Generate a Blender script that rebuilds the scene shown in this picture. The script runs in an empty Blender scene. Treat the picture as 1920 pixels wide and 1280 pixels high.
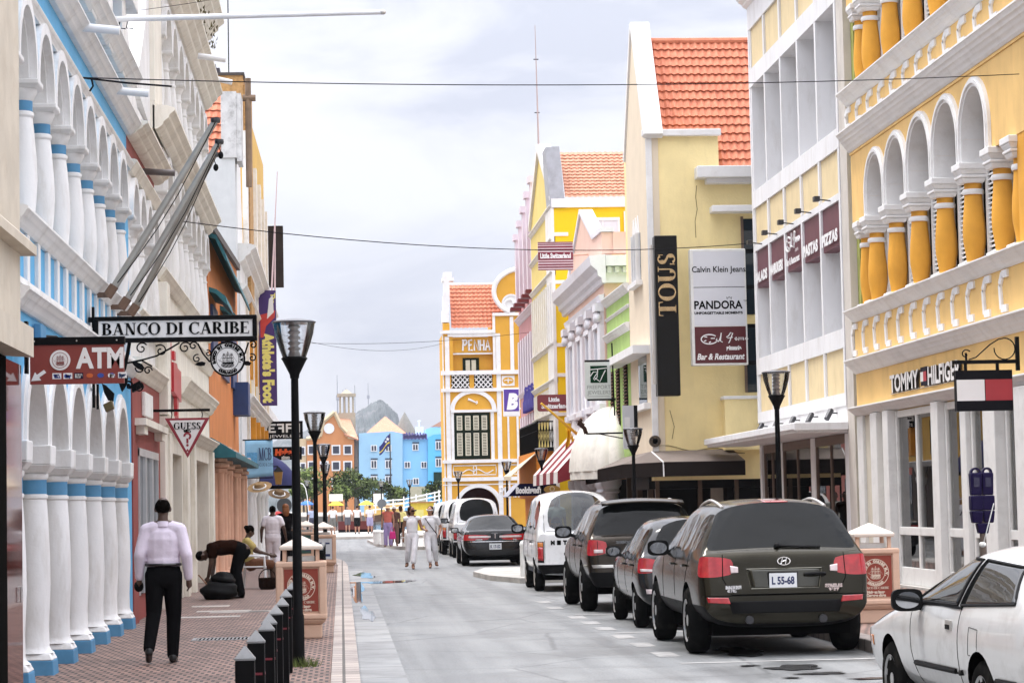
import bpy, bmesh, math, random
from mathutils import Vector, Matrix
random.seed(7)
sc = bpy.context.scene
COL = sc.collection
PI = math.pi
R = math.radians
# ------------------------------------------------------------------ camera
FPX = 4500.0
CAMH = 1.68
_yc = Vector(((640-960)/FPX, -(953-640)/FPX, 1.0)).normalized()      # street direction in camera axes (right, up, forward)
_zc = Vector((-math.sin(R(.9)), math.cos(R(.9)), 0.0))
_zc = (_zc - _yc*_yc.dot(_zc)).normalized()
_xc = _zc.cross(_yc)
if _xc.x < 0: _xc = -_xc
cam_d = bpy.data.cameras.new('camera')
cam = bpy.data.objects.new('camera', cam_d)
COL.objects.link(cam)
cam_d.sensor_width = 36.0
cam_d.lens = FPX/1920*36.0
cam_d.clip_start = 0.5
cam_d.clip_end = 6000
cam_d.dof.use_dof = True
cam_d.dof.focus_distance = 32.0
cam_d.dof.aperture_fstop = 36.0
_m = Matrix(((_xc.x, _xc.y, -_xc.z), (_yc.x, _yc.y, -_yc.z), (_zc.x, _zc.y, -_zc.z)))
cam.matrix_world = Matrix.Translation((0, 0, CAMH)) @ _m.to_4x4()
sc.camera = cam
def ray(px, py):
 d = Vector(((px-960)/FPX, -(py-640)/FPX, 1.0))
 return Vector((_xc.dot(d), _yc.dot(d), _zc.dot(d)))
def onX(px, py, X):
 d = ray(px, py); t = X/d.x
 return d.y*t, CAMH+d.z*t                     # (Y, Z)
def onY(px, py, Y):
 d = ray(px, py); t = Y/d.y
 return d.x*t, CAMH+d.z*t                     # (X, Z)
def onG(px, py, z=0.0):
 d = ray(px, py); t = (z-CAMH)/d.z
 return d.x*t, d.y*t                          # (X, Y)
# ------------------------------------------------------------------ light
SUN_EL, SUN_AZ = R(68), R(-50)                    # azimuth from +Y towards +X (negative: from the left)
w = bpy.data.worlds.new('World'); sc.world = w; w.use_nodes = True
nt = w.node_tree; N = nt.nodes; L = nt.links
for n in list(N): N.remove(n)
def nn(t, **k):
 n = N.new(t)
 for a, v in k.items(): setattr(n, a, v)
 return n
wo = nn('ShaderNodeOutputWorld')
sky = nn('ShaderNodeTexSky', sky_type='NISHITA', sun_disc=False)
sky.sun_elevation = SUN_EL; sky.sun_rotation = SUN_AZ
sky.air_density = 1.0; sky.dust_density = 3.0
b1 = nn('ShaderNodeBackground'); b1.inputs[1].default_value = 0.08
L.new(sky.outputs[0], b1.inputs[0])
tc = nn('ShaderNodeTexCoord'); mp = nn('ShaderNodeMapping')
mp.inputs['Scale'].default_value = (1.0, 1.0, 2.6)
mp.inputs['Rotation'].default_value = (0, R(12), R(40))
L.new(tc.outputs['Generated'], mp.inputs[0])
n1 = nn('ShaderNodeTexNoise'); n1.inputs['Scale'].default_value = 7.0; n1.inputs['Detail'].default_value = 7; n1.inputs['Roughness'].default_value = .55
n1.inputs['Distortion'].default_value = .5
L.new(mp.outputs[0], n1.inputs['Vector'])
cr = nn('ShaderNodeValToRGB'); e = cr.color_ramp.elements
e[0].position = .36; e[0].color = (.56, .58, .67, 1)
e[1].position = .60; e[1].color = (.83, .83, .875, 1)
e2 = e.new(.48); e2.color = (.735, .74, .80, 1)
L.new(n1.outputs[0], cr.inputs[0])
b2 = nn('ShaderNodeBackground'); b2.inputs[1].default_value = 0.66
L.new(cr.outputs[0], b2.inputs[0])
sx = nn('ShaderNodeSeparateXYZ'); L.new(tc.outputs['Generated'], sx.inputs[0])
ma = nn('ShaderNodeMath', operation='MULTIPLY_ADD', use_clamp=False); ma.inputs[1].default_value = 3.6; ma.inputs[2].default_value = .60
mm = nn('ShaderNodeMath', operation='MAXIMUM'); mm.inputs[1].default_value = 0.0
L.new(sx.outputs['Z'], mm.inputs[0]); pw = nn('ShaderNodeMath', operation='POWER'); pw.inputs[1].default_value = 1.9; L.new(mm.outputs[0], pw.inputs[0]); L.new(pw.outputs[0], ma.inputs[0]); L.new(ma.outputs[0], b2.inputs[1])   # overcast sky: brighter overhead
mx = nn('ShaderNodeMixShader'); mx.inputs[0].default_value = .92
L.new(b1.outputs[0], mx.inputs[1]); L.new(b2.outputs[0], mx.inputs[2]); L.new(mx.outputs[0], wo.inputs[0])
sd = bpy.data.lights.new('sun', 'SUN'); sd.energy = 1.5; sd.angle = R(14); sd.color = (1, .955, .88)
so = bpy.data.objects.new('sun', sd); COL.objects.link(so); so.location = (0, 0, 60)
_sv = Vector((math.sin(SUN_AZ)*math.cos(SUN_EL), math.cos(SUN_AZ)*math.cos(SUN_EL), math.sin(SUN_EL)))
so.rotation_euler = _sv.to_track_quat('Z', 'Y').to_euler()
sc.view_settings.view_transform = 'Standard'
sc.view_settings.look = 'None'
sc.view_settings.exposure = 0.8
sc.view_settings.gamma = 1.0
# ------------------------------------------------------------------ materials
def lin(c):
 if isinstance(c, str):
  v = [int(c[i:i+2], 16)/255 for i in (0, 2, 4)]
  return tuple(x/12.92 if x <= .04045 else ((x+.055)/1.055)**2.4 for x in v)
 return tuple(c)
_mc = {}
def mat(name, col, rough=.75, metal=0, var=.10, scale=3.0, bump=0.0, bscale=40, dirt=0.0, dirtcol=(.10, .085, .065),
  coat=0, spec=.5, streak=0.0, alpha=1.0):
 """principled paint with broad tone changes, optional grime (shape of its own) and bump"""
 if name in _mc: return _mc[name]
 m = bpy.data.materials.new(name); m.use_nodes = True
 t = m.node_tree; n = t.nodes; l = t.links
 p = n['Principled BSDF']
 c = lin(col)
 if max(c) < .07 and rough > .3 and not coat and metal < .3: c = tuple(x*.6 for x in c); spec = 0 if rough > .59 else min(spec, .08)
 elif rough >= .6: spec = min(spec, .3)
 p.inputs['Roughness'].default_value = rough; p.inputs['Metallic'].default_value = metal
 p.inputs['Specular IOR Level'].default_value = spec
 if coat: p.inputs['Coat Weight'].default_value = coat; p.inputs['Coat Roughness'].default_value = .03
 tcn = n.new('ShaderNodeTexCoord')
 src = None
 if var > 0:
  a = n.new('ShaderNodeTexNoise'); a.inputs['Scale'].default_value = scale; a.inputs['Detail'].default_value = 5
  l.new(tcn.outputs['Object'], a.inputs['Vector'])
  r = n.new('ShaderNodeValToRGB')
  r.color_ramp.elements[0].position = .3; r.color_ramp.elements[1].position = .7
  r.color_ramp.elements[0].color = tuple(x*(1-var) for x in c)+(1,)
  r.color_ramp.elements[1].color = tuple(min(1, x*(1+var*.6)) for x in c)+(1,)
  l.new(a.outputs[0], r.inputs[0]); src = r.outputs[0]
 if dirt > 0:
  mpn = n.new('ShaderNodeMapping'); mpn.inputs['Scale'].default_value = (2.2, 2.2, .55 if streak else 2.2)
  l.new(tcn.outputs['Object'], mpn.inputs[0])
  a = n.new('ShaderNodeTexNoise'); a.inputs['Scale'].default_value = 1.7; a.inputs['Detail'].default_value = 9; a.inputs['Roughness'].default_value = .68
  l.new(mpn.outputs[0], a.inputs['Vector'])
  r = n.new('ShaderNodeValToRGB'); r.color_ramp.elements[0].position = .5; r.color_ramp.elements[1].position = .78
  r.color_ramp.elements[0].color = (0, 0, 0, 1); r.color_ramp.elements[1].color = (dirt, dirt, dirt, 1)
  l.new(a.outputs[0], r.inputs[0])
  mixn = n.new('ShaderNodeMix'); mixn.data_type = 'RGBA'
  l.new(r.outputs[0], mixn.inputs['Factor'])
  if src: l.new(src, mixn.inputs['A'])
  else: mixn.inputs['A'].default_value = c+(1,)
  mixn.inputs['B'].default_value = tuple(dirtcol)+(1,)
  src = mixn.outputs['Result']
 if src: l.new(src, p.inputs['Base Color'])
 else: p.inputs['Base Color'].default_value = c+(1,)
 if bump > 0:
  a = n.new('ShaderNodeTexNoise'); a.inputs['Scale'].default_value = bscale; a.inputs['Detail'].default_value = 4
  l.new(tcn.outputs['Object'], a.inputs['Vector'])
  bn = n.new('ShaderNodeBump'); bn.inputs['Strength'].default_value = bump; bn.inputs['Distance'].default_value = .02
  l.new(a.outputs[0], bn.inputs['Height']); l.new(bn.outputs[0], p.inputs['Normal'])
 _mc[name] = m
 return m
def glass(name, tint=(.9, .95, .95), rough=.0, alpha=.25):
 """thin pane: mostly see-through with a mirror film"""
 if name in _mc: return _mc[name]
 m = bpy.data.materials.new(name); m.use_nodes = True
 t = m.node_tree; n = t.nodes; l = t.links
 for x in list(n): n.remove(x)
 o = n.new('ShaderNodeOutputMaterial'); g = n.new('ShaderNodeBsdfGlossy'); g.inputs['Roughness'].default_value = rough
 tr = n.new('ShaderNodeBsdfTransparent'); tr.inputs[0].default_value = tuple(tint)+(1,)
 f = n.new('ShaderNodeFresnel'); f.inputs[0].default_value = 1.5
 ad = n.new('ShaderNodeMath'); ad.operation = 'MULTIPLY_ADD'; ad.inputs[1].default_value = 1.0; ad.inputs[2].default_value = alpha*.4
 ad.use_clamp = True
 l.new(f.outputs[0], ad.inputs[0])
 mxn = n.new('ShaderNodeMixShader')
 l.new(ad.outputs[0], mxn.inputs[0]); l.new(tr.outputs[0], mxn.inputs[1]); l.new(g.outputs[0], mxn.inputs[2]); l.new(mxn.outputs[0], o.inputs[0])
 _mc[name] = m
 return m
# ------------------------------------------------------------------ mesh builder
def frame(o, u, v, w=None):
 u = Vector(u).normalized(); v = Vector(v).normalized()
 w = Vector(w).normalized() if w is not None else u.cross(v)
 return Matrix(((u.x, v.x, w.x, o[0]), (u.y, v.y, w.y, o[1]), (u.z, v.z, w.z, o[2]), (0, 0, 0, 1)))
ORG = {}
class MB:
 def __init__(s, M=None):
  s.v = []; s.f = []; s.mi = []; s.M = M or Matrix(); s.k = 0; s.ad = []; s.gp = []
 def at(s, M): s.M = M; return s
 def add(s, vs, fs):
  b = len(s.v); s.ad.append((b, len(s.f)))
  s.v += [s.M @ Vector(p) for p in vs]
  s.f += [tuple(b+i for i in f) for f in fs]
  s.mi += [s.k]*len(fs)
  return s
 def mi_(s, k): s.k = k; return s
 def cut(s): s.gp.append((len(s.v), len(s.f))); return s
 def each(s, name, mats, parent=None, **kw):
  """one object per shape added (or per group when cut() marks them)"""
  cs = list(s.gp or s.ad)
  if cs[0] != (0, 0): cs = [(0, 0)]+cs
  if cs[-1] != (len(s.v), len(s.f)): cs.append((len(s.v), len(s.f)))
  out = []
  for (a, c), (b, d) in zip(cs, cs[1:]):
   q = MB(); q.v = s.v[a:b]; q.f = [tuple(i-a for i in f) for f in s.f[c:d]]; q.mi = s.mi[c:d]
   out.append(q.build(name, mats, parent, **kw))
  return out
 def box(s, x0, x1, y0, y1, z0, z1):
  return s.add([(x0,y0,z0),(x1,y0,z0),(x1,y1,z0),(x0,y1,z0),(x0,y0,z1),(x1,y0,z1),(x1,y1,z1),(x0,y1,z1)],
      [(0,3,2,1),(4,5,6,7),(0,1,5,4),(1,2,6,5),(2,3,7,6),(3,0,4,7)])
 def frus(s, cx, cy, z0, z1, a0, b0, a1, b1):
  return s.add([(cx-a0,cy-b0,z0),(cx+a0,cy-b0,z0),(cx+a0,cy+b0,z0),(cx-a0,cy+b0,z0),
       (cx-a1,cy-b1,z1),(cx+a1,cy-b1,z1),(cx+a1,cy+b1,z1),(cx-a1,cy+b1,z1)],
      [(0,3,2,1),(4,5,6,7),(0,1,5,4),(1,2,6,5),(2,3,7,6),(3,0,4,7)])
 def ext(s, poly, w0, w1):
  """polygon in the local xy plane extruded along local z"""
  n = len(poly)
  vs = [(p[0], p[1], w0) for p in poly]+[(p[0], p[1], w1) for p in poly]
  fs = [tuple(range(n-1, -1, -1)), tuple(range(n, 2*n))]+[(i, (i+1) % n, n+(i+1) % n, n+i) for i in range(n)]
  return s.add(vs, fs)
 def prof(s, poly, u0, u1):
  """profile (w=out, v=up) swept along local x : mouldings"""
  n = len(poly)
  vs = [(u0, p[1], p[0]) for p in poly]+[(u1, p[1], p[0]) for p in poly]
  fs = [tuple(range(n)), tuple(range(2*n-1, n-1, -1))]+[(i, (i+1) % n, n+(i+1) % n, n+i) for i in range(n)]
  return s.add(vs, fs)
 def ring(s, cx, cy, r0, r1, w0, w1, a0=0, a1=PI, n=20, sy=1.0):
  """arch band in the local xy plane"""
  vs = []; fs = []
  for i in range(n+1):
   a = a0+(a1-a0)*i/n; c, q = math.cos(a), math.sin(a)*sy
   vs += [(cx+c*r0, cy+q*r0, w0), (cx+c*r1, cy+q*r1, w0), (cx+c*r1, cy+q*r1, w1), (cx+c*r0, cy+q*r0, w1)]
  for i in range(n):
   for j in range(4):
    fs.append((4*i+j, 4*i+(j+1) % 4, 4*i+4+(j+1) % 4, 4*i+4+j))
  if abs(a1-a0) < 2*PI-.01: fs += [(3, 2, 1, 0), (4*n, 4*n+1, 4*n+2, 4*n+3)]
  return s.add(vs, fs)
 def disc(s, cx, cy, r, w0, w1, n=28, sy=1.0):
  return s.ext([(cx+math.cos(2*PI*i/n)*r, cy+math.sin(2*PI*i/n)*r*sy) for i in range(n)], w0, w1)
 def lathe(s, prof, c=(0, 0, 0), n=18, flute=0):
  vs = []; fs = []
  for r, z in prof:
   for i in range(n):
    a = 2*PI*i/n; rr = r*(1-(flute if i % 2 else 0))
    vs.append((c[0]+rr*math.cos(a), c[1]+rr*math.sin(a), c[2]+z))
  m = len(prof)
  for j in range(m-1):
   for i in range(n):
    fs.append((j*n+i, j*n+(i+1) % n, (j+1)*n+(i+1) % n, (j+1)*n+i))
  fs.append(tuple(range(n-1, -1, -1))); fs.append(tuple((m-1)*n+i for i in range(n)))
  return s.add(vs, fs)
 def tube(s, pts, r, n=8, r1=None, cap=True):
  pts = [Vector(p) for p in pts]; m = len(pts)
  vs = []; fs = []; up = None
  for j, p in enumerate(pts):
   d = (pts[min(j+1, m-1)]-pts[max(j-1, 0)]).normalized()
   if up is None:
    up = Vector((0, 0, 1)) if abs(d.z) < .9 else Vector((1, 0, 0))
   a = d.cross(up).normalized(); up = a.cross(d).normalized()
   rr = r if r1 is None else r+(r1-r)*j/(m-1)
   if callable(r): rr = r(j/(m-1))
   for i in range(n):
    t = 2*PI*i/n
    q = p+a*(math.cos(t)*rr)+up*(math.sin(t)*rr); vs.append(tuple(q))
  for j in range(m-1):
   for i in range(n):
    fs.append((j*n+i, j*n+(i+1) % n, (j+1)*n+(i+1) % n, (j+1)*n+i))
  if cap: fs.append(tuple(range(n-1, -1, -1))); fs.append(tuple((m-1)*n+i for i in range(n)))
  return s.add(vs, fs)
 def ball(s, c, rx, ry=None, rz=None, n=14, m=9):
  ry = rx if ry is None else ry; rz = rx if rz is None else rz
  vs = [(c[0], c[1], c[2]+rz)]; fs = []
  for j in range(1, m):
   t = PI*j/m
   for i in range(n):
    a = 2*PI*i/n; vs.append((c[0]+rx*math.sin(t)*math.cos(a), c[1]+ry*math.sin(t)*math.sin(a), c[2]+rz*math.cos(t)))
  vs.append((c[0], c[1], c[2]-rz)); e_ = len(vs)-1
  for i in range(n): fs.append((0, 1+i, 1+(i+1) % n)); fs.append((e_, 1+(m-2)*n+(i+1) % n, 1+(m-2)*n+i))
  for j in range(m-2):
   for i in range(n): fs.append((1+j*n+i, 1+(j+1)*n+i, 1+(j+1)*n+(i+1) % n, 1+j*n+(i+1) % n))
  return s.add(vs, fs)
 def grid(s, fn, nu, nv):
  vs = [fn(i/nu, j/nv) for j in range(nv+1) for i in range(nu+1)]
  fs = [(j*(nu+1)+i, j*(nu+1)+i+1, (j+1)*(nu+1)+i+1, (j+1)*(nu+1)+i) for j in range(nv) for i in range(nu)]
  return s.add(vs, fs)
 def build(s, name, mats, parent=None, smooth=None, bevel=0, fix=True, solid=0, sub=0):
  me = bpy.data.meshes.new(name)
  o_ = ORG.get(parent.name, Vector()) if parent else Vector()
  me.from_pydata([tuple(p-o_) for p in s.v], [], s.f)
  if not isinstance(mats, (list, tuple)): mats = [mats]
  for m_ in mats: me.materials.append(m_)
  if len(mats) > 1: me.polygons.foreach_set('material_index', s.mi)
  if fix:
   bm = bmesh.new(); bm.from_mesh(me); bmesh.ops.recalc_face_normals(bm, faces=bm.faces); bm.to_mesh(me); bm.free()
  ob = bpy.data.objects.new(name, me); COL.objects.link(ob)
  if parent: ob.parent = parent; ORG[ob.name] = o_
  if solid:
   q = ob.modifiers.new('solid', 'SOLIDIFY'); q.thickness = solid; q.offset = 0
  if bevel:
   q = ob.modifiers.new('bevel', 'BEVEL'); q.width = bevel; q.segments = 2; q.limit_method = 'ANGLE'; q.angle_limit = R(40)
  if sub:
   q = ob.modifiers.new('sub', 'SUBSURF'); q.levels = sub; q.render_levels = sub
  if smooth is not None:
   me.polygons.foreach_set('use_smooth', [True]*len(me.polygons))
   try:
    me.set_sharp_from_angle(angle=R(smooth))
   except Exception: pass
  return ob
def tag(o, label=None, cat=None, group=None, kind=None):
 if label: o['label'] = label
 if cat: o['category'] = cat
 if group: o['group'] = group
 if kind: o['kind'] = kind
 return o
def thing(name, label, cat, loc=(0, 0, 0), group=None, rz=0):
 o = bpy.data.objects.new(name, None); COL.objects.link(o); o.location = loc; o.rotation_euler[2] = rz
 o.empty_display_size = .2
 ORG[o.name] = Vector(loc)
 return tag(o, label, cat, group)
def dup(root, loc, rz=0, label=None, group=None):
 def cp(o, par):
  c = o.copy(); COL.objects.link(c)
  if par: c.parent = par
  for ch in o.children: cp(ch, c)
  return c
 r = cp(root, None); r.location = loc; r.rotation_euler[2] = rz
 if label: r['label'] = label
 if group: r['group'] = group
 return r
# ------------------------------------------------------------------ lettering
_tc = {}
def glyphs(s, size=1.0, bold=0.0, sx=1.0, shear=0.0, align='CENTER', space=1.0, depth=0.0):
 k = (s, size, bold, sx, shear, align, space)
 if k not in _tc:
  cu = bpy.data.curves.new('t', 'FONT'); cu.body = s; cu.size = size; cu.offset = bold; cu.shear = shear
  cu.align_x = align; cu.space_character = space; cu.fill_mode = 'FRONT'; cu.resolution_u = 3
  ob = bpy.data.objects.new('t', cu); COL.objects.link(ob)
  dg = bpy.context.evaluated_depsgraph_get(); ev = ob.evaluated_get(dg); me = bpy.data.meshes.new_from_object(ev)
  vs = [(v.co.x*sx, v.co.y, 0) for v in me.vertices]; fs = [tuple(p.vertices) for p in me.polygons]
  bpy.data.objects.remove(ob); bpy.data.curves.remove(cu); bpy.data.meshes.remove(me)
  _tc[k] = (vs, fs)
 return _tc[k]
def write(mb, s, x, y, w, size=1.0, width=None, **kw):
 """lettering lying on the local xy plane, baseline y, centred on x, at height w"""
 vs, fs = glyphs(s, size, **kw)
 if width:
  x0 = min(v[0] for v in vs); x1 = max(v[0] for v in vs); k = width/(x1-x0); mid = (x0+x1)/2
  vs = [((v[0]-mid)*k, v[1], v[2]) for v in vs]
 mb.add([(v[0]+x, v[1]+y, w) for v in vs], fs)
 return mb
# a bracketed roman face drawn from strokes: thick and thin stems with slab serifs
def _arc(cx, cy, rx, ry, a0, a1, tk, tn, n=14):
 o = []; i_ = []
 for j in range(n+1):
  a = R(a0+(a1-a0)*j/n); c, q = math.cos(a), math.sin(a)
  t = tn+(tk-tn)*abs(c)**1.3
  o.append((cx+rx*c, cy+ry*q)); i_.append((cx+(rx-t)*c, cy+(ry-min(t, tn*1.4))*q))
 return ('q', (o, i_))
def _ln(x0, y0, x1, y1, wd): return ('p', [(x0-wd/2, y0), (x0+wd/2, y0), (x1+wd/2, y1), (x1-wd/2, y1)])
def _sf(x, y, wd, up): h = .045; return ('p', [(x-wd/2, y), (x+wd/2, y), (x+wd/2, y+h*up), (x-wd/2, y+h*up)])
_K, _T = .185, .06
_ROM = {
 'I': (.34, [_ln(.17, 0, .17, 1, _K), _sf(.17, 0, .3, 1), _sf(.17, 1, .3, -1)]),
 'B': (.66, [_ln(.17, 0, .17, 1, _K), _sf(.12, 0, .2, 1), _sf(.12, 1, .2, -1), _arc(.3, .75, .27, .25, -90, 90, _K, _T), _arc(.3, .265, .33, .265, -90, 90, _K, _T), ('p', [(.17, .945), (.31, .945), (.31, 1), (.17, 1)]), ('p', [(.17, .5), (.31, .5), (.31, .55), (.17, .55)]), ('p', [(.17, 0), (.31, 0), (.31, .055), (.17, .055)])]),
 'D': (.76, [_ln(.17, 0, .17, 1, _K), _sf(.12, 0, .2, 1), _sf(.12, 1, .2, -1), _arc(.28, .5, .45, .5, -90, 90, _K, _T), ('p', [(.17, .945), (.29, .945), (.29, 1), (.17, 1)]), ('p', [(.17, 0), (.29, 0), (.29, .055), (.17, .055)])]),
 'P': (.62, [_ln(.17, 0, .17, 1, _K), _sf(.17, 0, .3, 1), _sf(.12, 1, .2, -1), _arc(.3, .73, .29, .27, -90, 90, _K, _T), ('p', [(.17, .945), (.31, .945), (.31, 1), (.17, 1)]), ('p', [(.17, .46), (.31, .46), (.31, .515), (.17, .515)])]),
 'R': (.74, [_ln(.17, 0, .17, 1, _K), _sf(.17, 0, .3, 1), _sf(.12, 1, .2, -1), _arc(.3, .74, .29, .26, -90, 90, _K, _T), ('p', [(.17, .945), (.31, .945), (.31, 1), (.17, 1)]), ('p', [(.17, .48), (.31, .48), (.31, .535), (.17, .535)]), _ln(.6, 0, .36, .5, _K), _sf(.66, 0, .18, 1)]),
 'E': (.62, [_ln(.17, 0, .17, 1, _K), _sf(.12, 0, .2, 1), _sf(.12, 1, .2, -1), ('p', [(.17, .945), (.55, .945), (.55, 1), (.17, 1)]), ('p', [(.17, 0), (.58, 0), (.58, .055), (.17, .055)]), ('p', [(.17, .49), (.42, .49), (.42, .545), (.17, .545)]), ('p', [(.53, 0), (.58, 0), (.6, .25), (.57, .25)]), ('p', [(.5, 1), (.55, 1), (.56, .76), (.53, .76)]), ('p', [(.4, .4), (.43, .4), (.43, .63), (.4, .63)])]),
 'A': (.76, [_ln(.13, 0, .37, 1, _T), _ln(.62, 0, .38, 1, _K), _sf(.13, 0, .24, 1), _sf(.62, 0, .28, 1), ('p', [(.22, .3), (.53, .3), (.53, .355), (.22, .355)])]),
 'N': (.78, [_ln(.16, 0, .16, 1, _T), _ln(.62, 0, .62, 1, _T), _ln(.58, 0, .18, 1, _K), _sf(.16, 0, .24, 1), _sf(.12, 1, .22, -1), _sf(.62, 1, .24, -1)]),
 'O': (.8, [_arc(.4, .5, .38, .515, 0, 360, _K, _T, 30)]),
 'C': (.7, [_arc(.4, .5, .38, .515, 48, 312, _K, _T, 24), ('p', [(.61, .68), (.66, .66), (.66, .98), (.62, .98)]), ('p', [(.6, .2), (.66, .2), (.68, .08), (.62, .1)])]),
 'G': (.78, [_arc(.4, .5, .38, .515, 48, 315, _K, _T, 24), ('p', [(.61, .68), (.66, .66), (.66, .98), (.62, .98)]), _ln(.63, .05, .63, .42, _K*.9), _sf(.63, .45, .28, -1)]),
 'U': (.76, [_ln(.18, .3, .18, 1, _K), _ln(.6, .3, .6, 1, _T), _arc(.365, .31, .26, .325, 180, 360, _K, _T), _sf(.18, 1, .3, -1), _sf(.6, 1, .22, -1)]),
 'S': (.56, [_arc(.28, .74, .22, .27, 30, 255, _K, _T), _arc(.28, .26, .24, .27, -150, 75, _K, _T), _ln(.4, .4, .16, .6, _K), ('p', [(.44, .7), (.48, .7), (.48, .97), (.45, .97)]), ('p', [(.04, .03), (.07, .03), (.09, .3), (.04, .3)])]),
 'M': (.94, [_ln(.16, 0, .16, 1, _T), _ln(.77, 0, .77, 1, _K), _ln(.46, 0, .18, 1, _K), _ln(.46, 0, .74, 1, _T), _sf(.16, 0, .22, 1), _sf(.77, 0, .28, 1), _sf(.13, 1, .2, -1), _sf(.8, 1, .2, -1)]),
 'T': (.66, [_ln(.33, 0, .33, 1, _K), _sf(.33, 0, .32, 1), ('p', [(.03, .945), (.63, .945), (.63, 1), (.03, 1)]), ('p', [(.03, 1), (.08, 1), (.05, .75), (.02, .75)]), ('p', [(.58, 1), (.63, 1), (.64, .75), (.61, .75)])]),
 ' ': (.32, []),
}
def roman(mb, s, x0, x1, y0, h, w, t=.004):
 tot = sum(_ROM[c][0] for c in s); k = (x1-x0)/tot; x = x0; q = 0
 for c in s:
  wd, st = _ROM[c]
  for kd, poly in st:
   if kd == 'q':
    for j in range(len(poly[0])-1):
     pl = [poly[0][j], poly[0][j+1], poly[1][j+1], poly[1][j]]
     mb.ext([(x+p[0]*k, y0+p[1]*h) for p in pl], w, w+t+.003)
    continue
   mb.ext([(x+p[0]*k, y0+p[1]*h) for p in poly], w, w+t+q*.0006); q = (q+1) % 4
  x += wd*k
 return mb
# ================================================================== ground, road, pavements
def tree_mat(name, build):
 m = bpy.data.materials.new(name); m.use_nodes = True; t = m.node_tree
 build(t, t.nodes, t.links, t.nodes['Principled BSDF']); return m
def ramp(n, pts):
 r = n.new('ShaderNodeValToRGB'); e = r.color_ramp.elements
 while len(e) > 1: e.remove(e[0])
 e[0].position = pts[0][0]; e[0].color = tuple(pts[0][1])+(1,)
 for p, c in pts[1:]:
  q = e.new(p); q.color = tuple(c)+(1,)
 return r
def g3(v): return (v, v, v)
def _road(t, n, l, p):
 tcn = n.new('ShaderNodeTexCoord')
 mpn = n.new('ShaderNodeMapping'); mpn.inputs['Scale'].default_value = (1.6, .10, 1)
 l.new(tcn.outputs['Object'], mpn.inputs[0])
 a = n.new('ShaderNodeTexNoise'); a.inputs['Scale'].default_value = 1.3; a.inputs['Detail'].default_value = 7; a.inputs['Roughness'].default_value = .6
 l.new(mpn.outputs[0], a.inputs['Vector'])
 r1 = ramp(n, [(.30, (.135, .14, .142)), (.48, (.175, .18, .181)), (.70, (.215, .22, .22))]); l.new(a.outputs[0], r1.inputs[0])
 b = n.new('ShaderNodeTexNoise'); b.inputs['Scale'].default_value = 42; b.inputs['Detail'].default_value = 8; b.inputs['Roughness'].default_value = .75
 l.new(tcn.outputs['Object'], b.inputs['Vector'])
 r2 = ramp(n, [(.34, g3(.55)), (.66, g3(1.3))]); l.new(b.outputs[0], r2.inputs[0])
 mu = n.new('ShaderNodeMix'); mu.data_type = 'RGBA'; mu.blend_type = 'MULTIPLY'; mu.inputs['Factor'].default_value = 1
 l.new(r1.outputs[0], mu.inputs['A']); l.new(r2.outputs[0], mu.inputs['B'])
 # patches and stains
 c = n.new('ShaderNodeTexNoise'); c.inputs['Scale'].default_value = .55; c.inputs['Detail'].default_value = 8; c.inputs['Distortion'].default_value = 1
 l.new(tcn.outputs['Object'], c.inputs['Vector'])
 r3 = ramp(n, [(.36, g3(.72)), (.5, g3(1)), (.66, g3(1.06))]); l.new(c.outputs[0], r3.inputs[0])
 m2 = n.new('ShaderNodeMix'); m2.data_type = 'RGBA'; m2.blend_type = 'MULTIPLY'; m2.inputs['Factor'].default_value = 1
 l.new(mu.outputs['Result'], m2.inputs['A']); l.new(r3.outputs[0], m2.inputs['B'])
 vo = n.new('ShaderNodeTexVoronoi'); vo.feature = 'DISTANCE_TO_EDGE'; vo.inputs['Scale'].default_value = .42
 vm = n.new('ShaderNodeMix'); vm.data_type = 'VECTOR'; vm.inputs['Factor'].default_value = .10
 l.new(tcn.outputs['Object'], vm.inputs['A']); l.new(c.outputs['Color'], vm.inputs['B']); l.new(vm.outputs['Result'], vo.inputs['Vector'])
 rv = ramp(n, [(.0, g3(.45)), (.006, g3(.62)), (.012, g3(1))]); l.new(vo.outputs['Distance'], rv.inputs[0])
 m3 = n.new('ShaderNodeMix'); m3.data_type = 'RGBA'; m3.blend_type = 'MULTIPLY'; m3.inputs['Factor'].default_value = .8
 l.new(m2.outputs['Result'], m3.inputs['A']); l.new(rv.outputs[0], m3.inputs['B'])
 mt = n.new('ShaderNodeMapping'); mt.inputs['Scale'].default_value = (2.4, .03, 1); l.new(tcn.outputs['Object'], mt.inputs[0])
 tk = n.new('ShaderNodeTexNoise'); tk.inputs['Scale'].default_value = 1; tk.inputs['Detail'].default_value = 6; l.new(mt.outputs[0], tk.inputs['Vector'])
 rt = ramp(n, [(.38, g3(.74)), (.5, g3(1)), (.62, g3(1.06))]); l.new(tk.outputs[0], rt.inputs[0])
 m4 = n.new('ShaderNodeMix'); m4.data_type = 'RGBA'; m4.blend_type = 'MULTIPLY'; m4.inputs['Factor'].default_value = .8
 l.new(m3.outputs['Result'], m4.inputs['A']); l.new(rt.outputs[0], m4.inputs['B'])
 l.new(m4.outputs['Result'], p.inputs['Base Color'])
 rr = ramp(n, [(.36, g3(.42)), (.5, g3(.55)), (.68, g3(.64))]); l.new(c.outputs[0], rr.inputs[0])
 l.new(rr.outputs[0], p.inputs['Roughness'])
 bn = n.new('ShaderNodeBump'); bn.inputs['Strength'].default_value = .25; bn.inputs['Distance'].default_value = .006
 l.new(b.outputs[0], bn.inputs['Height']); l.new(bn.outputs[0], p.inputs['Normal'])
M_road = tree_mat('asphalt', _road)
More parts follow.
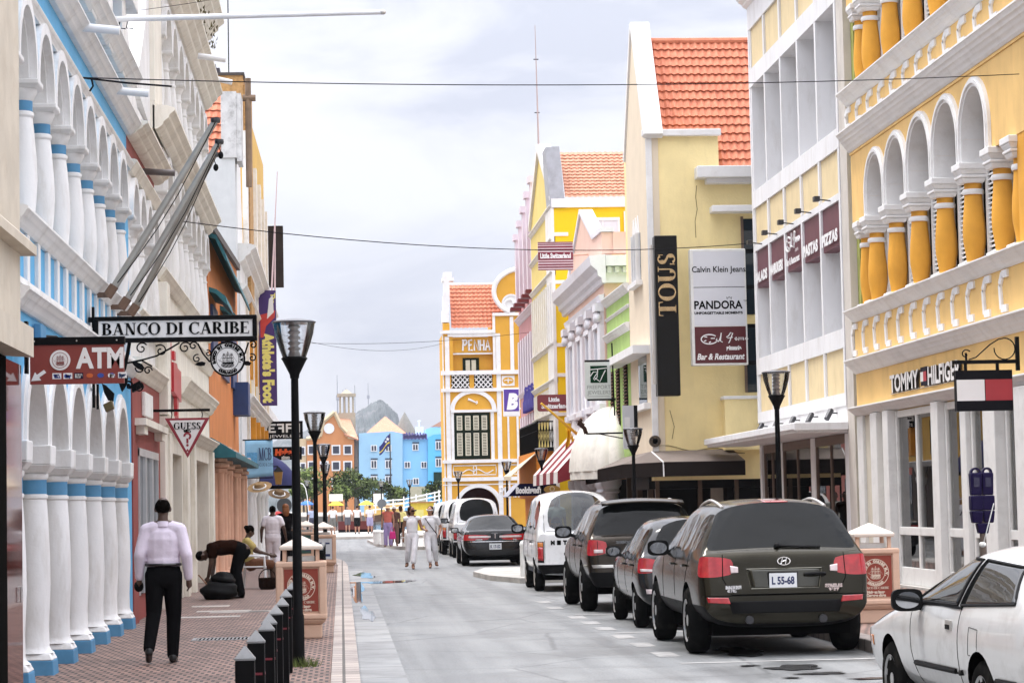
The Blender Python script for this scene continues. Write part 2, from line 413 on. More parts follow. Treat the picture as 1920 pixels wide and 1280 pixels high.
def pav(name, c1, c2, mort, sx, sy, off=.5, msize=.035, rot=0):
 def f(t, n, l, p):
  tcn = n.new('ShaderNodeTexCoord'); mpn = n.new('ShaderNodeMapping'); mpn.inputs['Rotation'].default_value = (0, 0, rot)
  l.new(tcn.outputs['Object'], mpn.inputs[0])
  b = n.new('ShaderNodeTexBrick'); b.inputs['Scale'].default_value = 1; b.offset = off
  b.inputs['Brick Width'].default_value = sx; b.inputs['Row Height'].default_value = sy
  b.inputs['Mortar Size'].default_value = msize*sy; b.inputs['Mortar Smooth'].default_value = .2
  b.inputs['Color1'].default_value = c1+(1,); b.inputs['Color2'].default_value = c2+(1,); b.inputs['Mortar'].default_value = mort+(1,)
  b.inputs['Bias'].default_value = 0
  l.new(mpn.outputs[0], b.inputs['Vector'])
  a = n.new('ShaderNodeTexNoise'); a.inputs['Scale'].default_value = 1.1; a.inputs['Detail'].default_value = 9; a.inputs['Roughness'].default_value = .65
  l.new(tcn.outputs['Object'], a.inputs['Vector'])
  r = ramp(n, [(.32, g3(.62)), (.5, g3(.95)), (.7, g3(1.15))]); l.new(a.outputs[0], r.inputs[0])
  mu = n.new('ShaderNodeMix'); mu.data_type = 'RGBA'; mu.blend_type = 'MULTIPLY'; mu.inputs['Factor'].default_value = 1
  l.new(b.outputs[0], mu.inputs['A']); l.new(r.outputs[0], mu.inputs['B']); l.new(mu.outputs['Result'], p.inputs['Base Color'])
  p.inputs['Roughness'].default_value = .7
  bn = n.new('ShaderNodeBump'); bn.inputs['Strength'].default_value = .5; bn.inputs['Distance'].default_value = .006; bn.invert = True
  l.new(b.outputs['Fac'], bn.inputs['Height']); l.new(bn.outputs[0], p.inputs['Normal'])
 return tree_mat(name, f)
M_pav = pav('pink pavers', (.30, .185, .15), (.20, .125, .10), (.035, .026, .022), .105, .215, rot=0, msize=.08)
M_kerb = pav('kerb stone', (.42, .36, .32), (.33, .285, .26), (.09, .08, .07), 3.0, .32, off=0, msize=.05)
M_gut = pav('gutter concrete', (.27, .275, .275), (.22, .225, .23), (.12, .12, .12), 4.0, 1.6, off=0, msize=.012)
M_conc = mat('light concrete', (.42, .405, .38), .8, var=.25, scale=1.5, dirt=.35)
M_ground = mat('bare ground', (.34, .33, .31), .9, var=.2, scale=.2)
M_white = mat('white paint', (.74, .74, .75), .6, var=.07, scale=1.3, dirt=.35, dirtcol=(.34, .31, .27), streak=1)
M_line = mat('worn line paint', (.31, .305, .30), .75, var=.3, scale=6, dirt=.95, dirtcol=(.32, .32, .31))
def sheet(name, poly, z, m, kind='structure'):
 o = MB().add([(x, y, z) for x, y in poly], [tuple(range(len(poly)))]).build(name, m, fix=False)
 if o.data.polygons[0].normal.z < 0: o.data.flip_normals()
 return tag(o, kind=kind)
sheet('ground', [(-2500, -60), (2500, -60), (2500, 4000), (-2500, 4000)], -.03, M_ground)
sheet('road', [(-12, 2), (12, 2), (12, 132), (-30, 132), (-30, 80), (-12, 80)], 0, M_road)
def slab(name, poly, z, m, kw=.18, km=None):
 """pavement slab with a real kerb step"""
 tag(MB().ext(poly, -.02, z).build(name, m), kind='structure')
LP = [(-6, 2), (-.12, 2), (-.12, 66), (-.2, 71), (-.42, 75), (-.85, 78.6), (-1.6, 81.4), (-3, 83.5), (-6, 84.5)]
slab('pavement', LP, .12, M_pav)
KP = [(-.12, 2), (.15, 2), (.15, 66), (.07, 71.4), (-.18, 76), (-.66, 79.6), (-1.45, 82.5), (-3, 84.6), (-6, 85.6)]
KQ = LP[1:]
tag(MB().ext([(x-.003 if i < 2 else x, y) for i, (x, y) in enumerate(KP)]+KQ[::-1], -.02, .135).build('kerb', M_kerb, bevel=.012), kind='structure')
sheet('gutter', [(.16, 2), (.62, 2), (.62, 60), (.5, 67), (.16, 67)], .004, M_gut)
slab('pavement', [(5.95, 2), (14, 2), (14, 120), (5.95, 120)], .12, M_pav)
tag(MB().box(5.72, 5.947, 2, 94, -.02, .135).build('kerb', M_kerb, bevel=.015), kind='structure')
slab('pavement', [(3.12, 57.5), (3.3, 54.2), (3.8, 51.6), (5.715, 51.6), (5.715, 60.5), (3.6, 61)], .115, M_conc)
slab('pavement', [(1.25, 119), (1.5, 105), (2.3, 96.3), (3.2, 94.4), (5.94, 94.4), (5.94, 119)], .125, M_conc)
slab('quay', [(-60, 134), (60, 134), (60, 172), (-60, 172)], .12, M_conc)
M_water = mat('harbour water', (.03, .07, .11), .12, var=.2, scale=.05, bump=.3, bscale=.6)
sheet('water', [(-400, 172.2), (400, 172.2), (400, 315), (-400, 315)], -.02, M_water)
# parking marks
mb = MB()
for (px, py) in [(1046, 1139), (1089, 1157), (1114, 1167), (1141, 1178), (1176, 1193), (1212, 1208), (1255, 1226), (1025, 1128)]:
 x, y = onG(px, py); mb.add([(x-.17, y-.42, .004), (x+.07, y-.42, .004), (x+.07, y+.42, .004), (x-.17, y+.42, .004)], [(0, 1, 2, 3)])
for y in (24.9, 31.0, 36.3, 45.6):
 mb.add([(3.5, y, .004), (5.7, y, .004), (5.7, y+.16, .004), (3.5, y+.16, .004)], [(0, 1, 2, 3)])
tag(mb.build('road_marking', M_line), kind='structure')
# puddles left in the gutter and oil in the bays
M_pud = mat('puddle water', (.10, .10, .11), .02, var=0, spec=.9)
M_oil = mat('oil stain', (.035, .034, .034), .25, var=.4, scale=7)
def blotch(name, cx, cy, rx, ry, z, m, seed):
 rnd = random.Random(seed); ph = [rnd.uniform(0, 6.3) for _ in range(6)]
 pts = []
 for i in range(40):
  a = 2*PI*i/40; k = 1+.22*math.sin(2*a+ph[0])+.16*math.sin(3*a+ph[1])+.12*math.sin(5*a+ph[2])+.08*math.sin(9*a+ph[3])
  pts.append((cx+rx*k*math.cos(a), cy+ry*k*math.sin(a)))
 sheet(name, pts, z, m)
blotch('puddle', .95, 54.6, .62, .95, .008, M_pud, 1)
blotch('puddle', .30, 49.0, .13, 5.2, .0085, M_pud, 2)
blotch('puddle', .55, 60.5, .25, 2.2, .0075, M_pud, 5)
blotch('puddle', .38, 38.5, .10, 2.6, .0085, M_pud, 9)
for i, (x, y, a, b) in enumerate([(4.5, 23.9, .28, .34), (4.6, 23.0, .2, .16), (4.1, 24.3, .10, .1), (4.9, 22.2, .22, .10), (4.5, 37.0, .3, .6), (4.7, 31.6, .3, .5), (4.4, 26.6, .25, .7), (4.2, 22.5, .1, .07)]):
 blotch('oil_stain', x, y, a, b, .008+.0004*i, M_oil, 20+i)
# pale slabs, drain grate
x, y = onG(430, 1197, .12)
gt = thing('drain_grate', 'grey slotted drain grate set in the left pavement', 'grate', (x, y, .12))
mb = MB(); mb.box(x-.45, x-.40, y-.30, y+.30, .11, .127); mb.box(x+.40, x+.45, y-.30, y+.30, .11, .127)
mb.box(x-.4, x+.4, y-.30, y-.25, .11, .127); mb.box(x-.4, x+.4, y+.25, y+.30, .11, .127)
for i in range(17): mb.box(x-.39+i*.047, x-.367+i*.047, y-.25, y+.25, .10, .125)
mb.build('frame', mat('galvanised', (.30, .30, .30), .5, metal=.6), gt)
MB().box(x-.4, x+.4, y-.25, y+.25, .116, .1215).build('pit', mat('pit black', (.012, .012, .012), .9), gt)
mb = MB()
for (px, py, wd, ln) in [(395, 1136, .62, .5), (420, 1145, .85, .45), (390, 1156, .95, .42), (500, 1145, .55, .45), (448, 1147, .9, .3)]:
 x, y = onG(px, py, .12); mb.box(x-wd/2, x+wd/2, y-ln/2, y+ln/2, .10, .1245)
tag(mb.build('paving_slab', mat('pale slab', (.42, .39, .36), .8, var=.2)), kind='structure')
# ================================================================== left side of the street (facades on X = -2.9 facing +X)
XL = -2.9
FL = frame((XL, 0, 0), (0, 1, 0), (0, 0, 1), (1, 0, 0))           # local x = along the street, y = up, z = out of the wall
M_wh = mat('white stucco', (.74, .74, .74), .75, var=.08, scale=1.6, bump=.2, bscale=22, dirt=.6, dirtcol=(.36, .32, .26), streak=1)
M_whc = mat('white trim', (.75, .745, .73), .7, var=.06, scale=2, bump=.08, bscale=20, dirt=.5, dirtcol=(.36, .31, .25))
M_blue = mat('sky blue paint', (.11, .40, .68), .65, var=.10, scale=1.5, dirt=.25, dirtcol=(.10, .25, .36))
M_bband = mat('column band blue', (.085, .25, .43), .65, var=.14, scale=6, dirt=.25, dirtcol=(.2, .3, .38))
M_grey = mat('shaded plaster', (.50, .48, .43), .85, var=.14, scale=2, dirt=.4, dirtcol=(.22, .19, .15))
M_stone = mat('beige stone', (.56, .50, .41), .8, var=.12, scale=2.5, bump=.15, bscale=12, dirt=.35, dirtcol=(.36, .27, .18))
M_maroon = mat('maroon paint', (.27, .060, .052), .7, var=.15, scale=2, dirt=.3, dirtcol=(.12, .04, .035))
M_cream = mat('cream plaster', (.75, .715, .635), .8, var=.10, scale=1.5, bump=.1, dirt=.55, dirtcol=(.34, .26, .17), streak=1)
M_blk = mat('black iron', (.008, .008, .009), .5, spec=.22, var=.2, scale=8)
M_dark = mat('dark interior', (.015, .014, .013), .9, var=0)
M_win = mat('window glass', (.02, .03, .04), .03, var=0, spec=.6)
M_lead = mat('pipe white', (.74, .75, .77), .4, var=.06, dirt=.25, dirtcol=(.4, .33, .25))
def lathe_part(name, prof, c, m, parent, n=22, flute=0, sm=35):
 return MB().lathe(prof, c, n, flute).build(name, m, parent, smooth=sm)
# ---- corner building in the foreground: stone wall over a glossy red-brown front
b = thing('stone_building', 'beige stone building at the left edge over a glossy red brown shopfront', 'building', (-4.4, 14, 0))
mb = MB(FL); mb.box(4, 20.62, 3.28, 14, -3, .20); mb.build('wall', M_stone, b)
mb = MB(FL); mb.prof([(-.1, 3.9), (.32, 3.9), (.32, 3.98), (.24, 4.06), (-.1, 4.1)], 4, 20.80)
mb.prof([(-.1, 3.05), (.30, 3.02), (.30, 3.27), (-.1, 3.27)], 4, 20.70); mb.build('cornice', M_stone, b)
M_gran = mat('polished red granite', (.11, .024, .018), .05, var=.35, scale=5, spec=.35)
mb = MB(FL); mb.box(20.45, 21.72, 0, 3.018, -3, .06); mb.build('shopfront', M_gran, b)
mb = MB(FL); mb.box(4, 20.448, 0, 3.018, -3, .10); mb.build('pillar', M_dark, b)
mb = MB(FL); mb.tube([(21.45, 1.05, .03), (21.45, 1.05, .08), (21.45, .92, .08), (21.45, .92, .03)], .008, 6); mb.build('handle', mat('steel', (.6, .6, .6), .3, metal=1), b)
# ---- blue and white arcade building
Y0, Y1 = 21.75, 33.92
b = thing('arcade_building', 'white and sky blue bank building with columned arcades on two floors', 'building', (-4.5, 28, 0))
mb = MB(FL)
mb.box(Y0, Y1, 0, 3.3, -1.2, -.55)                                # back wall of the lower arcade
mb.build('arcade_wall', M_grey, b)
mb = MB(FL)
mb.box(Y0, Y1, 3.32, 4.4, -1.2, -.02); mb.box(Y0, Y1, 6.62, 7.9, -1.2, -.05); mb.box(Y0-.01, Y1, 7.9, 8.6, -1.2, -.3)
mb.each('wall', M_blue, b)
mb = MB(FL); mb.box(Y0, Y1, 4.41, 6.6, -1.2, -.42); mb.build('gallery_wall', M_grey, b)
# lower arcade
lc = [22.2+1.8*i for i in range(7)]
mbs = MB(FL); mba = MB(FL)
for i in range(len(lc)-1):
 u0, u1 = lc[i], lc[i+1]; g = .15; r = (u1-u0)/2-g; cx = (u0+u1)/2; zs = 2.36
 arc = [(cx+r*math.cos(PI*j/18), zs+r*math.sin(PI*j/18)*.96) for j in range(19)]
 mbs.ext([(u0, zs), (u0, 3.32), (u1, 3.32), (u1, zs)]+arc, -.38, -.02)
 mba.ring(cx, zs, r-.01, r+.13, -.36, .04, n=22, sy=.96)
 mba.ring(cx, zs, r+.131, r+.18, -.36, .012, n=22, sy=.96)
mbs.box(Y0, 22.2, 2.36, 3.32, -.38, -.02); mbs.box(33.0, Y1, 0, 3.32, -.38, -.02)
mbs.build('spandrel', M_blue, b); mba.build('arch_moulding', M_wh, b, smooth=40)
for y in lc:
 cx = XL-.13
 o = lathe_part('column', [(.20, .33), (.165, .36), (.15, .40), (.146, .6), (.165, 1.0), (.160, 1.3), (.148, 1.6), (.135, 1.80), (.132, 1.83), (.145, 1.845), (.145, 1.875), (.13, 1.88), (.13, 2.02), (.14, 2.03), (.15, 2.05), (.15, 2.08), (.14, 2.09)], (cx, y, 0), M_wh, b)
 lathe_part('band', [(.1335, 1.885), (.1335, 2.025)], (cx, y, 0), M_bband, o)
 MB(FL).frus(y, 0, 0, 0, 0, 0, 0, 0) if 0 else None
 m2 = MB(); m2.frus(cx, y, .10, .265, .215, .215, .205, .205); m2.build('plinth', M_bband, o, bevel=.01)
 m2 = MB(); m2.frus(cx, y, .266, .329, .205, .205, .17, .17); m2.build('base', M_wh, o, bevel=.012)
 m2 = MB(); m2.frus(cx, y, 2.091, 2.17, .15, .15, .21, .21); m2.frus(cx, y, 2.172, 2.36, .20, .20, .205, .205); m2.build('capital', M_wh, o, bevel=.012)
# mouldings
def mould(mbx, y0, y1, z, h, out, steps=3):
 """stepped cornice, deepest at the top"""
 p = [(-.06, z)]
 for i in range(steps):
  a = out*(i+1)/steps
  p += [(out*i/steps+.012, z+h*i/steps), (a*.96, z+h*(i+.55)/steps), (a, z+h*(i+.6)/steps)]
 p += [(out, z+h), (out*.55, z+h*1.12), (-.06, z+h*1.14)]
 mbx.prof(p, y0, y1)
mb = MB(FL); mould(mb, Y0, Y1, 3.56, .17, .14); mould(mb, Y0, Y1, 4.30, .16, .13); mould(mb, Y0, Y1, 6.50, .10, .06); mould(mb, Y0-.02, Y1, 7.0, .18, .17); mould(mb, Y0, Y1, 7.62, .2, .2)
mb.prof([(-.04, 3.775), (.05, 3.775), (.05, 3.83), (-.04, 3.83)], Y0, Y1)
mb.build('cornice', M_whc, b, smooth=30)
mb = MB(FL)
y = Y0
while y < Y1-.2:
 mb.box(y, y+.17, 3.83, 4.295, -.03, .02); y += .80
mb.each('balustrade_pier', M_wh, b, bevel=.008)
# upper arcade
uc = [21.85+1.42*i for i in range(9)]
mbs = MB(FL); mba = MB(FL)
for i in range(len(uc)-1):
 u0, u1 = uc[i], uc[i+1]; g = .11; r = (u1-u0)/2-g; cx = (u0+u1)/2; zs = 5.86
 arc = [(cx+r*math.cos(PI*j/18), zs+r*math.sin(PI*j/18)) for j in range(19)]
 mbs.ext([(u0, zs), (u0, 6.62), (u1, 6.62), (u1, zs)]+arc, -.34, -.03)
 mba.ring(cx, zs, r-.01, r+.10, -.32, .045, n=22); mba.ring(cx, zs, r-.06, r-.011, -.3, -.03, n=22)
mbs.box(uc[-1], Y1, 4.45, 6.62, -.3, -.03)
mbs.build('spandrel', M_blue, b); mba.build('arch_moulding', M_wh, b, smooth=40)
def upper_column(par, y, z0, z1, m, band=None, x=XL-.12, s=1.0):
 h = z1-z0
 pf = [(.17, 0), (.13, .03), (.12, .06), (.135, .18), (.145, .30), (.138, .45), (.115, .66), (.103, .74), (.118, .755), (.118, .775), (.10, .785), (.10, .86), (.115, .87), (.13, .90), (.15, .925), (.15, .94)]
 o = lathe_part('column', [(r*s, z0+h*t) for r, t in pf], (x, y, 0), m, par)
 m2 = MB(); m2.frus(x, y, z0+h*.94, z0+h*.962, .15*s, .15*s, .19*s, .19*s); m2.frus(x, y, z0+h*.963, z1, .185*s, .185*s, .185*s, .185*s); m2.build('capital', M_wh, o, bevel=.01)
 if band: lathe_part('band', [(.1035*s, z0+h*.787), (.1035*s, z0+h*.858)], (x, y, 0), band, o)
 return o
for y in uc: upper_column(b, y, 4.48, 5.86, M_wh, M_bband)
# parapet above the cornice, curving to the valley
mb = MB(FL); mb.ext([(Y0, 8.6), (24, 9.6), (27, 11.5), (32.2, 12), (33.91, 10.5), (33.91, 8.6)], -.6, -.12); mb.build('gable', M_wh, b)
mb = MB(FL)
for y in (26.0, 28.4, 30.5, 32.4): mb.box(y, y+.5, 7.6, 8.7, -.1, .05)
mb.box(Y0, Y1-.01, 8.72, 8.95, -.1, .14); mb.each('pilaster', M_whc, b, bevel=.01)
for (px, py, yy) in [(190, 72, 26.9), (240, 215, 31.0)]:
 z = 7.08
 m2 = MB(FL); m2.tube([(yy, z+.06, -.1), (yy, z, .50)], .05, 10); m2.build('drain_pipe', M_lead, b, smooth=40)
# ---- maroon ground floor with white arcade over it
Y0, Y1 = 33.93, 38.98
b = thing('townhouse', 'narrow house with maroon ground floor and white columned upper floor', 'building', (-4.5, 36.4, 0))
mb = MB(FL); mb.ext([(Y0, 0), (Y0, 3.6), (Y1, 3.6), (Y1, 0), (38.45, 0), (38.45, 2.62), (34.75, 2.62), (34.75, 0)], -.5, 0); mb.box(Y0, Y1, 6.62, 7.02, -.5, -.05); mb.each('wall', M_maroon, b)
mb = MB(FL); mb.box(34.75, 38.45, 0.3, 2.62, -.5, -.32); mb.box(34.75, 38.45, 0, .5, -.5, -.06); mb.build('base', M_maroon, b)
w_ = MB(FL).box(34.8, 38.4, .5, 2.6, -.05, -.03).build('window', M_win, b)
mb = MB(FL)
for y in (34.78, 35.9, 36.05, 37.15, 37.3, 38.34): mb.box(y, y+.07, .5, 2.6, -.028, .02)
mb.box(34.78, 38.42, 2.5, 2.61, -.029, .025); mb.build('frame', mat('aluminium', (.62, .64, .66), .35, metal=.7), w_)
mb = MB(FL); mould(mb, Y0, Y1, 3.60, .24, .17); mould(mb, Y0, Y1, 4.38, .18, .16); mould(mb, Y0, Y1, 6.50, .15, .10); mould(mb, Y0, Y1+.25, 7.0, .2, .26)
mb.box(34.3, 38.7, 2.92, 3.02, 0, .16); mb.box(34.5, 35.1, 2.80, 2.918, 0, .12); mb.box(37.9, 38.5, 2.80, 2.918, 0, .12)
mb.build('cornice', M_cream, b, smooth=30)
mb = MB(FL); mb.box(35.5, 36.9, 3.10, 3.45, 0, .06); mb.build('plaque', M_whc, b, bevel=.015)
mb = MB(FL); mb.box(Y0, Y1, 3.78, 4.4, -.5, -.06); mb.box(Y0, Y1, 4.4, 6.5, -.9, -.42)
mb.ext([(Y0, 7.2), (Y0, 10.3), (35.0, 9.2), (36.3, 8.1), (37.0, 7.9), (Y1, 7.9), (Y1, 7.2)], -.6, -.14); mb.build('upper_wall', M_wh, b)
ud = [33.95+1.26*i for i in range(5)]; mbs = MB(FL)
for i in range(4):
 u0, u1 = ud[i], ud[i+1]; r = .53; cx = (u0+u1)/2; zs = 5.86
 mbs.ext([(u0, zs), (u0, 6.5), (u1, 6.5), (u1, zs)]+[(cx+r*math.cos(PI*j/14), zs+r*math.sin(PI*j/14)) for j in range(15)], -.34, -.03)
 mbs.ring(cx, zs, r-.01, r+.09, -.32, .04, n=16)
mbs.build('arch', M_wh, b, smooth=40)
for y in ud: upper_column(b, y, 4.58, 5.86, M_wh)
for k in range(9):
 pass
m2 = MB(FL); m2.tube([(36.6, 6.86, -.05), (36.6, 6.83, .45)], .05, 10); m2.build('drain_pipe', mat('pipe dark', (.10, .085, .08), .5), b, smooth=40)
# ---- tall white building with baroque upper floors and shop doors
Y0, Y1 = 38.99, 54.3
b = thing('white_building', 'tall stained white baroque building with two arcaded upper floors', 'building', (-4.5, 46.5, 0))
d1, d2 = (40.9, 44.3), (48.0, 53.2)
mb = MB(FL)
mb.ext([(Y0, 0), (Y0, 3.0), (Y1, 3.0), (Y1, 0), (d2[1], 0), (d2[1], 2.72), (d2[0], 2.72), (d2[0], 0), (d1[1], 0), (d1[1], 2.70), (d1[0], 2.70), (d1[0], 0)], -.6, 0)
mb.box(Y0, Y1, 3.0, 5.6, -.6, -.03); mb.box(Y0, Y1, 5.6, 7.9, -.9, -.42); mb.box(Y0, Y1, 7.9, 8.35, -.6, -.03); mb.box(Y0, Y1, 8.35, 11.1, -.9, -.45)
mb.build('wall', M_cream, b)
mb = MB(FL); mb.ext([(36.4, 7.2+.92), (38.2, 9.3), (39.0, 10.3), (39.0, 12.6), (Y1, 12.6), (Y1, 10.9), (39.0, 10.9), (38.99, 8.0)], -.9, -.02) if 0 else None
mb.ext([(39.0, 7.9), (36.35, 8.15), (37.4, 8.9), (38.3, 9.6), (39.0, 11.2)], -.5, -.1); mb.box(Y0, Y1, 10.9, 12.9, -.9, -.05); mb.build('parapet', M_wh, b)
for y0, y1, z in ((d1[0], d1[1], 2.7), (d2[0], d2[1], 2.72)):
 dr = MB(FL).box(y0, y1, .12, z, -.72, -.60).build('door', mat('weathered door', (.34, .29, .23), .8, var=.25, dirt=.6, streak=1), b)
 mb = MB(FL); mb.box(y0, y0+.12, .12, z, -.59, -.5); mb.box(y1-.12, y1, .12, z, -.59, -.5); mb.box((y0+y1)/2-.06, (y0+y1)/2+.06, .12, z, -.59, -.5); mb.build('frame', M_cream, dr)
mb = MB(FL)
mould(mb, Y0, Y1, 3.0, .2, .2); mould(mb, 44.2, Y1, 3.82, .3, .2); mould(mb, 44.2, Y1, 4.7, .3, .16); mould(mb, Y0, Y1, 5.45, .18, .14); mould(mb, Y0, Y1, 7.9, .34, .30); mould(mb, Y0, Y1, 10.75, .42, .36); mould(mb, Y0+3, Y1, 12.3, .5, .42)
mb.build('cornice', M_cream, b, smooth=30)
mb = MB(FL)
for y in (39.0, 40.1, 44.6, 46.8, 53.5): mb.box(y, y+.55, .12, 2.99, .0, .09)
mb.box(39.02, 39.7, 3.25, 5.4, -.03, .14); mb.box(39.0, 40.6, 8.35, 10.7, -.45, -.02); mb.each('pilaster', M_cream, b, bevel=.01)
n_ = 8; st = (Y1-41.0)/n_
for (z0, z1, zt) in ((5.75, 7.15, 7.9), (8.45, 9.85, 10.75)):
 mbs = MB(FL)
 for i in range(n_):
  u0 = 41.0+st*i; u1 = u0+st; r = st/2-.13; cx = (u0+u1)/2; zs = z1
  q = (zt-.08-zs)/r
  mbs.ext([(u0, zs), (u0, zt), (u1, zt), (u1, zs)]+[(cx+r*math.cos(PI*j/14), zs+r*min(q, .86)*math.sin(PI*j/14)) for j in range(15)], -.36, -.04)
  mbs.ring(cx, zs, r-.01, r+.11, -.34, .03, n=16, sy=min(q, .86)*.97)
 mbs.build('arch', M_wh, b, smooth=40)
 for i in range(n_+1): upper_column(b, 41.0+st*i-(.1 if i == n_ else 0), z0, z1, M_wh, x=XL-.15)
m2 = MB(FL); m2.tube([(47.5, 10.7, .2), (47.5, 10.62, .75)], .06, 10); m2.tube([(53.3, 11.3, .2), (53.3, 11.2, .62)], .06, 10); m2.each('drain_pipe', M_lead, b, smooth=40)
# weeds growing out of the stained cornice
tw = MB(FL); rnd = random.Random(4)
for i in range(260):
 t = rnd.random(); y = 40.5+t*11; z = 11.25+rnd.uniform(0, .35)+(.5 if rnd.random() < .3 else 0)*rnd.random(); o = rnd.uniform(.1, .42); a = rnd.uniform(0, 6)
 l_ = .07+.1*rnd.random()
 if abs((y % 3.7)-1.6) < 1.0: tw.add([(y, z, o), (y+l_*math.cos(a), z+l_*math.sin(a)*.8, o+.03), (y+l_*.5*math.cos(a+1), z+l_*math.sin(a+1), o+.05)], [(0, 1, 2)])
tw.build('weed', mat('dry weed', (.10, .085, .035), .9, var=.4), b, fix=False)
# red wall sculpture
s = thing('wall_sculpture', 'red metal sculpture fixed flat to the stained white wall', 'sculpture', (XL+.05, 42, 3.4))
mb = MB(FL); mb.box(40.75, 40.95, 3.75, 4.75, .02, .07)
mb.ext([(41.0, 3.72), (42.9, 3.62), (42.9, 4.16), (42.0, 4.17), (41.8, 4.24), (41.0, 4.22)], .02, .10); mb.box(41.6, 42.0, 4.3, 4.45, .02, .07)
mb.ext([(42.1, 3.35), (42.4, 3.3), (42.5, 3.64), (42.0, 3.66)], .02, .08); mb.build('wall_sculpture_plate', mat('red enamel', (.45, .02, .03), .4, var=.1), s)
# ---- brick tower, tiled roof and plastered side wall behind
M_brk = mat('yellow brick', (.46, .27, .11), .85, var=.3, scale=9, bump=.3, bscale=20)
def tile_roof(mb, fn, nu, nv, amp=.05):
 """pan tiles: fn(a,b) gives a point and normal on the slope, a along the eave, b up the slope"""
 vs = []; fs = []
 k = 6
 for j in range(nv):
  for e_ in (0, 1):
   for i in range(nu*k+1):
    a = i/(nu*k); ph = (i % k)/k*2*PI
    p, nrm = fn(a, (j+e_*1.06)/nv)
    h = amp*(.5+.5*math.sin(ph))+(amp*1.1 if e_ == 0 else 0)
    vs.append(tuple(p+nrm*h))
 row = nu*k+1
 for j in range(nv):
  for i in range(nu*k):
   a = j*2*row+i; fs.append((a, a+1, a+row+1, a+row))
  if j: # riser below each course
   for i in range(nu*k):
    a = j*2*row+i; c = (j*2-1)*row+i; fs.append((c, c+1, a+1, a))
 return mb.add(vs, fs)
def tilemat(name, c, c2, c3):
 def f(t, n, l, p):
  tcn = n.new('ShaderNodeTexCoord')
  v = n.new('ShaderNodeTexNoise'); v.inputs['Scale'].default_value = 4.5; v.inputs['Detail'].default_value = 8; v.inputs['Roughness'].default_value = .8
  l.new(tcn.outputs['Object'], v.inputs['Vector'])
  r = ramp(n, [(.3, c2), (.5, c), (.68, c3)]); l.new(v.outputs[0], r.inputs[0]); l.new(r.outputs[0], p.inputs['Base Color']); p.inputs['Roughness'].default_value = .75
 return tree_mat(name, f)
M_tile = tilemat('terracotta tiles', (.55, .185, .10), (.40, .115, .065), (.64, .26, .15))
M_tile2 = tilemat('pale terracotta tiles', (.54, .25, .155), (.40, .17, .10), (.62, .33, .22))
b = thing('brick_tower', 'yellow brick tower rising behind the left roofs', 'tower', (-6, 70, 0))
x0, z1 = onY(385, 142, 76); x1, z0 = onY(455, 142, 76); zb = onY(385, 260, 76)[1]
mb = MB(); mb.box(x0-.5, x1, 76, 79, zb-6, z1); mb.box(x1, x1+.18, 76.1, 79, zb-6, z1-.28); mb.build('shaft', M_brk, b)
mb = MB(); mb.box(x0-.52, x1+.05, 75.94, 79, z1, z1+.09); mb.build('coping', mat('dark coping', (.07, .06, .055), .8), b)
mb = MB(); mb.box(x0-.3, x0+.30, 76.5, 77.5, z1+.09, z1+.46); mb.box(x0+.14, x0+.44, 76.3, 77, z1+.09, z1+.3); mb.build('roof_unit', mat('grey box', (.06, .055, .07), .6), b)
mb = MB(); xm = onY(429, 138, 77)[0]; mb.tube([(xm, 77, z1+.1), (xm, 77, z1+7)], .02, 6); mb.build('mast', M_blk, b)
b = thing('tiled_house', 'white plastered house with a strip of orange tiled roof behind the left facades', 'building', (-5, 70, 0))
mb = MB()
YT = 69.72
xa = onY(388, 300, YT)[0]; xb = XL-.03; zt = onY(430, 172, YT)[1]; ze = onY(400, 290, YT)[1]
mb.box(xa-1.5, xb, YT, 71, 0, ze); mb.build('wall', mat('pale grey plaster', (.60, .62, .63), .8, var=.06, dirt=.3, dirtcol=(.4, .42, .44), streak=1), b)
xr = onY(412, 200, YT)[0]; zr = onY(400, 182, YT+1.5)[1]
mb = MB(); tile_roof(mb, lambda a, c: (Vector((xa-1.0+a*(xr-xa+1.0), YT+.1+c*1.5, ze+.02+c*(zr-ze))), Vector((0, -.97, .25))), 7, 8, .05); mb.build('roof', M_tile, b, fix=False)
mb = MB(); mb.box(xa-1.2, xr, YT+1.6, YT+1.85, zr-.05, zr+.09); mb.build('ridge', M_tile, b)
M_oldw = mat('weathered plaster', (.64, .64, .64), .85, var=.15, scale=4, dirt=.95, dirtcol=(.15, .15, .15), bump=.2)
mb = MB(); xm = onY(443, 200, YT)[0]; mb.box(xr+.03, xm, YT-.05, 71, ze-.1, zt); mb.box(xm+.003, onY(452, 200, YT)[0], YT-.02, 71, ze-.2, zt-.05); mb.build('firewall', M_oldw, b)
mb = MB(); xq = onY(465, 180, 70)[0]; zq = onY(465, 160, 70)[1]; mb.tube([(xq, 70, zq-3), (xq, 70, zq+.2)], .09, 8); mb.tube([(xq-.16, 70, zq-.38), (xq+.22, 70, zq-.38)], .10, 8); mb.build('flue', mat('rusty pipe', (.22, .15, .10), .8, var=.3), b)
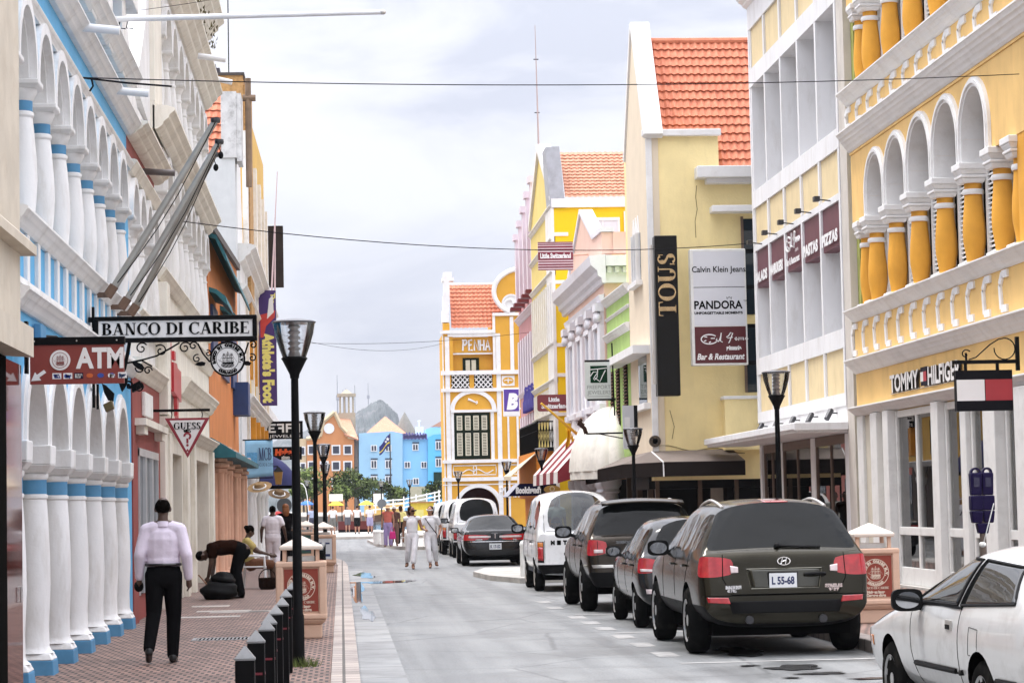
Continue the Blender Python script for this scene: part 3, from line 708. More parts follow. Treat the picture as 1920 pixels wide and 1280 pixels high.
# ---- orange building with teal awnings, coral cluster columns
Y0, Y1 = 54.31, 69.7
b = thing('orange_building', 'orange plastered building with teal awnings and coral clustered columns', 'building', (-4.5, 62, 0))
M_or = mat('orange paint', (.62, .21, .055), .7, var=.12, scale=1.5, dirt=.4, dirtcol=(.35, .10, .03), streak=1)
M_teal = mat('teal canvas', (.025, .13, .16), .6, var=.15, scale=6)
M_coral = mat('coral paint', (.62, .36, .25), .75, var=.12, scale=3, dirt=.4, dirtcol=(.32, .14, .09), streak=1)
mb = MB(FL); mb.ext([(Y0, 3.0), (Y0, 7.9), (54.8, 8.25), (Y1, 8.75), (Y1, 3.0)], -1, -.02); mb.build('wall', M_or, b)
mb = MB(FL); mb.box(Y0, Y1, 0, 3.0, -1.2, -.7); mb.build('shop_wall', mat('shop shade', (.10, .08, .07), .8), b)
mb = MB(FL); mb.box(Y0, 54.7, 8.0, 8.2, -1, .08); mb.ext([(54.7, 8.1), (Y1, 8.62), (Y1, 8.80), (54.7, 8.26)], -1.0, .08); mb.build('eave', mat('dark eave', (.09, .075, .07), .7), b)
aw = MB(FL)
for (y0, y1, z0, z1) in ((54.6, 68.6, 7.35, 8.0), (54.5, 57.6, 6.35, 6.75), (59.5, 63.4, 6.35, 6.75)):
 aw.prof([(-.02, z1), (.16, z1-.06), (.36, z0+.18), (.40, z0), (.36, z0), (.14, z1-.16), (-.02, z1-.10)], y0, y1)
aw.prof([(-.02, 3.35), (.55, 3.0), (.55, 2.88), (-.02, 2.88)], Y0+.2, Y1-.4)
aw.each('awning', M_teal, b, smooth=50)
wn = MB(FL)
for (y0, y1) in ((55.0, 57.2), (59.8, 63.0), (65, 67.6)):
 wn.box(y0, y1, 5.0, 6.4, -.03, .05)
wn.box(66.2, 67.6, 4.3, 5.2, -.03, .4)
wn.each('shutter', mat('navy shutters', (.02, .05, .16), .5, var=.2), b)
for i, y in enumerate((55.6, 58.6, 63.2, 67.4)):
 o = None
 m2 = MB()
 for k in range(5):
  a = -PI/2+PI*k/4; cx, cy = XL-.02+.20*math.cos(a), y+.42*math.sin(a)
  m2.lathe([(.13, .3), (.115, .34), (.115, 2.5), (.13, 2.56)], (cx, cy, .0), 10)
 o = m2.build('column', M_coral, b, smooth=40)
 m2 = MB()
 for (z0, z1, e_) in ((.10, .32, .10), (2.55, 2.66, .05), (2.67, 2.78, .10), (2.79, 2.9, .05), (2.91, 3.02, .12), (3.03, 3.14, .16)):
  m2.ext([(XL-.25, y-.5-e_), (XL+.12+e_*.6, y-.5-e_), (XL+.24+e_, y-.25), (XL+.24+e_, y+.25), (XL+.12+e_*.6, y+.5+e_), (XL-.25, y+.5+e_)], z0, z1)
 m2.build('capital', M_coral, o, bevel=.03)
# ---- white and yellow buildings beyond
Y0, Y1 = 71.02, 97.0
b = thing('yellow_building', 'yellow building with white cornices and tall arched upper windows on the left', 'building', (-4.5, 84, 0))
M_ye = mat('ochre yellow paint', (.64, .40, .085), .7, var=.10, scale=1.5, dirt=.3, dirtcol=(.4, .25, .08), streak=1)
mb = MB(FL); mb.box(Y0, 75.0, 0, 9.0, -2, 0.02); mb.box(75.0, Y1, 8.6, 9.2, -2, .05); mb.ext([(Y0, 9.0), (Y0, 13.0), (73.5, 13.4), (74.5, 11.3), (76, 9.0)], -1.5, -.05); mb.build('white_wall', M_wh, b)
mb = MB(FL); mb.box(75.01, Y1, 2.9, 8.6, -2, 0.0); mb.ext([(75.0, 9.2), (75.6, 12.5), (78, 14.6), (84, 15.2), (Y1, 15.6), (Y1, 9.2)], -2, -.04); mb.build('wall', M_ye, b)
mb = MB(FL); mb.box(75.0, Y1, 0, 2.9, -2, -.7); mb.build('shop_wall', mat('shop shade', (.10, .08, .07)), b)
mb = MB(FL); mould(mb, Y0, Y1, 9.0, .5, .5); mould(mb, Y0, Y1, 8.1, .25, .22); mould(mb, 72.3, Y1, 4.75, .4, .34); mould(mb, 72.3, Y1, 2.85, .2, .2)
for y in (75.3, 79.5, 83.7, 88, 92.2, 96.0): mb.box(y, y+.5, 2.9, 8.1, -.02, .10); mb.box(y, y+.7, 9.6, 13.6, -.05, .12)
mb.build('cornice', M_whc, b, smooth=30)
wn = MB(FL)
for y in (76.6, 80.8, 85.0, 89.4, 93.5):
 wn.box(y, y+1.5, 5.9, 7.8, -.02, .03); wn.cut(); wn.box(y, y+1.5, 3.3, 4.6, -.02, .03); wn.cut(); wn.box(y, y+1.4, 9.9, 12.2, -.05, .0)
 wn.ring(y+.7, 12.2, 0.01, .7, -.05, .0, n=12); wn.cut()
wn.each('window', M_win, b)
sh = MB(FL)
for y in (76.3, 80.5, 84.7, 89.1, 93.2): sh.box(y-.1, y+.25, 5.9, 7.8, .03, .12); sh.box(y+1.55, y+1.9, 5.9, 7.8, .03, .12); sh.box(y-.1, y+.3, 3.3, 4.6, .03, .25)
sh.each('shutter', mat('orange shutters', (.62, .27, .03), .6, var=.15), b)
for y in (77.2, 80.2, 84.3, 88.6, 92.8):
 o = lathe_part('column', [(.24, .12), (.2, .35), (.17, .4), (.18, 1.2), (.15, 2.1), (.2, 2.2), (.24, 2.4), (.2, 2.5), (.3, 2.85)], (XL-.05, y, 0), M_wh, b, n=12)
mb = MB(FL)
for y in (78.2, 82, 86): mb.box(y, y+1.3, .12, 2.6, -.6, -.1)
mb.each('pillar', M_ye, b)
b = thing('corner_building', 'pale building at the far end of the left row', 'building', (-5.5, 110, 0))
mb = MB(FL); mb.box(97.05, 128, 0, 5.5, -6, -1.2); mb.build('wall', mat('far rose plaster', (.42, .14, .11), .8), b)
mb = MB(FL); mould(mb, 97.05, 128, 5.4, .4, .1); mb.build('cornice', M_whc, b)
wn = MB(FL)
for y in (99, 104, 110, 117, 123): wn.box(y, y+2.4, .2, 2.6, -1.25, -1.15)
wn.each('window', M_win, b)
# ================================================================== right side of the street (facades facing -X)
def FR(X): return frame((X, 0, 0), (0, 1, 0), (0, 0, 1), (-1, 0, 0))
M_yel = mat('warm yellow paint', (.78, .51, .19), .7, var=.11, scale=1.4, bump=.08, dirt=.42, dirtcol=(.48, .29, .11), streak=1)
M_yel2 = mat('deep yellow paint', (.72, .35, .045), .7, var=.13, scale=2, bump=.06, dirt=.4, dirtcol=(.42, .20, .04), streak=1)
M_trim = mat('white moulding', (.76, .755, .75), .7, var=.06, scale=2, bump=.08, dirt=.35, dirtcol=(.42, .38, .33))
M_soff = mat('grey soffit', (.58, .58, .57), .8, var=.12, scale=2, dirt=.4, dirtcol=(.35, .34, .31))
X0 = 9.8; F0 = FR(X0)
b = thing('arcade_building', 'yellow and white building with bulging columns and round arches on the right', 'building', (11, 40, 0))
Y0, Y1 = 30.0, 44.98
mb = MB(F0); mb.box(Y0, Y1, 3.3, 5.0, -1.5, 0); mb.box(Y0, Y1, 8.2, 9.2, -1.5, 0); mb.box(Y0, Y1, 12.3, 14, -1.5, 0); mb.each('wall', M_yel, b)
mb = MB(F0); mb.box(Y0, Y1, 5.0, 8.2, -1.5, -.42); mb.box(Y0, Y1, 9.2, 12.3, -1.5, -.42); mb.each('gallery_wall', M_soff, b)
cy = [34.05, 35.15, 36.83, 38.58, 40.35, 42.03, 43.62]
for lv, (zl, zc, zs, zt) in enumerate(((5.25, 6.56, 7.24, 8.24), (9.42, 10.7, 11.38, 12.34))):
 mbs = MB(F0); mbf = MB(F0)
 for i in range(1, len(cy)-1):
  u0, u1 = cy[i], cy[i+1]; r = (u1-u0)/2-.125; cx = (u0+u1)/2
  mbs.ext([(u0, zc+.31), (u0, zt), (u1, zt), (u1, zc+.31), (cx+r, zc+.31)]+[(cx+r*math.cos(PI*j/20), zs+r*math.sin(PI*j/20)) for j in range(21)]+[(cx-r, zc+.31)], -.41, -.02)
  for a, (d, o_) in enumerate(((.0, .03), (.05, .065), (.095, .035))):
   mbf.ring(cx, zs, r+d-.005, r+d+.048, -.05-.34*(a == 0), o_, n=26)
   for sx in (-1, 1): mbf.box(min(cx+sx*(r+d-.005), cx+sx*(r+d+.048)), max(cx+sx*(r+d-.005), cx+sx*(r+d+.048)), zc+.312, zs-.002, -.05-.34*(a == 0), o_)
  mbf.cut()
 mbs.box(Y0, cy[1], zc+.31, zt, -.41, -.02); mbs.box(cy[-1], Y1, zc+.31, zt, -.41, -.02)
 mbs.build('spandrel', M_yel, b); mbf.each('arch_moulding', M_trim, b, smooth=40)
 MB(F0).box(Y0, 33.85, zl, zt, -.6, -.03).build('pier', M_yel2, b)
 for y in cy+[44.45]:
  s_ = .79 if y < 44 else .66
  h = zc-zl
  pf = [(.22, 0), (.19, .05), (.165, .07), (.18, .14), (.222, .30), (.228, .42), (.215, .56), (.185, .74), (.172, .86), (.2, .865), (.212, .88), (.212, .91), (.18, .925), (.172, .93), (.172, 1.0)]
  o = lathe_part('column', [(r*s_, zl+h*t) for r, t in pf], (X0+.17, y, 0), M_yel2, b, n=26)
  lathe_part('collar', [(.202*s_, zl+h*.862), (.217*s_, zl+h*.88), (.217*s_, zl+h*.91), (.202*s_, zl+h*.928)], (X0+.17, y, 0), M_trim, o)
  m2 = MB()
  m2.frus(X0+.14, y, zc-.004, zc+.07, .21*s_, .21*s_, .25*s_, .25*s_); m2.frus(X0+.14, y, zc+.072, zc+.12, .27*s_, .27*s_, .27*s_, .27*s_); m2.frus(X0+.14, y, zc+.122, zc+.20, .24*s_, .24*s_, .30*s_, .30*s_); m2.frus(X0+.14, y, zc+.202, zc+.308, .31*s_, .31*s_, .31*s_, .31*s_)
  m2.build('capital', M_trim, o, bevel=.015)
  m2 = MB(); m2.frus(X0+.14, y, zl-.03, zl+.06, .27*s_, .27*s_, .25*s_, .25*s_); m2.build('base', M_trim, o, bevel=.01)
 # louvred doors behind the columns
 for i in range(1, len(cy)-1):
  c0 = (cy[i]+cy[i+1])/2; r = .70
  wd = MB(F0).box(c0-r, c0+r, zl, zs, -.418, -.385).build('louvred_door', M_dark, b)
  m2 = MB(F0)
  for k in range(int((zc+.2-zl)/.075)): m2.prof([(-.38, zl+.05+k*.075), (-.345, zl+.05+k*.075), (-.375, zl+.09+k*.075)], c0-r+.08, c0+r-.08)
  m2.build('louvre', M_trim, wd)
  m2 = MB(F0)
  for x_ in (c0-r, c0-.04, c0+r-.09): m2.box(x_, x_+.09, zl, zc+.3, -.384, -.33)
  m2.box(c0-r, c0+r, zc+.26, zc+.36, -.384, -.32)
  for k in range(5): a = R(30+30*k); m2.tube([(c0, zs-.1, -.375), (c0+r*.9*math.cos(a), zs-.1+r*.95*math.sin(a), -.375)], .022, 5)
  m2.build('frame', M_trim, wd)
  MB(F0).ring(c0, zs, .01, .70, -.417, -.39, n=14).build('fanlight', M_dark, wd)
mb = MB(F0)
mould(mb, Y0, Y1+.02, 5.0, .22, .22, 4); mould(mb, Y0, Y1+.02, 4.02, .26, .24, 4); mould(mb, Y0, Y1+.02, 3.22, .16, .20, 3)
mould(mb, Y0, Y1+.02, 8.25, .36, .26, 5); mould(mb, Y0, Y1+.02, 9.14, .24, .24, 4); mould(mb, Y0, Y1+.02, 12.4, .4, .3, 4)
mb.each('cornice', M_trim, b, smooth=30)
# half-hexagon relief ornaments on the two parapet bands
for (zb, zt) in ((4.36, 4.98), (8.72, 9.10)):
 y = 34.3; h = zt-zb
 while y < 44.7:
  m2 = MB(F0)
  t = .11
  P = [(y+.16, zb+h*.09), (y+.46, zb+h*.10), (y+.51, zb+h*.68), (y+.37, zb+h*.91), (y+.08, zb+h*.91)]
  for q0, q1 in zip(P, P[1:]):
   dx, dz = q1[0]-q0[0], q1[1]-q0[1]; l_ = math.hypot(dx, dz); nx, nz = -dz/l_*t/2, dx/l_*t/2
   m2.ext([(q0[0]+nx, q0[1]+nz), (q1[0]+nx, q1[1]+nz), (q1[0]-nx, q1[1]-nz), (q0[0]-nx, q0[1]-nz)], -.01, .032+.003*(q0[0] > y+.3))
  m2.build('relief', M_trim, b)
  y += .94
# shop front
M_fr = mat('white shop frame', (.72, .72, .70), .45, var=.05, dirt=.25)
M_pier = mat('beige pier', (.56, .52, .43), .75, var=.08, dirt=.3, streak=1)
MB(F0).box(Y0, Y1, 0, 3.25, -3.2, -3.0).build('shop_wall', mat('shop back wall', (.62, .46, .22), .8, var=.35), b)  # wall colour kept bright to stand in for the shop's interior lighting
MB(F0).box(Y0, Y1, .0, .16, -3.0, .12).build('step', M_conc, b)
for (y0, y1, o_) in ((44.5, 44.97, .02), (43.0, 43.5, .10), (42.0, 42.4, .12), (38.5, 38.95, .10), (36.9, 37.25, .06), (34.95, 35.6, .14), (33.3, 33.9, .14), (30, 31, .1)):
 o = MB(F0).box(y0, y1, .16, 3.22, -.1, o_).build('pier', M_fr, b, bevel=.015)
for (y0, y1) in ((43.5, 44.5), (42.4, 43.0), (31.0, 33.3)): MB(F0).box(y0, y1, .16, 3.22, -.3, -.04).build('infill', M_pier, b)
GLS = glass('shop glass', (.80, .82, .80), 0, .18)
for (y0, y1) in ((38.98, 41.98), (37.27, 38.48), (35.62, 36.88), (33.92, 34.93)):
 o = MB(F0).box(y0+.06, y1-.06, .30, 3.12, -.075, -.065).build('window', GLS, b)
 m2 = MB(F0); m2.box(y0, y0+.09, .16, 3.2, -.12, -.02); m2.box(y1-.09, y1, .16, 3.2, -.12, -.02); m2.box(y0+.092, y1-.092, 3.08, 3.2, -.118, -.03); m2.box(y0+.092, y1-.092, .16, .46, -.118, -.03); m2.box(y0+.092, y1-.092, 1.02, 1.16, -.118, -.025)
 if y1-y0 > 2: m2.box(y0+1.45, y0+1.56, .462, 3.078, -.117, -.028)
 m2.build('frame', M_fr, o, bevel=.008)
m2 = MB(F0)
rnd = random.Random(8)
for y in (40.9, 39.7, 36.2, 34.4):
 m2.box(y-.5, y+.4, .16, .55, -1.6, -.8)
m2.each('display_plinth', mat('display white', (.6, .6, .58), .6), b)
for k, (y, c) in enumerate(((41.1, (.02, .03, .09)), (40.2, (.35, .04, .04)), (39.5, (.5, .5, .5)), (36.2, (.03, .03, .03)), (34.5, (.10, .12, .3)))):
 t = thing('mannequin', ['mannequin in navy top inside the shop window', 'mannequin in red top inside the shop window', 'mannequin in pale grey top inside the shop window', 'mannequin in black top behind the second pane', 'mannequin in blue top behind the nearest pane'][k], 'mannequin', (X0+1.2, y, .56))
 m2 = MB(); m2.lathe([(.13, .0), (.15, .5), (.19, .75), (.15, .98), (.21, 1.28), (.07, 1.4), (.055, 1.44)], (X0+1.2, y, .56), 12); m2.build('torso', mat('cloth%d' % k, c, .9), t, smooth=50)
 MB().ball((X0+1.2, y, 2.12), .09, .09, .12).build('head', M_pier, t, smooth=60)
# shop name in metal letters on the fascia, reads left to right from far to near
FN = frame((X0, 0, 0), (0, -1, 0), (0, 0, 1), (-1, 0, 0))
s = thing('shop_sign', 'silver raised letter sign with small flag mark on the yellow fascia', 'sign', (X0-.05, 39.5, 3.7))
M_sil = mat('brushed steel', (.62, .60, .57), .35, metal=.7, var=.05)
ya, yb = onX(1675, 720, X0)[0], onX(1808, 690, X0)[0]
M_ivory0 = mat('letter white', (.74, .72, .70), .5); lt = MB(FN); n1_ = 5; tot = ya-yb
def raised(mb, s_, xc, z, wd, h, d, bold=.03):
 vs, fs = glyphs(s_, 1.0, bold=bold); x0_ = min(v[0] for v in vs); x1_ = max(v[0] for v in vs); y1_ = max(v[1] for v in vs)
 for dd in ((d,) if mb.k == 0 else (d*.3, d*.55, d*.8)): mb.add([((v[0]-(x0_+x1_)/2)*wd/(x1_-x0_)+xc, z+v[1]*h/y1_, dd) for v in vs], fs)
raised(lt, 'TOMMY', -(ya-tot*.22), 3.53, tot*.43, .30, .07); raised(lt, 'HILFIGER', -(ya-tot*.785), 3.53, tot*.43, .30, .07)
lt.mi_(1); raised(lt, 'TOMMY', -(ya-tot*.22), 3.525, tot*.43, .30, .07, .045); raised(lt, 'HILFIGER', -(ya-tot*.785), 3.525, tot*.43, .30, .07, .045)
lt.build('lettering', [M_ivory0, mat('letter edge', (.10, .075, .055), .5)], s, fix=False)
xm = -(ya-tot*.505)
MB(FN).box(xm-.2, xm+.2, 3.53, 3.84, .01, .06).build('mark', mat('navy', (.012, .012, .03), .5), s)
m2 = MB(FN); m2.box(xm-.2, xm+.0, 3.60, 3.76, .061, .066); m2.build('white_field', M_fr, s)
MB(FN).box(xm+.002, xm+.2, 3.60, 3.76, .061, .066).build('red_field', mat('flag red', (.42, .03, .05), .5), s)
m2 = MB(F0)
m2.box(yb-.1, ya+.1, 3.5, 3.515, .005, .03); m2.build('rail', M_sil, s)
# narrow green gap and white tower
M_tow = mat('tower white', (.72, .72, .73), .7, var=.06, scale=1.0, bump=.08, dirt=.5, dirtcol=(.45, .42, .38), streak=1)
M_crp = mat('cream panel', (.70, .57, .34), .75, var=.07, scale=2, dirt=.5, dirtcol=(.46, .36, .2), streak=1)
M_mar = mat('maroon panel', (.125, .035, .05), .55, var=.12, scale=3)
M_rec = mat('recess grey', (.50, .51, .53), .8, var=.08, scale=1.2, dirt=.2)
b = thing('narrow_wall', 'narrow lime green strip of wall between the two right hand buildings', 'wall', (10.5, 45.3, 0))
MB(F0).box(44.99, 45.22, 0, 14.2, -3, -.14).build('strip', mat('lime plaster', (.34, .36, .10), .8, var=.2, dirt=.6, dirtcol=(.06, .06, .03), streak=1), b)
b = thing('white_tower', 'white modern office block with deep window bays and maroon panels', 'building', (11.5, 51, 0))
Y0, Y1 = 45.23, 55.75
mb = MB(F0); mb.box(Y0, 45.85, 0, 13.9, -4, 0); mb.build('corner_pier', mat('raw concrete', (.56, .52, .47), .8, var=.1, scale=2, dirt=.4, streak=1), b)
mb = MB(F0)
for (z0, z1) in ((12.75, 13.5), (11.38, 11.8), (8.50, 8.9), (4.6, 4.97), (3.47, 3.72)): mb.box(45.86, Y1, z0, z1, -2, .02)
mb.box(45.86, Y1, 7.49, 7.63, -2, .015); mb.box(45.86, Y1, 2.95, 3.469, -2, 0); mb.box(Y1-.25, Y1, 0, 13.48, -4, 0); mb.build('wall', M_tow, b)
mb = MB(F0); mould(mb, 45.86, Y1+.1, 13.3, .3, .32); mb.build('cornice', M_trim, b)
fy_ = [45.87+i*(Y1-.14-45.87)/5 for i in range(6)]
for y in fy_:
 m2 = MB(F0)
 for (z0, z1) in ((11.802, 12.748), (8.902, 11.378), (7.632, 8.498), (4.972, 7.488), (3.722, 4.598)): m2.box(y, y+.14, z0, z1, -2.0 if z1-z0 > 1.5 else -.3, .018)
 m2.build('fin', M_tow, b)
for i in range(5):
 y0, y1 = fy_[i]+.142, fy_[i+1]-.002
 m2 = MB(F0); m2.box(y0, y1, 11.802, 12.748, -.3, -.03); m2.box(y0, y1, 7.632, 8.498, -.3, -.03); m2.box(y0, y1, 3.722, 4.598, -.3, -.03); m2.each('panel', M_crp, b)
 MB(F0).box(y0, y1, 6.63, 7.488, -.3, -.03).build('maroon_panel', M_mar, b)
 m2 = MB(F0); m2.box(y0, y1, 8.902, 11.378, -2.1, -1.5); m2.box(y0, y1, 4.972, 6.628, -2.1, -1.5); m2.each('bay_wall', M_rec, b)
# words on the maroon panels
M_wt = mat('sign white', (.78, .78, .78), .6, var=0)
s = thing('panel_lettering', 'white food words painted across the five maroon panels', 'sign', (X0-.05, 51, 6.7))
def deco_logo(mb, x, y, w, k):
 """hand drawn restaurant mark: open oval, dots and loose script strokes"""
 def st(pts, wd): mb.tube([(x+p[0]*k, y+p[1]*k, w) for p in pts], wd*k, 5)
 st([(.30*math.cos(R(a)), .19+.17*math.sin(R(a))) for a in range(40, 330, 18)], .022)
 st([(.05, .22), (.2, .22)], .02); st([(-.18, .28), (-.08, .27)], .022); st([(-.2, .12), (-.12, .15)], .022); st([(-.02, .07), (.05, .1)], .022)
 st([(.24, .14), (.27, .22), (.28, .12), (.33, .10), (.38, .2), (.44, .42), (.40, .12), (.48, .08)], .02)
 st([(.62, .26), (.70, .30), (.78, .42), (.86, .40), (.74, .10), (.70, .04)], .02); st([(.66, .22), (.86, .25)], .016)
 st([(.98, .14), (.93, .2), (.98, .25), (1.02, .18), (.98, .14)], .018); st([(1.06, .13), (1.09, .25), (1.12, .15), (1.16, .25), (1.19, .15), (1.23, .25), (1.26, .14)], .018)
 st([(1.36, .14), (1.31, .2), (1.36, .25), (1.41, .18), (1.36, .14)], .018)
words = ['PIZZAS', 'PASTAS', None, 'HAMBURGERS', 'SALADS']
for i, wd in enumerate(words):
 yc = (fy_[i]+.142+fy_[i+1])/2
 m2 = MB(FN)
 if wd: write(m2, wd, -yc, 6.74, .034, .30, width=min(1.55, .26*len(wd)), bold=.02)
 else:
  deco_logo(m2, -yc-.45, 7.02, .034, .9); write(m2, 'pizzeria', -yc+.45, 6.96, .034, .12); write(m2, 'Bar & Restaurant', -yc, 6.74, .034, .2, width=1.5, bold=.01)
 m2.build('lettering', M_wt, s, fix=False)
# canopy, spot lights and shop windows of the tower
mb = MB(F0); mb.box(45.9, 57.3, 2.96, 3.12, .0, 1.0); mb.box(45.85, 57.4, 3.02, 3.16, .98, 1.06); mb.box(45.8, 45.9, 3.0, 3.155, 0, 1.058); mb.build('canopy', M_tow, b, bevel=.015)
M_gun = mat('gunmetal', (.05, .05, .055), .4, metal=.5)
for k in range(5):
 y = 46.8+k*1.95
 t = thing('spotlight', 'small grey spotlight above the white canopy, %s' % ['nearest the corner', 'second from the corner', 'middle one', 'fourth from the corner', 'farthest from the corner'][k], 'spotlight', (X0-.1, y, 3.3), group='spotlights over the canopy')
 m2 = MB(F0); m2.tube([(y, 3.36, .0), (y, 3.36, .12), (y, 3.32, .16)], .014, 6); m2.build('bracket', M_gun, t)
 m2 = MB(F0); m2.tube([(y+.02, 3.42, .12), (y-.1, 3.24, .24)], .055, 10); m2.build('housing', M_gun, t, smooth=40)
 t2 = thing('floodlight', 'tiny floodlight above the maroon panels, %s' % ['nearest the corner', 'second from the corner', 'middle one', 'fourth from the corner', 'farthest from the corner'][k], 'floodlight', (X0-.1, y, 7.6), group='floodlights over the maroon panels')
 m2 = MB(F0); m2.tube([(y, 7.57, .0), (y, 7.60, .25)], .014, 6); m2.build('arm', M_gun, t2)
 m2 = MB(F0); m2.box(y-.09, y+.09, 7.56, 7.66, .24, .36); m2.build('housing', M_gun, t2, bevel=.01)
MB(F0).box(45.86, 55.4, 0, 2.94, -3, -2.6).build('shop_wall', mat('shop dim', (.26, .17, .12), .8, var=.4, scale=.8), b)
for (y0, y1) in ((45.86, 46.3), (49.3, 49.75), (53.0, 53.4)): MB(F0).box(y0, y1, 0.12, 2.94, -.4, -.02).build('pier', M_tow, b, bevel=.01)
for (y0, y1) in ((46.32, 49.28), (49.77, 52.98), (53.42, 55.4)):
 o = MB(F0).box(y0, y1, .5, 2.75, -.075, -.065).build('window', GLS, b)
 m2 = MB(F0); m2.box(y0, y1, 2.752, 2.94, -.1, -.03); m2.box(y0, y0+.06, .5, 2.75, -.09, -.035); m2.box(y1-.06, y1, .5, 2.75, -.09, -.035); m2.box((y0+y1)/2-.03, (y0+y1)/2+.03, .5, 2.75, -.09, -.04); m2.box(y0, y1, .12, .499, -.1, -.03); m2.build('frame', mat('brown frame', (.16, .11, .085), .6), o)
# ---- cream building whose side wall closes off the wider street
YS = 57.9; X1 = 7.55; F1 = FR(X1)
M_cr2 = mat('pale cream stucco', (.70, .60, .46), .8, var=.05, scale=1.5, bump=.1, dirt=.2, dirtcol=(.5, .42, .3), streak=1)
M_cy = mat('straw yellow stucco', (.88, .73, .38), .85, var=.09, scale=1.4, bump=.25, bscale=24, dirt=.3, dirtcol=(.58, .46, .24), streak=1)
b = thing('gabled_building', 'tall straw yellow building with cream gable and steep orange tiled roof', 'building', (9.5, 60, 0))
FS = frame((0, YS, 0), (1, 0, 0), (0, 0, 1), (0, -1, 0))          # side wall: x, z, towards the camera
xr0 = 9.36
mb = MB(FS); mb.ext([(X1+.02, 2.2), (X1+.02, 10.62), (xr0, 10.62), (xr0, 9.7), (13, 9.7), (13, 2.2)], -4.5, 0); mb.box(9.28, 10.3, 2.9, 4.12, 0, .45); mb.build('side_wall', M_cy, b)
mb = MB(F1); mb.ext([(YS-.02, 2.4), (YS-.02, 10.7), (59.9, 13.75), (61.85, 10.7), (61.85, 2.4)], -.32, .0); mb.build('gable_wall', M_cr2, b)
mb = MB(F1)
for (p0, p1) in (((57.8, 10.55), (59.9, 13.72)), ((61.95, 10.55), (59.9, 13.722))):
 dx, dz = p1[0]-p0[0], p1[1]-p0[1]; l_ = math.hypot(dx, dz); nx, nz = -dz/l_*.17*(1 if dx > 0 else -1), dx/l_*.17*(1 if dx > 0 else -1)
 mb.ext([p0, p1, (p1[0]+nx, p1[1]+nz), (p0[0]+nx, p0[1]+nz)], -.42, .05+.004*(dx > 0))
mb.build('coping', M_trim, b)
mb = MB(FS); mb.box(X1-.08, xr0+.06, 10.6, 10.76, -.02, .14); mb.box(8.75, 13, 9.52, 9.80, -.02, .5); mb.box(9.0, 13, 9.40, 9.518, -.02, .3); mb.box(9.1, 13, 8.68, 8.84, -.02, .45); mb.box(9.24, 10.3, 4.12, 4.2, -.02, .5); mb.box(X1+.005, X1+.16, 2.9, 10.59, 0, .05); mb.build('ledge', M_trim, b, bevel=.015)
mb = MB(); tile_roof(mb, lambda a, c: (Vector((X1+.33+a*4.2, YS+.16+c*1.9, 9.80+c*3.52)), Vector((0, -.87, .49))), 24, 15, .045)
mb.build('roof', M_tile, b, fix=False)
mb = MB(); mb.tube([(X1+.33, YS+2.05, 13.36), (12, YS+2.05, 13.36)], .085, 8); mb.build('ridge', M_tile, b)
wn = MB(FS); wn.box(9.92, 10.6, 6.2, 8.55, 0, .012); wn.box(9.92, 10.6, 4.3, 5.9, 0, .012); wn.each('window', M_win, b)
mb = MB(FS); mb.box(9.86, 9.918, 6.2, 8.6, -.01, .06); mb.box(9.86, 9.918, 4.3, 5.9, -.01, .06); mb.each('frame', mat('brown frame', (.16, .11, .085)), b)
mb = MB(F1); mb.box(59.2, 60.6, 7.2, 8.4, -.05, .004); mb.build('window', M_win, b)
mb = MB(F1)
for y in (59.3, 59.75, 60.2): mb.ext([(y, 8.4), (y+.35, 8.4), (y+.175, 8.85)], .005, .04); mb.box(y, y+.06, 7.2, 8.4, .005, .12)
mb.box(59.0, 60.8, 7.08, 7.2, 0, .16); mb.box(57.9, 64.5, 5.3, 5.5, 0, .42); mb.box(58.0, 61.6, 3.95, 4.1, 0, .16); mb.build('ledge', M_trim, b)
MB(F1).box(58.6, 60.2, 4.1, 5.29, -.1, .006).build('window', M_win, b)
mb = MB(FS); mb.box(X1-.05, 13, 2.0, 2.4, -4, -.4); mb.build('lintel', M_blk, b)
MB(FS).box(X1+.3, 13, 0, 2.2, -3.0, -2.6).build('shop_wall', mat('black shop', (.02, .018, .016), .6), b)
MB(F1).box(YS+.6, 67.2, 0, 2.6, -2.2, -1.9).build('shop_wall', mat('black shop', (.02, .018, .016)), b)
for x in (X1+.1, 8.7, 9.6): MB(FS).box(x, x+.1, .12, 2.3, -.5, -.36).build('post', mat('bronze post', (.10, .07, .05), .4, metal=.6), b)
for y in (60.2, 62.4, 64.6): MB(F1).box(y, y+.1, .12, 2.4, -.3, -.16).build('post', mat('bronze post', (.1, .07, .05)), b)
xa, za = onY(1332, 890, YS+1.2); xb, zb = onY(1386, 930, YS+1.2)
t = thing('window_poster', 'pale poster board standing inside the dark shop entrance', 'poster', ((xa+xb)/2, YS+1.2, zb-.6))
MB().box(xa, xb, YS+1.2, YS+1.24, zb-.6, za).build('poster_panel', mat('poster cream', (.55, .50, .42), .7, var=.1), t)
m2 = MB(FS)
for P_ in ([(8.80, 9.38), (8.77, 9.1), (8.80, 8.8), (8.74, 8.5), (8.75, 8.1)], [(9.9, 6.1), (9.7, 5.6), (9.75, 5.2)], [(8.0, 3.9), (8.1, 3.5), (8.04, 3.2)]): m2.tube([(a, c, .001) for a, c in P_], .008, 4)
m2.each('crack', mat('crack brown', (.16, .11, .05), .9, var=0), b)
m2 = MB(FS); m2.tube([(7.6+.17*k, 3.02+.05*math.sin(k*.9)-.012*k, .012) for k in range(14)], .012, 5); m2.build('cable', mat('cable tan', (.30, .24, .12), .7), b)
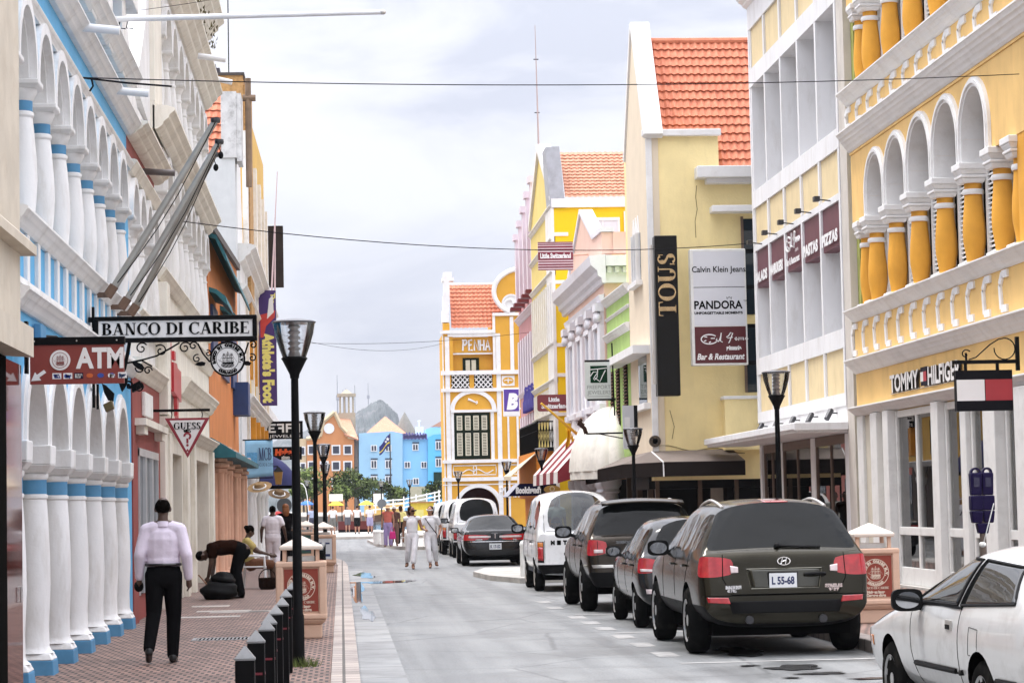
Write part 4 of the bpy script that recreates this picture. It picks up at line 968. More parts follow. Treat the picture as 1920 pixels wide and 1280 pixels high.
t = thing('extractor_fan', 'round dark extractor vent on the straw yellow side wall above the canopy', 'vent', (7.7, YS, 3.4)); xv, zv = onY(1213, 827, YS-.1); m2 = MB(FS); m2.ring(xv+.2, zv, .07, .14, .0, .12, 0, 2*PI, 18); m2.disc(xv+.2, zv, .07, 0, .05, 14); m2.build('grille', mat('vent brown', (.07, .055, .04), .8), t)
# dark hipped canopy
b = thing('shop_awning', 'wide grey brown canopy with black valance round the shop corner', 'awning', (8, 58, 2.5))
M_can = mat('taupe canvas', (.20, .165, .145), .75, var=.12, scale=2)
A = [(9.5, YS-.02, 2.92), (X1-.02, YS-.02, 2.90), (X1-.02, 66.8, 2.86)]       # wall line
B = [(9.62, YS-1.15, 2.62), (7.66, YS-1.15, 2.62), (6.95, YS+1.2, 2.62), (6.82, 66.8, 2.55)]
MB().add([A[0], A[1], B[1], B[0], A[2], B[3], B[2]], [(0, 1, 2, 3), (1, 6, 2), (1, 4, 5, 6)]).build('cover', M_can, b, fix=False, solid=.02)
mb = MB()
for p, q in ((B[0], B[1]), (B[1], B[2]), (B[2], B[3])): mb.add([p, q, (q[0], q[1], q[2]-.34), (p[0], p[1], p[2]-.34)], [(0, 1, 2, 3)])
mb.build('valance', mat('valance brown', (.035, .028, .026), .8), b, fix=False, solid=.02)
mb = MB(); mb.tube([A[1], B[1], (B[1][0], B[1][1]-.01, B[1][2]-.34)], .018, 6); mb.build('edge_piping', M_wt, b)
# ---- green house
Y0, Y1 = 61.87, 67.2
b = thing('green_house', 'small lime green house with brown shutters and white cornices', 'building', (9.5, 64.5, 0))
M_grn = mat('lime green paint', (.36, .52, .16), .75, var=.16, scale=2, dirt=.35, dirtcol=(.25, .33, .10), streak=1)
mb = MB(F1); mb.box(Y0, Y1, 2.4, 7.2, -3, 0); mb.build('wall', M_grn, b)
mb = MB(F1); mould(mb, Y0, Y1, 7.15, .22, .16); mould(mb, Y0, Y1, 6.15, .2, .14); mould(mb, Y0, Y1, 6.75, .08, .06); mb.build('cornice', M_trim, b)
for y in (62.5, 64.3, 65.7):
 o = MB(F1).box(y, y+.75, 3.5, 5.3, -.02, .02).build('window', M_dark, b)
 m2 = MB(F1)
 for k in range(20): m2.box(y+.02, y+.73, 3.52+k*.09, 3.56+k*.09, .02, .05)
 m2.build('louvre', mat('brown louvre', (.13, .055, .03), .6), o)
# white ribbed dome awning
b = thing('dome_awning', 'white ribbed quarter dome awning in front of the green house', 'awning', (6.9, 66.2, 3))
mb = MB(); n_ = 30
def dome(cx, cy, cz, rx, ry, rz, rib):
 def f(u, v):
  a = PI*u; e_ = PI/2*v; k = 1+rib*abs(math.sin(a*9))
  return (cx-rx*math.sin(a)*math.cos(e_)*k, cy+ry*math.cos(a)*math.cos(e_)*k, cz+rz*math.sin(e_)*k)
 return f
mb.grid(dome(X1, 66.2, 2.55, 1.2, 2.6, 1.75, .03), 72, 14); mb.build('cover', mat('white canvas', (.70, .67, .60), .7, var=.1, dirt=.3), b, smooth=40)
mb = MB(); mb.grid(lambda u, v: (X1-1.2*math.sin(PI*u), 66.2+2.6*math.cos(PI*u), 2.55-.22*v), 40, 1); mb.build('valance', mat('white canvas', (.70, .67, .60)), b, fix=False)
# ---- pink classical house
Y0, Y1 = 67.25, 77.9; XP = 7.5; FP = FR(XP)
b = thing('pink_house', 'pale pink classical house with deep white cornice, pediment and pilasters', 'building', (9.5, 73, 0))
M_pk = mat('pale pink paint', (.72, .50, .41), .75, var=.06, scale=1.5, dirt=.2, dirtcol=(.5, .36, .30), streak=1)
M_pw = mat('cool white trim', (.72, .72, .76), .7, var=.05, scale=2, dirt=.3, dirtcol=(.45, .44, .44))
mb = MB(FP); mb.box(Y0, Y1, 2.4, 8.4, -4, 0); mb.build('wall', M_pk, b)
mb = MB(FP); mb.ext([(67.35, 8.73), (76.9, 8.73), (76.9, 8.95), (73.0, 10.54), (69.6, 9.39), (67.35, 9.34)], -.3, .02); mb.box(67.3, 67.6, 8.73, 9.34, -3.5, -.3); mb.build('pediment', M_pk, b)
mb = MB(FP)
P = [(67.3, 9.35), (69.6, 9.4), (73.0, 10.55), (77.2, 8.9)]
for i, (p, q) in enumerate(zip(P, P[1:])): mb.ext([p, q, (q[0], q[1]+.14), (p[0], p[1]+.14)], -.34, .07+.003*i)
mb.build('coping', M_pw, b)
mb = MB(FP)
mb.prof([(-.02, 7.85), (.09, 7.87), (.11, 8.0), (.20, 8.06), (.22, 8.2), (.40, 8.36), (.44, 8.62), (-.02, 8.66)], Y0-.42, Y1+1.2)
mb.box(Y0-.40, Y0, 8.34, 8.64, -4, -.03); mb.box(Y0-.15, Y0, 7.88, 8.32, -4, -.03); mb.prof([(-.02, 7.35), (.12, 7.4), (.16, 7.55), (-.02, 7.58)], Y0, Y1)
mb.build('cornice', M_pw, b)
mb = MB(FP)
for k in range(16): mb.box(Y0-.27, Y0-.153, 8.16, 8.32, -.2-k*.22, -.08-k*.22)
mb.build('dentil', M_pw, b)
for k, y in enumerate((67.4, 69.9, 72.4, 74.9, 77.2)):
 m2 = MB(FP); m2.box(y, y+.62, 4.4, 6.75, -.02, .14); m2.box(y-.1, y+.72, 4.3, 4.5, -.02, .2); o = m2.build('pilaster', M_pw, b, bevel=.02)
 m2 = MB(FP)
 for q in range(5): m2.ball((y+.02+q*.145, 6.92+.08*(q % 2), .16), .11, .13, .10, 8, 5)
 m2.box(y-.08, y+.7, 7.1, 7.32, -.02, .26); m2.box(y, y+.62, 6.75, 7.1, -.02, .10); m2.build('capital', M_pw, o, smooth=40)
for y in (68.3, 70.8, 73.3, 75.8):
 o = MB(FP).box(y, y+1.1, 4.6, 6.6, -.02, .02).build('window', mat('pale blind', (.48, .50, .55), .4), b)
 m2 = MB(FP); m2.box(y-.16, y, 4.5, 6.7, 0, .08); m2.box(y+1.1, y+1.26, 4.5, 6.7, 0, .08); m2.box(y-.2, y+1.3, 6.7, 6.85, 0, .12); m2.box(y-.2, y+1.3, 4.35, 4.5, 0, .14); m2.build('frame', M_pw, o)
for y in (68.0, 71.4, 74.8):
 m2 = MB(FP); m2.ext([(y, 3.95), (y+2.0, 3.95), (y+1.0, 4.9)], 0, .10); m2.box(y-.1, y+2.1, 3.75, 3.95, 0, .14); m2.box(y+.2, y+.5, 2.9, 3.75, 0, .12); m2.box(y+1.5, y+1.8, 2.9, 3.75, 0, .12); m2.build('door_hood', M_pw, b)
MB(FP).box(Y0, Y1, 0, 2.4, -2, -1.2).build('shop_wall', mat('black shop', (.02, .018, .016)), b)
for y in (67.6, 69.4, 71.2, 73.2, 75.4, 77.4):
 o = lathe_part('column', [(.30, .12), (.30, .3), (.24, .34), (.22, .5), (.2, 1.8), (.19, 1.95), (.26, 2.0), (.22, 2.08), (.3, 2.2), (.3, 2.42)], (XP+.12, y, 0), M_pw, b, n=14)
# red and white striped awning
b = thing('striped_awning', 'red and white striped awning of the pink house', 'awning', (7, 75, 2.8))
m_r = mat('awning red', (.20, .02, .03), .8, var=.1); m_w2 = mat('awning white', (.68, .64, .62), .8, var=.06)
y = 69.2
for st_ in range(7):
 y1 = y+1.25
 MB(FP).add([(y, 3.9, .05), (y1, 3.9, .05), (y1, 2.62, 1.25), (y, 2.62, 1.25), (y, 2.28, 1.26), (y1, 2.28, 1.26)], [(0, 1, 2, 3), (3, 2, 5, 4)]).build('stripe', m_r if st_ % 2 else m_w2, b, fix=False, solid=.012)
 y = y1
MB(FP).add([(69.2, 3.9, .05), (69.2, 2.62, 1.25), (69.2, 2.28, 1.25), (69.2, 2.62, .05)], [(0, 1, 2, 3)]).build('side_panel', m_r, b, fix=False, solid=.012)
# ---- bright yellow house with pale street front
Y0, Y1 = 79.4, 88.6; XY = 7.2; FY = FR(XY)
b = thing('yellow_house', 'bright yellow house with tiled roof, pale yellow front and white bands', 'building', (9.3, 84, 0))
M_by = mat('bright yellow paint', (.80, .54, .008), .7, var=.05, scale=1.2, dirt=.15, dirtcol=(.5, .33, .02), streak=1)
M_py = mat('primrose paint', (.74, .60, .20), .75, var=.06, scale=1.2, dirt=.2, dirtcol=(.5, .4, .2), streak=1)
FZ = frame((0, Y0, 0), (1, 0, 0), (0, 0, 1), (0, -1, 0))
MB(FZ).box(XY+.02, 12, 0, 11.8, -8, 0).build('side_wall', M_by, b)
MB(FY).ext([(Y0+.003, 0), (Y0+.003, 11.8), (84.1, 14.1), (Y1, 11.8), (Y1, 0)], -.3, .01).build('front_wall', M_py, b)
mb = MB(FZ); mb.box(XY-.07, XY+.03, 0, 11.75, -2.2, .035); mb.box(XY-.05, 12, 11.55, 11.85, -.2, .08)
for z in (6.9, 5.9, 9.0, 10.6): mb.box(XY+.031, XY+.5, z, z+.12, -.05, .03)
for z in (3.4, 4.6): mb.box(XY-.08, XY+.6, z, z+.12, -.05, .06)
mb.build('quoin', M_trim, b)
mb = MB(FY)
for z in (2.9, 4.6, 5.7, 6.9, 9.3, 10.4, 11.5): mould(mb, Y0, Y1, z, .16, .12, 2)
for (p0, p1) in (((Y0, 11.8), (84.1, 14.1)), ((Y1, 11.8), (84.1, 14.1))): mb.ext([p0, p1, (p1[0], p1[1]+.3), (p0[0], p0[1]+.3)], -.4, .1+.004*(p0[0] > 80))
y = Y0+.6
while y < Y1-.3: mb.box(y, y+.28, 7.1, 9.1, 0, .1); mb.box(y, y+.28, 4.8, 5.6, 0, .08); y += .85
mb.build('band', M_trim, b)
mb = MB(); tile_roof(mb, lambda a, c: (Vector((XY+.42+a*3.2, Y0-.05+c*1.5, 11.86+c*1.75)), Vector((0, -.76, .65))), 17, 14, .03); mb.build('roof', M_tile2, b, fix=False)
mb = MB(FZ); mb.ext([(XY-.075, 11.55), (XY+.42, 11.55), (XY+.26, 13.6), (XY-.2, 13.6)], -1.4, .06); mb.build('firewall', mat('slate render', (.40, .42, .46), .8, var=.15, dirt=.3), b)
o = MB(FZ).box(8.38, 9.36, 10.15, 11.15, -.05, .03).build('window', mat('white blind', (.66, .66, .70), .5), b)
m2 = MB(FZ); m2.box(8.30, 8.38, 10.1, 11.2, 0, .06); m2.box(9.36, 9.44, 10.1, 11.2, 0, .06); m2.box(8.381, 9.359, 11.1, 11.2, 0, .055); m2.box(8.381, 9.359, 10.6, 10.64, 0, .05); m2.box(8.85, 8.89, 10.1, 11.1, 0, .045); m2.build('frame', M_trim, o)
m2 = MB(FZ)
for x in (9.58, 9.82): m2.box(x, x+.05, 9.6, 11.4, .05, .1)
for k in range(7): m2.box(9.63, 9.82, 9.7+k*.26, 9.74+k*.26, .06, .09)
m2.build('ladder', M_trim, b)
t = thing('antenna_mast', 'tall thin antenna mast above the yellow house roof', 'mast', (XY-.1, 86, 13))
xm, zt = onY(1003, 48, 86); xm2, zb = onY(1010, 265, 86)
MB().tube([(xm2, 86, zb-1.0), (xm, 86, zt)], .045, 6, .012).build('pole', mat('pink grey metal', (.45, .36, .37), .6), t)
m2 = MB()
for z in (zt-1.25, zt-3.2): m2.tube([(xm-.08, 86, z), (xm+.10, 86, z)], .02, 5)
m2.build('element', M_blk, t)
# ---- mauve house
Y0, Y1 = 88.62, 98.4; XM = 7.42; FM = FR(XM)
b = thing('mauve_house', 'mauve plastered house with tall white fins beside the yellow house', 'building', (9.5, 93, 0))
M_mv = mat('mauve paint', (.52, .255, .26), .75, var=.08, scale=1.5, dirt=.2, dirtcol=(.36, .17, .17), streak=1)
M_mvl = mat('lilac white trim', (.68, .62, .68), .7, var=.06)
mb = MB(FM); mb.box(Y0, Y1, 2.9, 10.0, -4, 0); mb.ext([(Y0, 10), (Y1, 10), (Y1-.6, 11.6), (Y0, 13.0)], -1, -.1); mb.build('wall', M_mv, b)
mb = MB(FM); mould(mb, Y0, Y1, 9.0, .25, .2); mould(mb, Y0, Y1, 6.0, .15, .12); mb.build('cornice', M_mvl, b)
for k in range(5):
 y = Y0+.4+k*2.0
 m2 = MB(FM); m2.box(y, y+.5, 9.7, 13.7-k*.32, -.3, .18); m2.box(y-.08, y+.58, 13.7-k*.32, 13.95-k*.32, -.34, .26); m2.build('fin', M_mvl, b)
 m2 = MB(FM); m2.box(y-.1, y+.6, 9.55, 9.69, -.1, .42); m2.build('bracket', mat('dark red metal', (.16, .03, .03), .6), b)
for k in range(8):
 y = Y0+.3+k*1.22; MB(FM).box(y, y+.5, 6.2, 8.3, -.02, .1).build('pilaster', M_mvl, b)
 if k < 7: MB(FM).box(y+.52, y+1.2, 6.3, 8.1, -.04, .015).build('window', mat('mauve glass', (.16, .11, .14), .3), b)
 MB(FM).box(y, y+.45, 3.4, 5.2, -.02, .08).build('pilaster', M_mvl, b)
def brush_sign(mb):
 for k in range(9): mb.tube([(-94.6+k*.5, 5.3, 0), (-94.5+k*.5, 5.7+.25*(k % 3), 0), (-94.3+k*.5, 5.35, 0)], .07, 5)
s = thing('wall_sign', 'blue raised letter sign high on the mauve wall', 'sign', (XM-.1, 93, 5.6))
m2 = MB(frame((XM-.12, 0, 0), (0, -1, 0), (0, 0, 1), (-1, 0, 0))); brush_sign(m2)
m2.build('lettering', mat('royal blue', (.05, .04, .28), .5), s, fix=False, solid=.05)
# orange shop front below with balcony and awning
b = thing('orange_shopfront', 'orange rendered shopfront below the black iron balcony', 'building', (7.5, 94, 0))
xo, xo2 = onY(1006, 860, 80.4)[0], 7.0; zo = onY(1020, 838, 80.4)[1]-.13
M_or2 = mat('orange render', (.72, .26, .03), .7, var=.08, dirt=.2)
mb = MB(); mb.box(xo, xo2+.18, 80.4, 88.5, 1.9, zo); mb.box(xo+.2, xo2+.17, 80.6, 88.4, 0, 1.9); mb.build('wall', M_or2, b)
mb = MB(); xw, zw = onY(975, 845, 96); mb.box(xw, XM-.02, 89, 97.8, 2.4, zo+.1); mb.build('white_wall', M_wh, b)
t = thing('balcony', 'black wrought iron balcony on a thin dark slab', 'balcony', (6.8, 84, 4))
YB = 80.2; zb = onY(1020, 838, YB)[1]-.12; zt = onY(1010, 790, YB)[1]; x0 = onY(1008, 800, YB)[0]; x1 = 7.19
MB().box(x0, x1, YB-.05, 88.4, zb, zb+.12).build('slab', M_blk, t)
m2 = MB(); m2.tube([(x0, 88.3, zt), (x0, YB, zt), (x1, YB, zt)], .03, 6); m2.tube([(x0, 88.3, zt-.3), (x0, YB, zt-.3), (x1, YB, zt-.3)], .018, 6)
for k in range(7):
 x = x0+(x1-x0)*k/6; m2.tube([(x, YB, zb), (x, YB, zt)], .013, 5)
 if k < 6: m2.tube([(x, YB, zb+.1), (x+(x1-x0)/6, YB, zt-.1)], .011, 5); m2.tube([(x, YB, zt-.1), (x+(x1-x0)/6, YB, zb+.1)], .011, 5)
for k in range(42): y = YB+k*.195; m2.tube([(x0, y, zb), (x0, y, zt)], .022, 4)
m2.build('railing', M_blk, t)
b = thing('cream_awning', 'cream sloping canvas awning in front of the orange shopfront', 'awning', (6, 92, 3))
p = [onY(945, 893, 88)+(88,), onY(1000, 850, 88.4)+(88.4,), onY(1004, 850, 80.3)+(80.3,), onY(958, 893, 80.3)+(80.3,)]
MB().add([(x, y, z) for x, z, y in p]+[(p[3][0], 80.3, p[3][1]-.14), (p[0][0], 88, p[0][1]-.12)], [(0, 1, 2, 3), (0, 3, 4, 5)]).build('cover', mat('cream canvas', (.66, .58, .44), .8, var=.08), b, fix=False, solid=.02)
b = thing('navy_awning', 'navy shop awning with white lettering in the distance', 'awning', (7, 92, 2.3))
YA = 79.6; xa, za = onY(952, 908, YA); xb, zb = onY(1045, 905, YA); zc_ = onY(1000, 929, YA)[1]
M_nv = mat('navy canvas', (.014, .014, .05), .8)
MB().add([(xa, YA, zc_), (xb, YA, zc_), (xb, YA, zb), (xa+.4, YA, zb), (xa, YA-.6, zc_+.1)], [(0, 1, 2, 3)]).build('cover', M_nv, b, fix=False, solid=.03)
MB().add([(xa-.15, YA+.4, zc_-.02), (xa, YA+.03, zc_-.02), (xa+.4, YA+.03, zb), (xa+.28, YA+.8, zb)], [(0, 1, 2, 3)]).build('side_panel', mat('grey canvas', (.35, .36, .42), .8), b, fix=False, solid=.02)
m2 = MB(frame((0, YA-.03, 0), (1, 0, 0), (0, 0, 1))); write(m2, "Boolchand's", onY(992, 925, YA)[0], zc_+.10, 0, .27, width=.88, bold=.02); m2.build('lettering', M_wt, b, fix=False)
t = thing('oval_sign', 'gold oval shop sign with a ring emblem', 'sign', (8, 91, 2.3))
xs, zs_ = onY(1035, 917, 79.2)
m2 = MB(frame((xs, 79.2, zs_), (1, 0, 0), (0, 0, 1))); m2.disc(0, 0, .27, 0, .05, 24, .5); m2.build('plate', mat('gold', (.45, .27, .06), .5, metal=.3), t)
m2 = MB(frame((xs, 79.14, zs_), (1, 0, 0), (0, 0, 1))); m2.ring(0, .02, .06, .085, 0, .02, 0, 2*PI, 18); m2.disc(0, .09, .02, 0, .02, 8); m2.build('emblem', mat('pale gold', (.7, .6, .4), .5), t)
# ---- yellow corner house at the end of the street
b = thing('corner_house', 'ochre yellow corner house with white scrolls, shuttered window and tiled roof', 'building', (8, 130, 0))
YP = 130.0
FQ = frame((0, YP, 0), (1, 0, 0), (0, 0, 1), (0, -1, 0))
M_oc = mat('ochre paint', (.66, .345, .04), .75, var=.08, scale=1.0, dirt=.25, dirtcol=(.40, .2, .03), streak=1)
mb = MB(FQ)
r = 1.13; cx = 7.42; zs = 1.55
mb.ext([(5.62, 0), (5.62, 8.6), (10.3, 8.6), (10.3, 0), (cx+r, 0), (cx+r, zs)]+[(cx+r*math.cos(PI*j/16), zs+r*math.sin(PI*j/16)) for j in range(17)]+[(cx-r, 0)], -4, 0)
mb.box(5.62, 6.18, 8.6, 11.0, -4, 0); mb.box(6.18, 8.35, 10.0, 10.85, -4, -.25); mb.box(8.35, 10.3, 8.6, 12.0, -4, 0); mb.box(5.66, 6.02, 10.9, 11.6, -.6, .05)
mb.build('wall', M_oc, b)
MB(FQ).box(6.18, 8.35, 8.6, 10.0, -4, -.5).build('loggia_wall', M_oc, b)
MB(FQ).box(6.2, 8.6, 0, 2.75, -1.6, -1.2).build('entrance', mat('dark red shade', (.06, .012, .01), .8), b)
mb = MB(FQ)
mb.ring(cx, zs, r-.02, r+.20, -.3, .07, n=22)
for (x0, x1, z0, z1, o_) in ((5.5, 10.3, 3.02, 3.22, .14), (5.5, 10.3, 2.80, 2.86, .06), (5.5, 10.3, 4.0, 4.18, .14), (5.5, 10.3, 8.78, 9.0, .16), (5.5, 10.3, 7.86, 8.04, .14), (5.5, 8.5, 11.02, 11.2, .16), (5.9, 8.6, 10.86, 11.0, .1),
 (5.74, 5.98, 0, 10.86, .05), (5.6, 5.66, 0, 11.0, .03), (8.52, 8.76, .0, 11.0, .05), (9.06, 9.16, 0, 7.8, .05), (9.56, 9.68, 3.2, 7.8, .05), (9.3, 9.5, 9.0, 11.9, .05), (9.8, 9.95, 9.0, 11.9, .05), (8.36, 8.5, 9.0, 12.0, .06), (8.36, 10.2, 11.96, 12.12, .12), (6.18, 8.35, 9.9, 9.98, -.2), (6.0, 8.5, 6.74, 6.88, .12)):
 mb.box(x0, x1, z0, z1, -.01 if o_ > 0 else -.55, o_)
mb.ring(7.22, 6.88, 1.02, 1.26, -.01, .10, n=24, sy=.86)
mb.box(6.0, 6.16, 4.18, 6.74, -.01, .05); mb.box(8.16, 8.34, 4.18, 6.74, -.01, .05)
mb.build('moulding', M_trim, b)
# rope, scroll and fish reliefs
m2 = MB(FQ)
for (x0, x1) in ((6.1, 8.38), (8.92, 9.56)):
 m2.tube([(x0, 3.35, .02), (x1, 3.35, .02), (x1+.03, 3.6, .02), (x1, 3.86, .02), (x0, 3.86, .02), (x0-.03, 3.6, .02), (x0, 3.35, .02)], .03, 5)
m2.tube([(6.25+k*.05, 3.56+.10*math.sin(k*.32+3.6)*(1 if k < 20 else -1)-.02, .03) for k in range(41)], .03, 5)
m2.ring(7.25, 3.72, .07, .11, 0, .05, 0, 2*PI, 14, 1.5); m2.ring(7.25, 3.5, .07, .11, 0, .05, 0, 2*PI, 14, 1.5)
m2.build('relief', M_trim, b)
m2 = MB(FQ); m2.tube([(6.95, 7.45, .03), (7.1, 7.4, .04), (7.3, 7.3, .03), (7.46, 7.24, .02)], .07, 6, .03); m2.tube([(7.42, 7.36, .03), (7.46, 7.24, .03), (7.38, 7.18, .03)], .03, 5); m2.build('fish_relief', M_trim, b)
m2 = MB(FQ); m2.disc(9.5, 12.55, .0001, 0, .0001, 4) if 0 else None
P = [(8.75, 12.12)]; Q = []
for k in range(15):
 a = R(250-k*11.5); P.append((9.75+1.28*math.cos(a), 13.05+.95*math.sin(a)+(.5*k/14)*1.0))
m2.ext(P+[(10.3, 14.25), (10.3, 12.12)], -.5, .02); m2.build('scroll_gable', M_oc, b)
m2 = MB(FQ); m2.tube([(p[0], p[1], .05) for p in P[1:]]+[(10.3, 14.3, .05)], .13, 6)
m2.tube([(9.38+(.10+.034*k)*math.cos(k*.42), 12.62+(.10+.034*k)*math.sin(k*.42)*.9, .06) for k in range(13)], .07, 6); m2.disc(9.4, 12.62, .50, .0, .03, 24); m2.ring(9.4, 12.62, .42, .52, .0, .08, 0, 2*PI, 24); m2.build('scroll', M_trim, b, smooth=40)
mb = MB(); tile_roof(mb, lambda a, c: (Vector((6.12+a*(3.5), YP+.1+c*1.6, 11.3+c*2.5)), Vector((0, -.84, .54))), 15, 11, .05); mb.build('roof', M_tile, b, fix=False)
mb = MB(); mb.tube([(6.1, YP+1.75, 13.85), (10.2, YP+1.75, 13.85)], .09, 8); mb.build('ridge', M_whc, b)
m2 = MB(FQ)
for (x0, x1, z0, z1) in ((5.62, 6.0, 11.65, 12.3), (5.68, 6.02, 12.3, 13.1), (5.74, 6.06, 13.1, 13.9), (5.66, 6.3, 13.9, 14.1), (5.75, 6.2, 14.1, 14.4)): m2.box(x0, x1, z0, z1, -1.0, .02)
m2.build('gable', M_trim, b)
# lattice balustrade
for x0, x1 in ((6.06, 7.04), (7.30, 8.30)):
 m2 = MB(FQ); n_ = 4
 for k in range(-4, n_+1):
  for sg in (1, -1):
   xa_ = x0+(x1-x0)*k/n_; pts = []
   for q in range(9):
    t_ = q/8; x = xa_+(x1-x0)*.62*t_
    if x0 <= x <= x1: pts.append((x if sg > 0 else x0+x1-x, 8.08+.70*t_, .03))
   if len(pts) > 1: m2.tube(pts, .030, 4)
 MB(FQ).box(x0, x1, 8.05, 8.78, .002, .008).build('lattice_back', M_dark, b)
 m2.build('lattice', M_trim, b)
m2 = MB(FQ); m2.box(8.8, 9.5, 8.14, 8.7, .0, .03); m2.build('relief_panel', M_trim, b)
m2 = MB(FQ); m2.ring(9.15, 8.42, .01, .3, .031, .04, 0, 2*PI, 14, .65); m2.build('relief_field', M_oc, b)
m2 = MB(FQ); m2.tube([(8.92, 8.42, .05), (9.05, 8.46, .05), (9.15, 8.42, .05), (9.25, 8.46, .05), (9.38, 8.42, .05)], .03, 5); m2.tube([(9.15, 8.3, .05), (9.15, 8.56, .05)], .03, 5); m2.build('relief', M_trim, b)
# shuttered window
M_dg = mat('bottle green', (.012, .022, .010), .5)
o = MB(FQ).box(6.16, 8.12, 4.2, 6.72, .0, .03).build('window', M_dg, b)
M_lv = mat('ivory louvre', (.60, .56, .44), .7)
for k in range(4):
 for (z0, z1) in ((4.40, 5.62), (5.78, 6.56)):
  x0 = 6.31+k*.45; m2 = MB(FQ)
  m2.box(x0, x0+.05, z0, z1, .03, .06); m2.box(x0+.25, x0+.30, z0, z1, .03, .06); m2.box(x0+.05, x0+.25, z1-.05, z1, .03, .06); m2.box(x0+.05, x0+.25, z0, z0+.05, .03, .06)
  q = z0+.08
  while q < z1-.1: m2.box(x0+.05, x0+.25, q, q+.045, .03, .05); q += .085
  m2.build('shutter', M_lv, o)
o = MB(FQ).box(6.72, 7.62, 8.95, 9.72, -.5, -.45).build('window', M_dg, b)
m2 = MB(FQ); m2.box(6.88, 7.12, 8.98, 9.6, -.45, -.43); m2.box(7.2, 7.44, 8.98, 9.6, -.45, -.43); m2.build('pane', M_lv, o)
def brush(mb, s_, x, z, w, k, h, th):
 """hand lettered capitals"""
 G = {'P': [[(0, 0), (.1, 1)], [(-.05, .98), (.4, 1), (.5, .75), (.35, .55), (.07, .52)]], 'E': [[(.45, 1), (.05, .95), (.08, .02), (.5, .05)], [(.06, .52), (.4, .55)]],
   'N': [[(.02, 0), (.05, 1), (.5, .02), (.52, 1)]], 'H': [[(.02, 0), (.05, 1)], [(.45, 0), (.5, 1)], [(.03, .5), (.48, .52)]], 'A': [[(0, 0), (.25, 1), (.52, 0)], [(.1, .35), (.45, .36)]]}
 for c in s_:
  for pl in G[c]: mb.tube([(x+p[0]*k, z+p[1]*h, w) for p in pl], th, 5)
  x += k*.68
m2 = MB(FQ); brush(m2, 'PENHA', 6.72, 10.1, -.2, .46, .58, .055); m2.build('lettering', M_trim, b)
s = MB(FQ); brush(s, 'PENHA', 8.55, 2.10, .06, .42, .55, .055); s.build('lettering', M_trim, b)
# hanging sign with a white letter on purple
t = thing('hanging_sign', 'white sign with a rounded letter on a purple square at the end of the street', 'sign', (9.6, 122, 7))
x0, z1 = onY(943, 728, 120); x1, z0 = onY(975, 780, 120); zp = onY(950, 770, 120)[1]
MB().box(x0, x1, 120, 120.12, z0, z1).build('plate', M_wt, t, bevel=.03)
m2 = MB(); m2.box(x0+.04, x1-.04, 119.985, 119.998, zp-.02, z1-.05); m2.build('purple_field', mat('purple', (.08, .03, .28), .5), t)
m2 = MB(frame(((x0+x1)/2, 119.98, 0), (1, 0, 0), (0, 0, 1))); write(m2, 'B', 0.0, zp+.12, 0, 1.02, bold=.07, shear=.2, sx=.85); write(m2, 'SINCE 1930', 0, z0+.06, 0, .16, width=.7); m2.mi_(0); m2.build('lettering', M_wt, t, fix=False)
m2 = MB(); m2.tube([(x1, 120.06, z1-.3), (x1+.5, 120.06, z1-.3)], .05, 6); m2.tube([(x1, 120.06, zp+.1), (x1+.5, 120.06, zp+.1)], .05, 6); m2.build('bracket', M_sil, t)
# ================================================================== signs, flagpoles, wires
def face(Y): return frame((0, Y, 0), (1, 0, 0), (0, 0, 1))        # local x, z(up) as y, towards the camera as z
def rect(px0, py0, px1, py1, Y):
 a = onY(px0, py0, Y); b_ = onY(px1, py1, Y); return a[0], b_[0], b_[1], a[1]      # x0, x1, z0, z1
M_red = mat('sign oxblood', (.20, .030, .022), .5, var=.06)
M_ivory = mat('sign ivory', (.72, .71, .70), .6, var=.03)
M_ink = mat('sign ink', (.012, .012, .012), .6, var=0)
M_navy = mat('sign navy', (.02, .03, .10), .6, var=0)
def ring_text(mb, s, cx, cy, r, a0, a1, size, w, inward=True, bold=.01):
 n = len(s)
 for i, ch in enumerate(s):
  if ch == ' ': continue
  a = R(a0+(a1-a0)*i/(n-1)); vs, fs = glyphs(ch, size, bold=bold)
  rot = a-PI/2 if inward else a+PI/2
  c, q = math.cos(rot), math.sin(rot)
  mb.add([(cx+r*math.cos(a)+v[0]*c-v[1]*q, cy+r*math.sin(a)+v[0]*q+v[1]*c, w) for v in vs], fs)
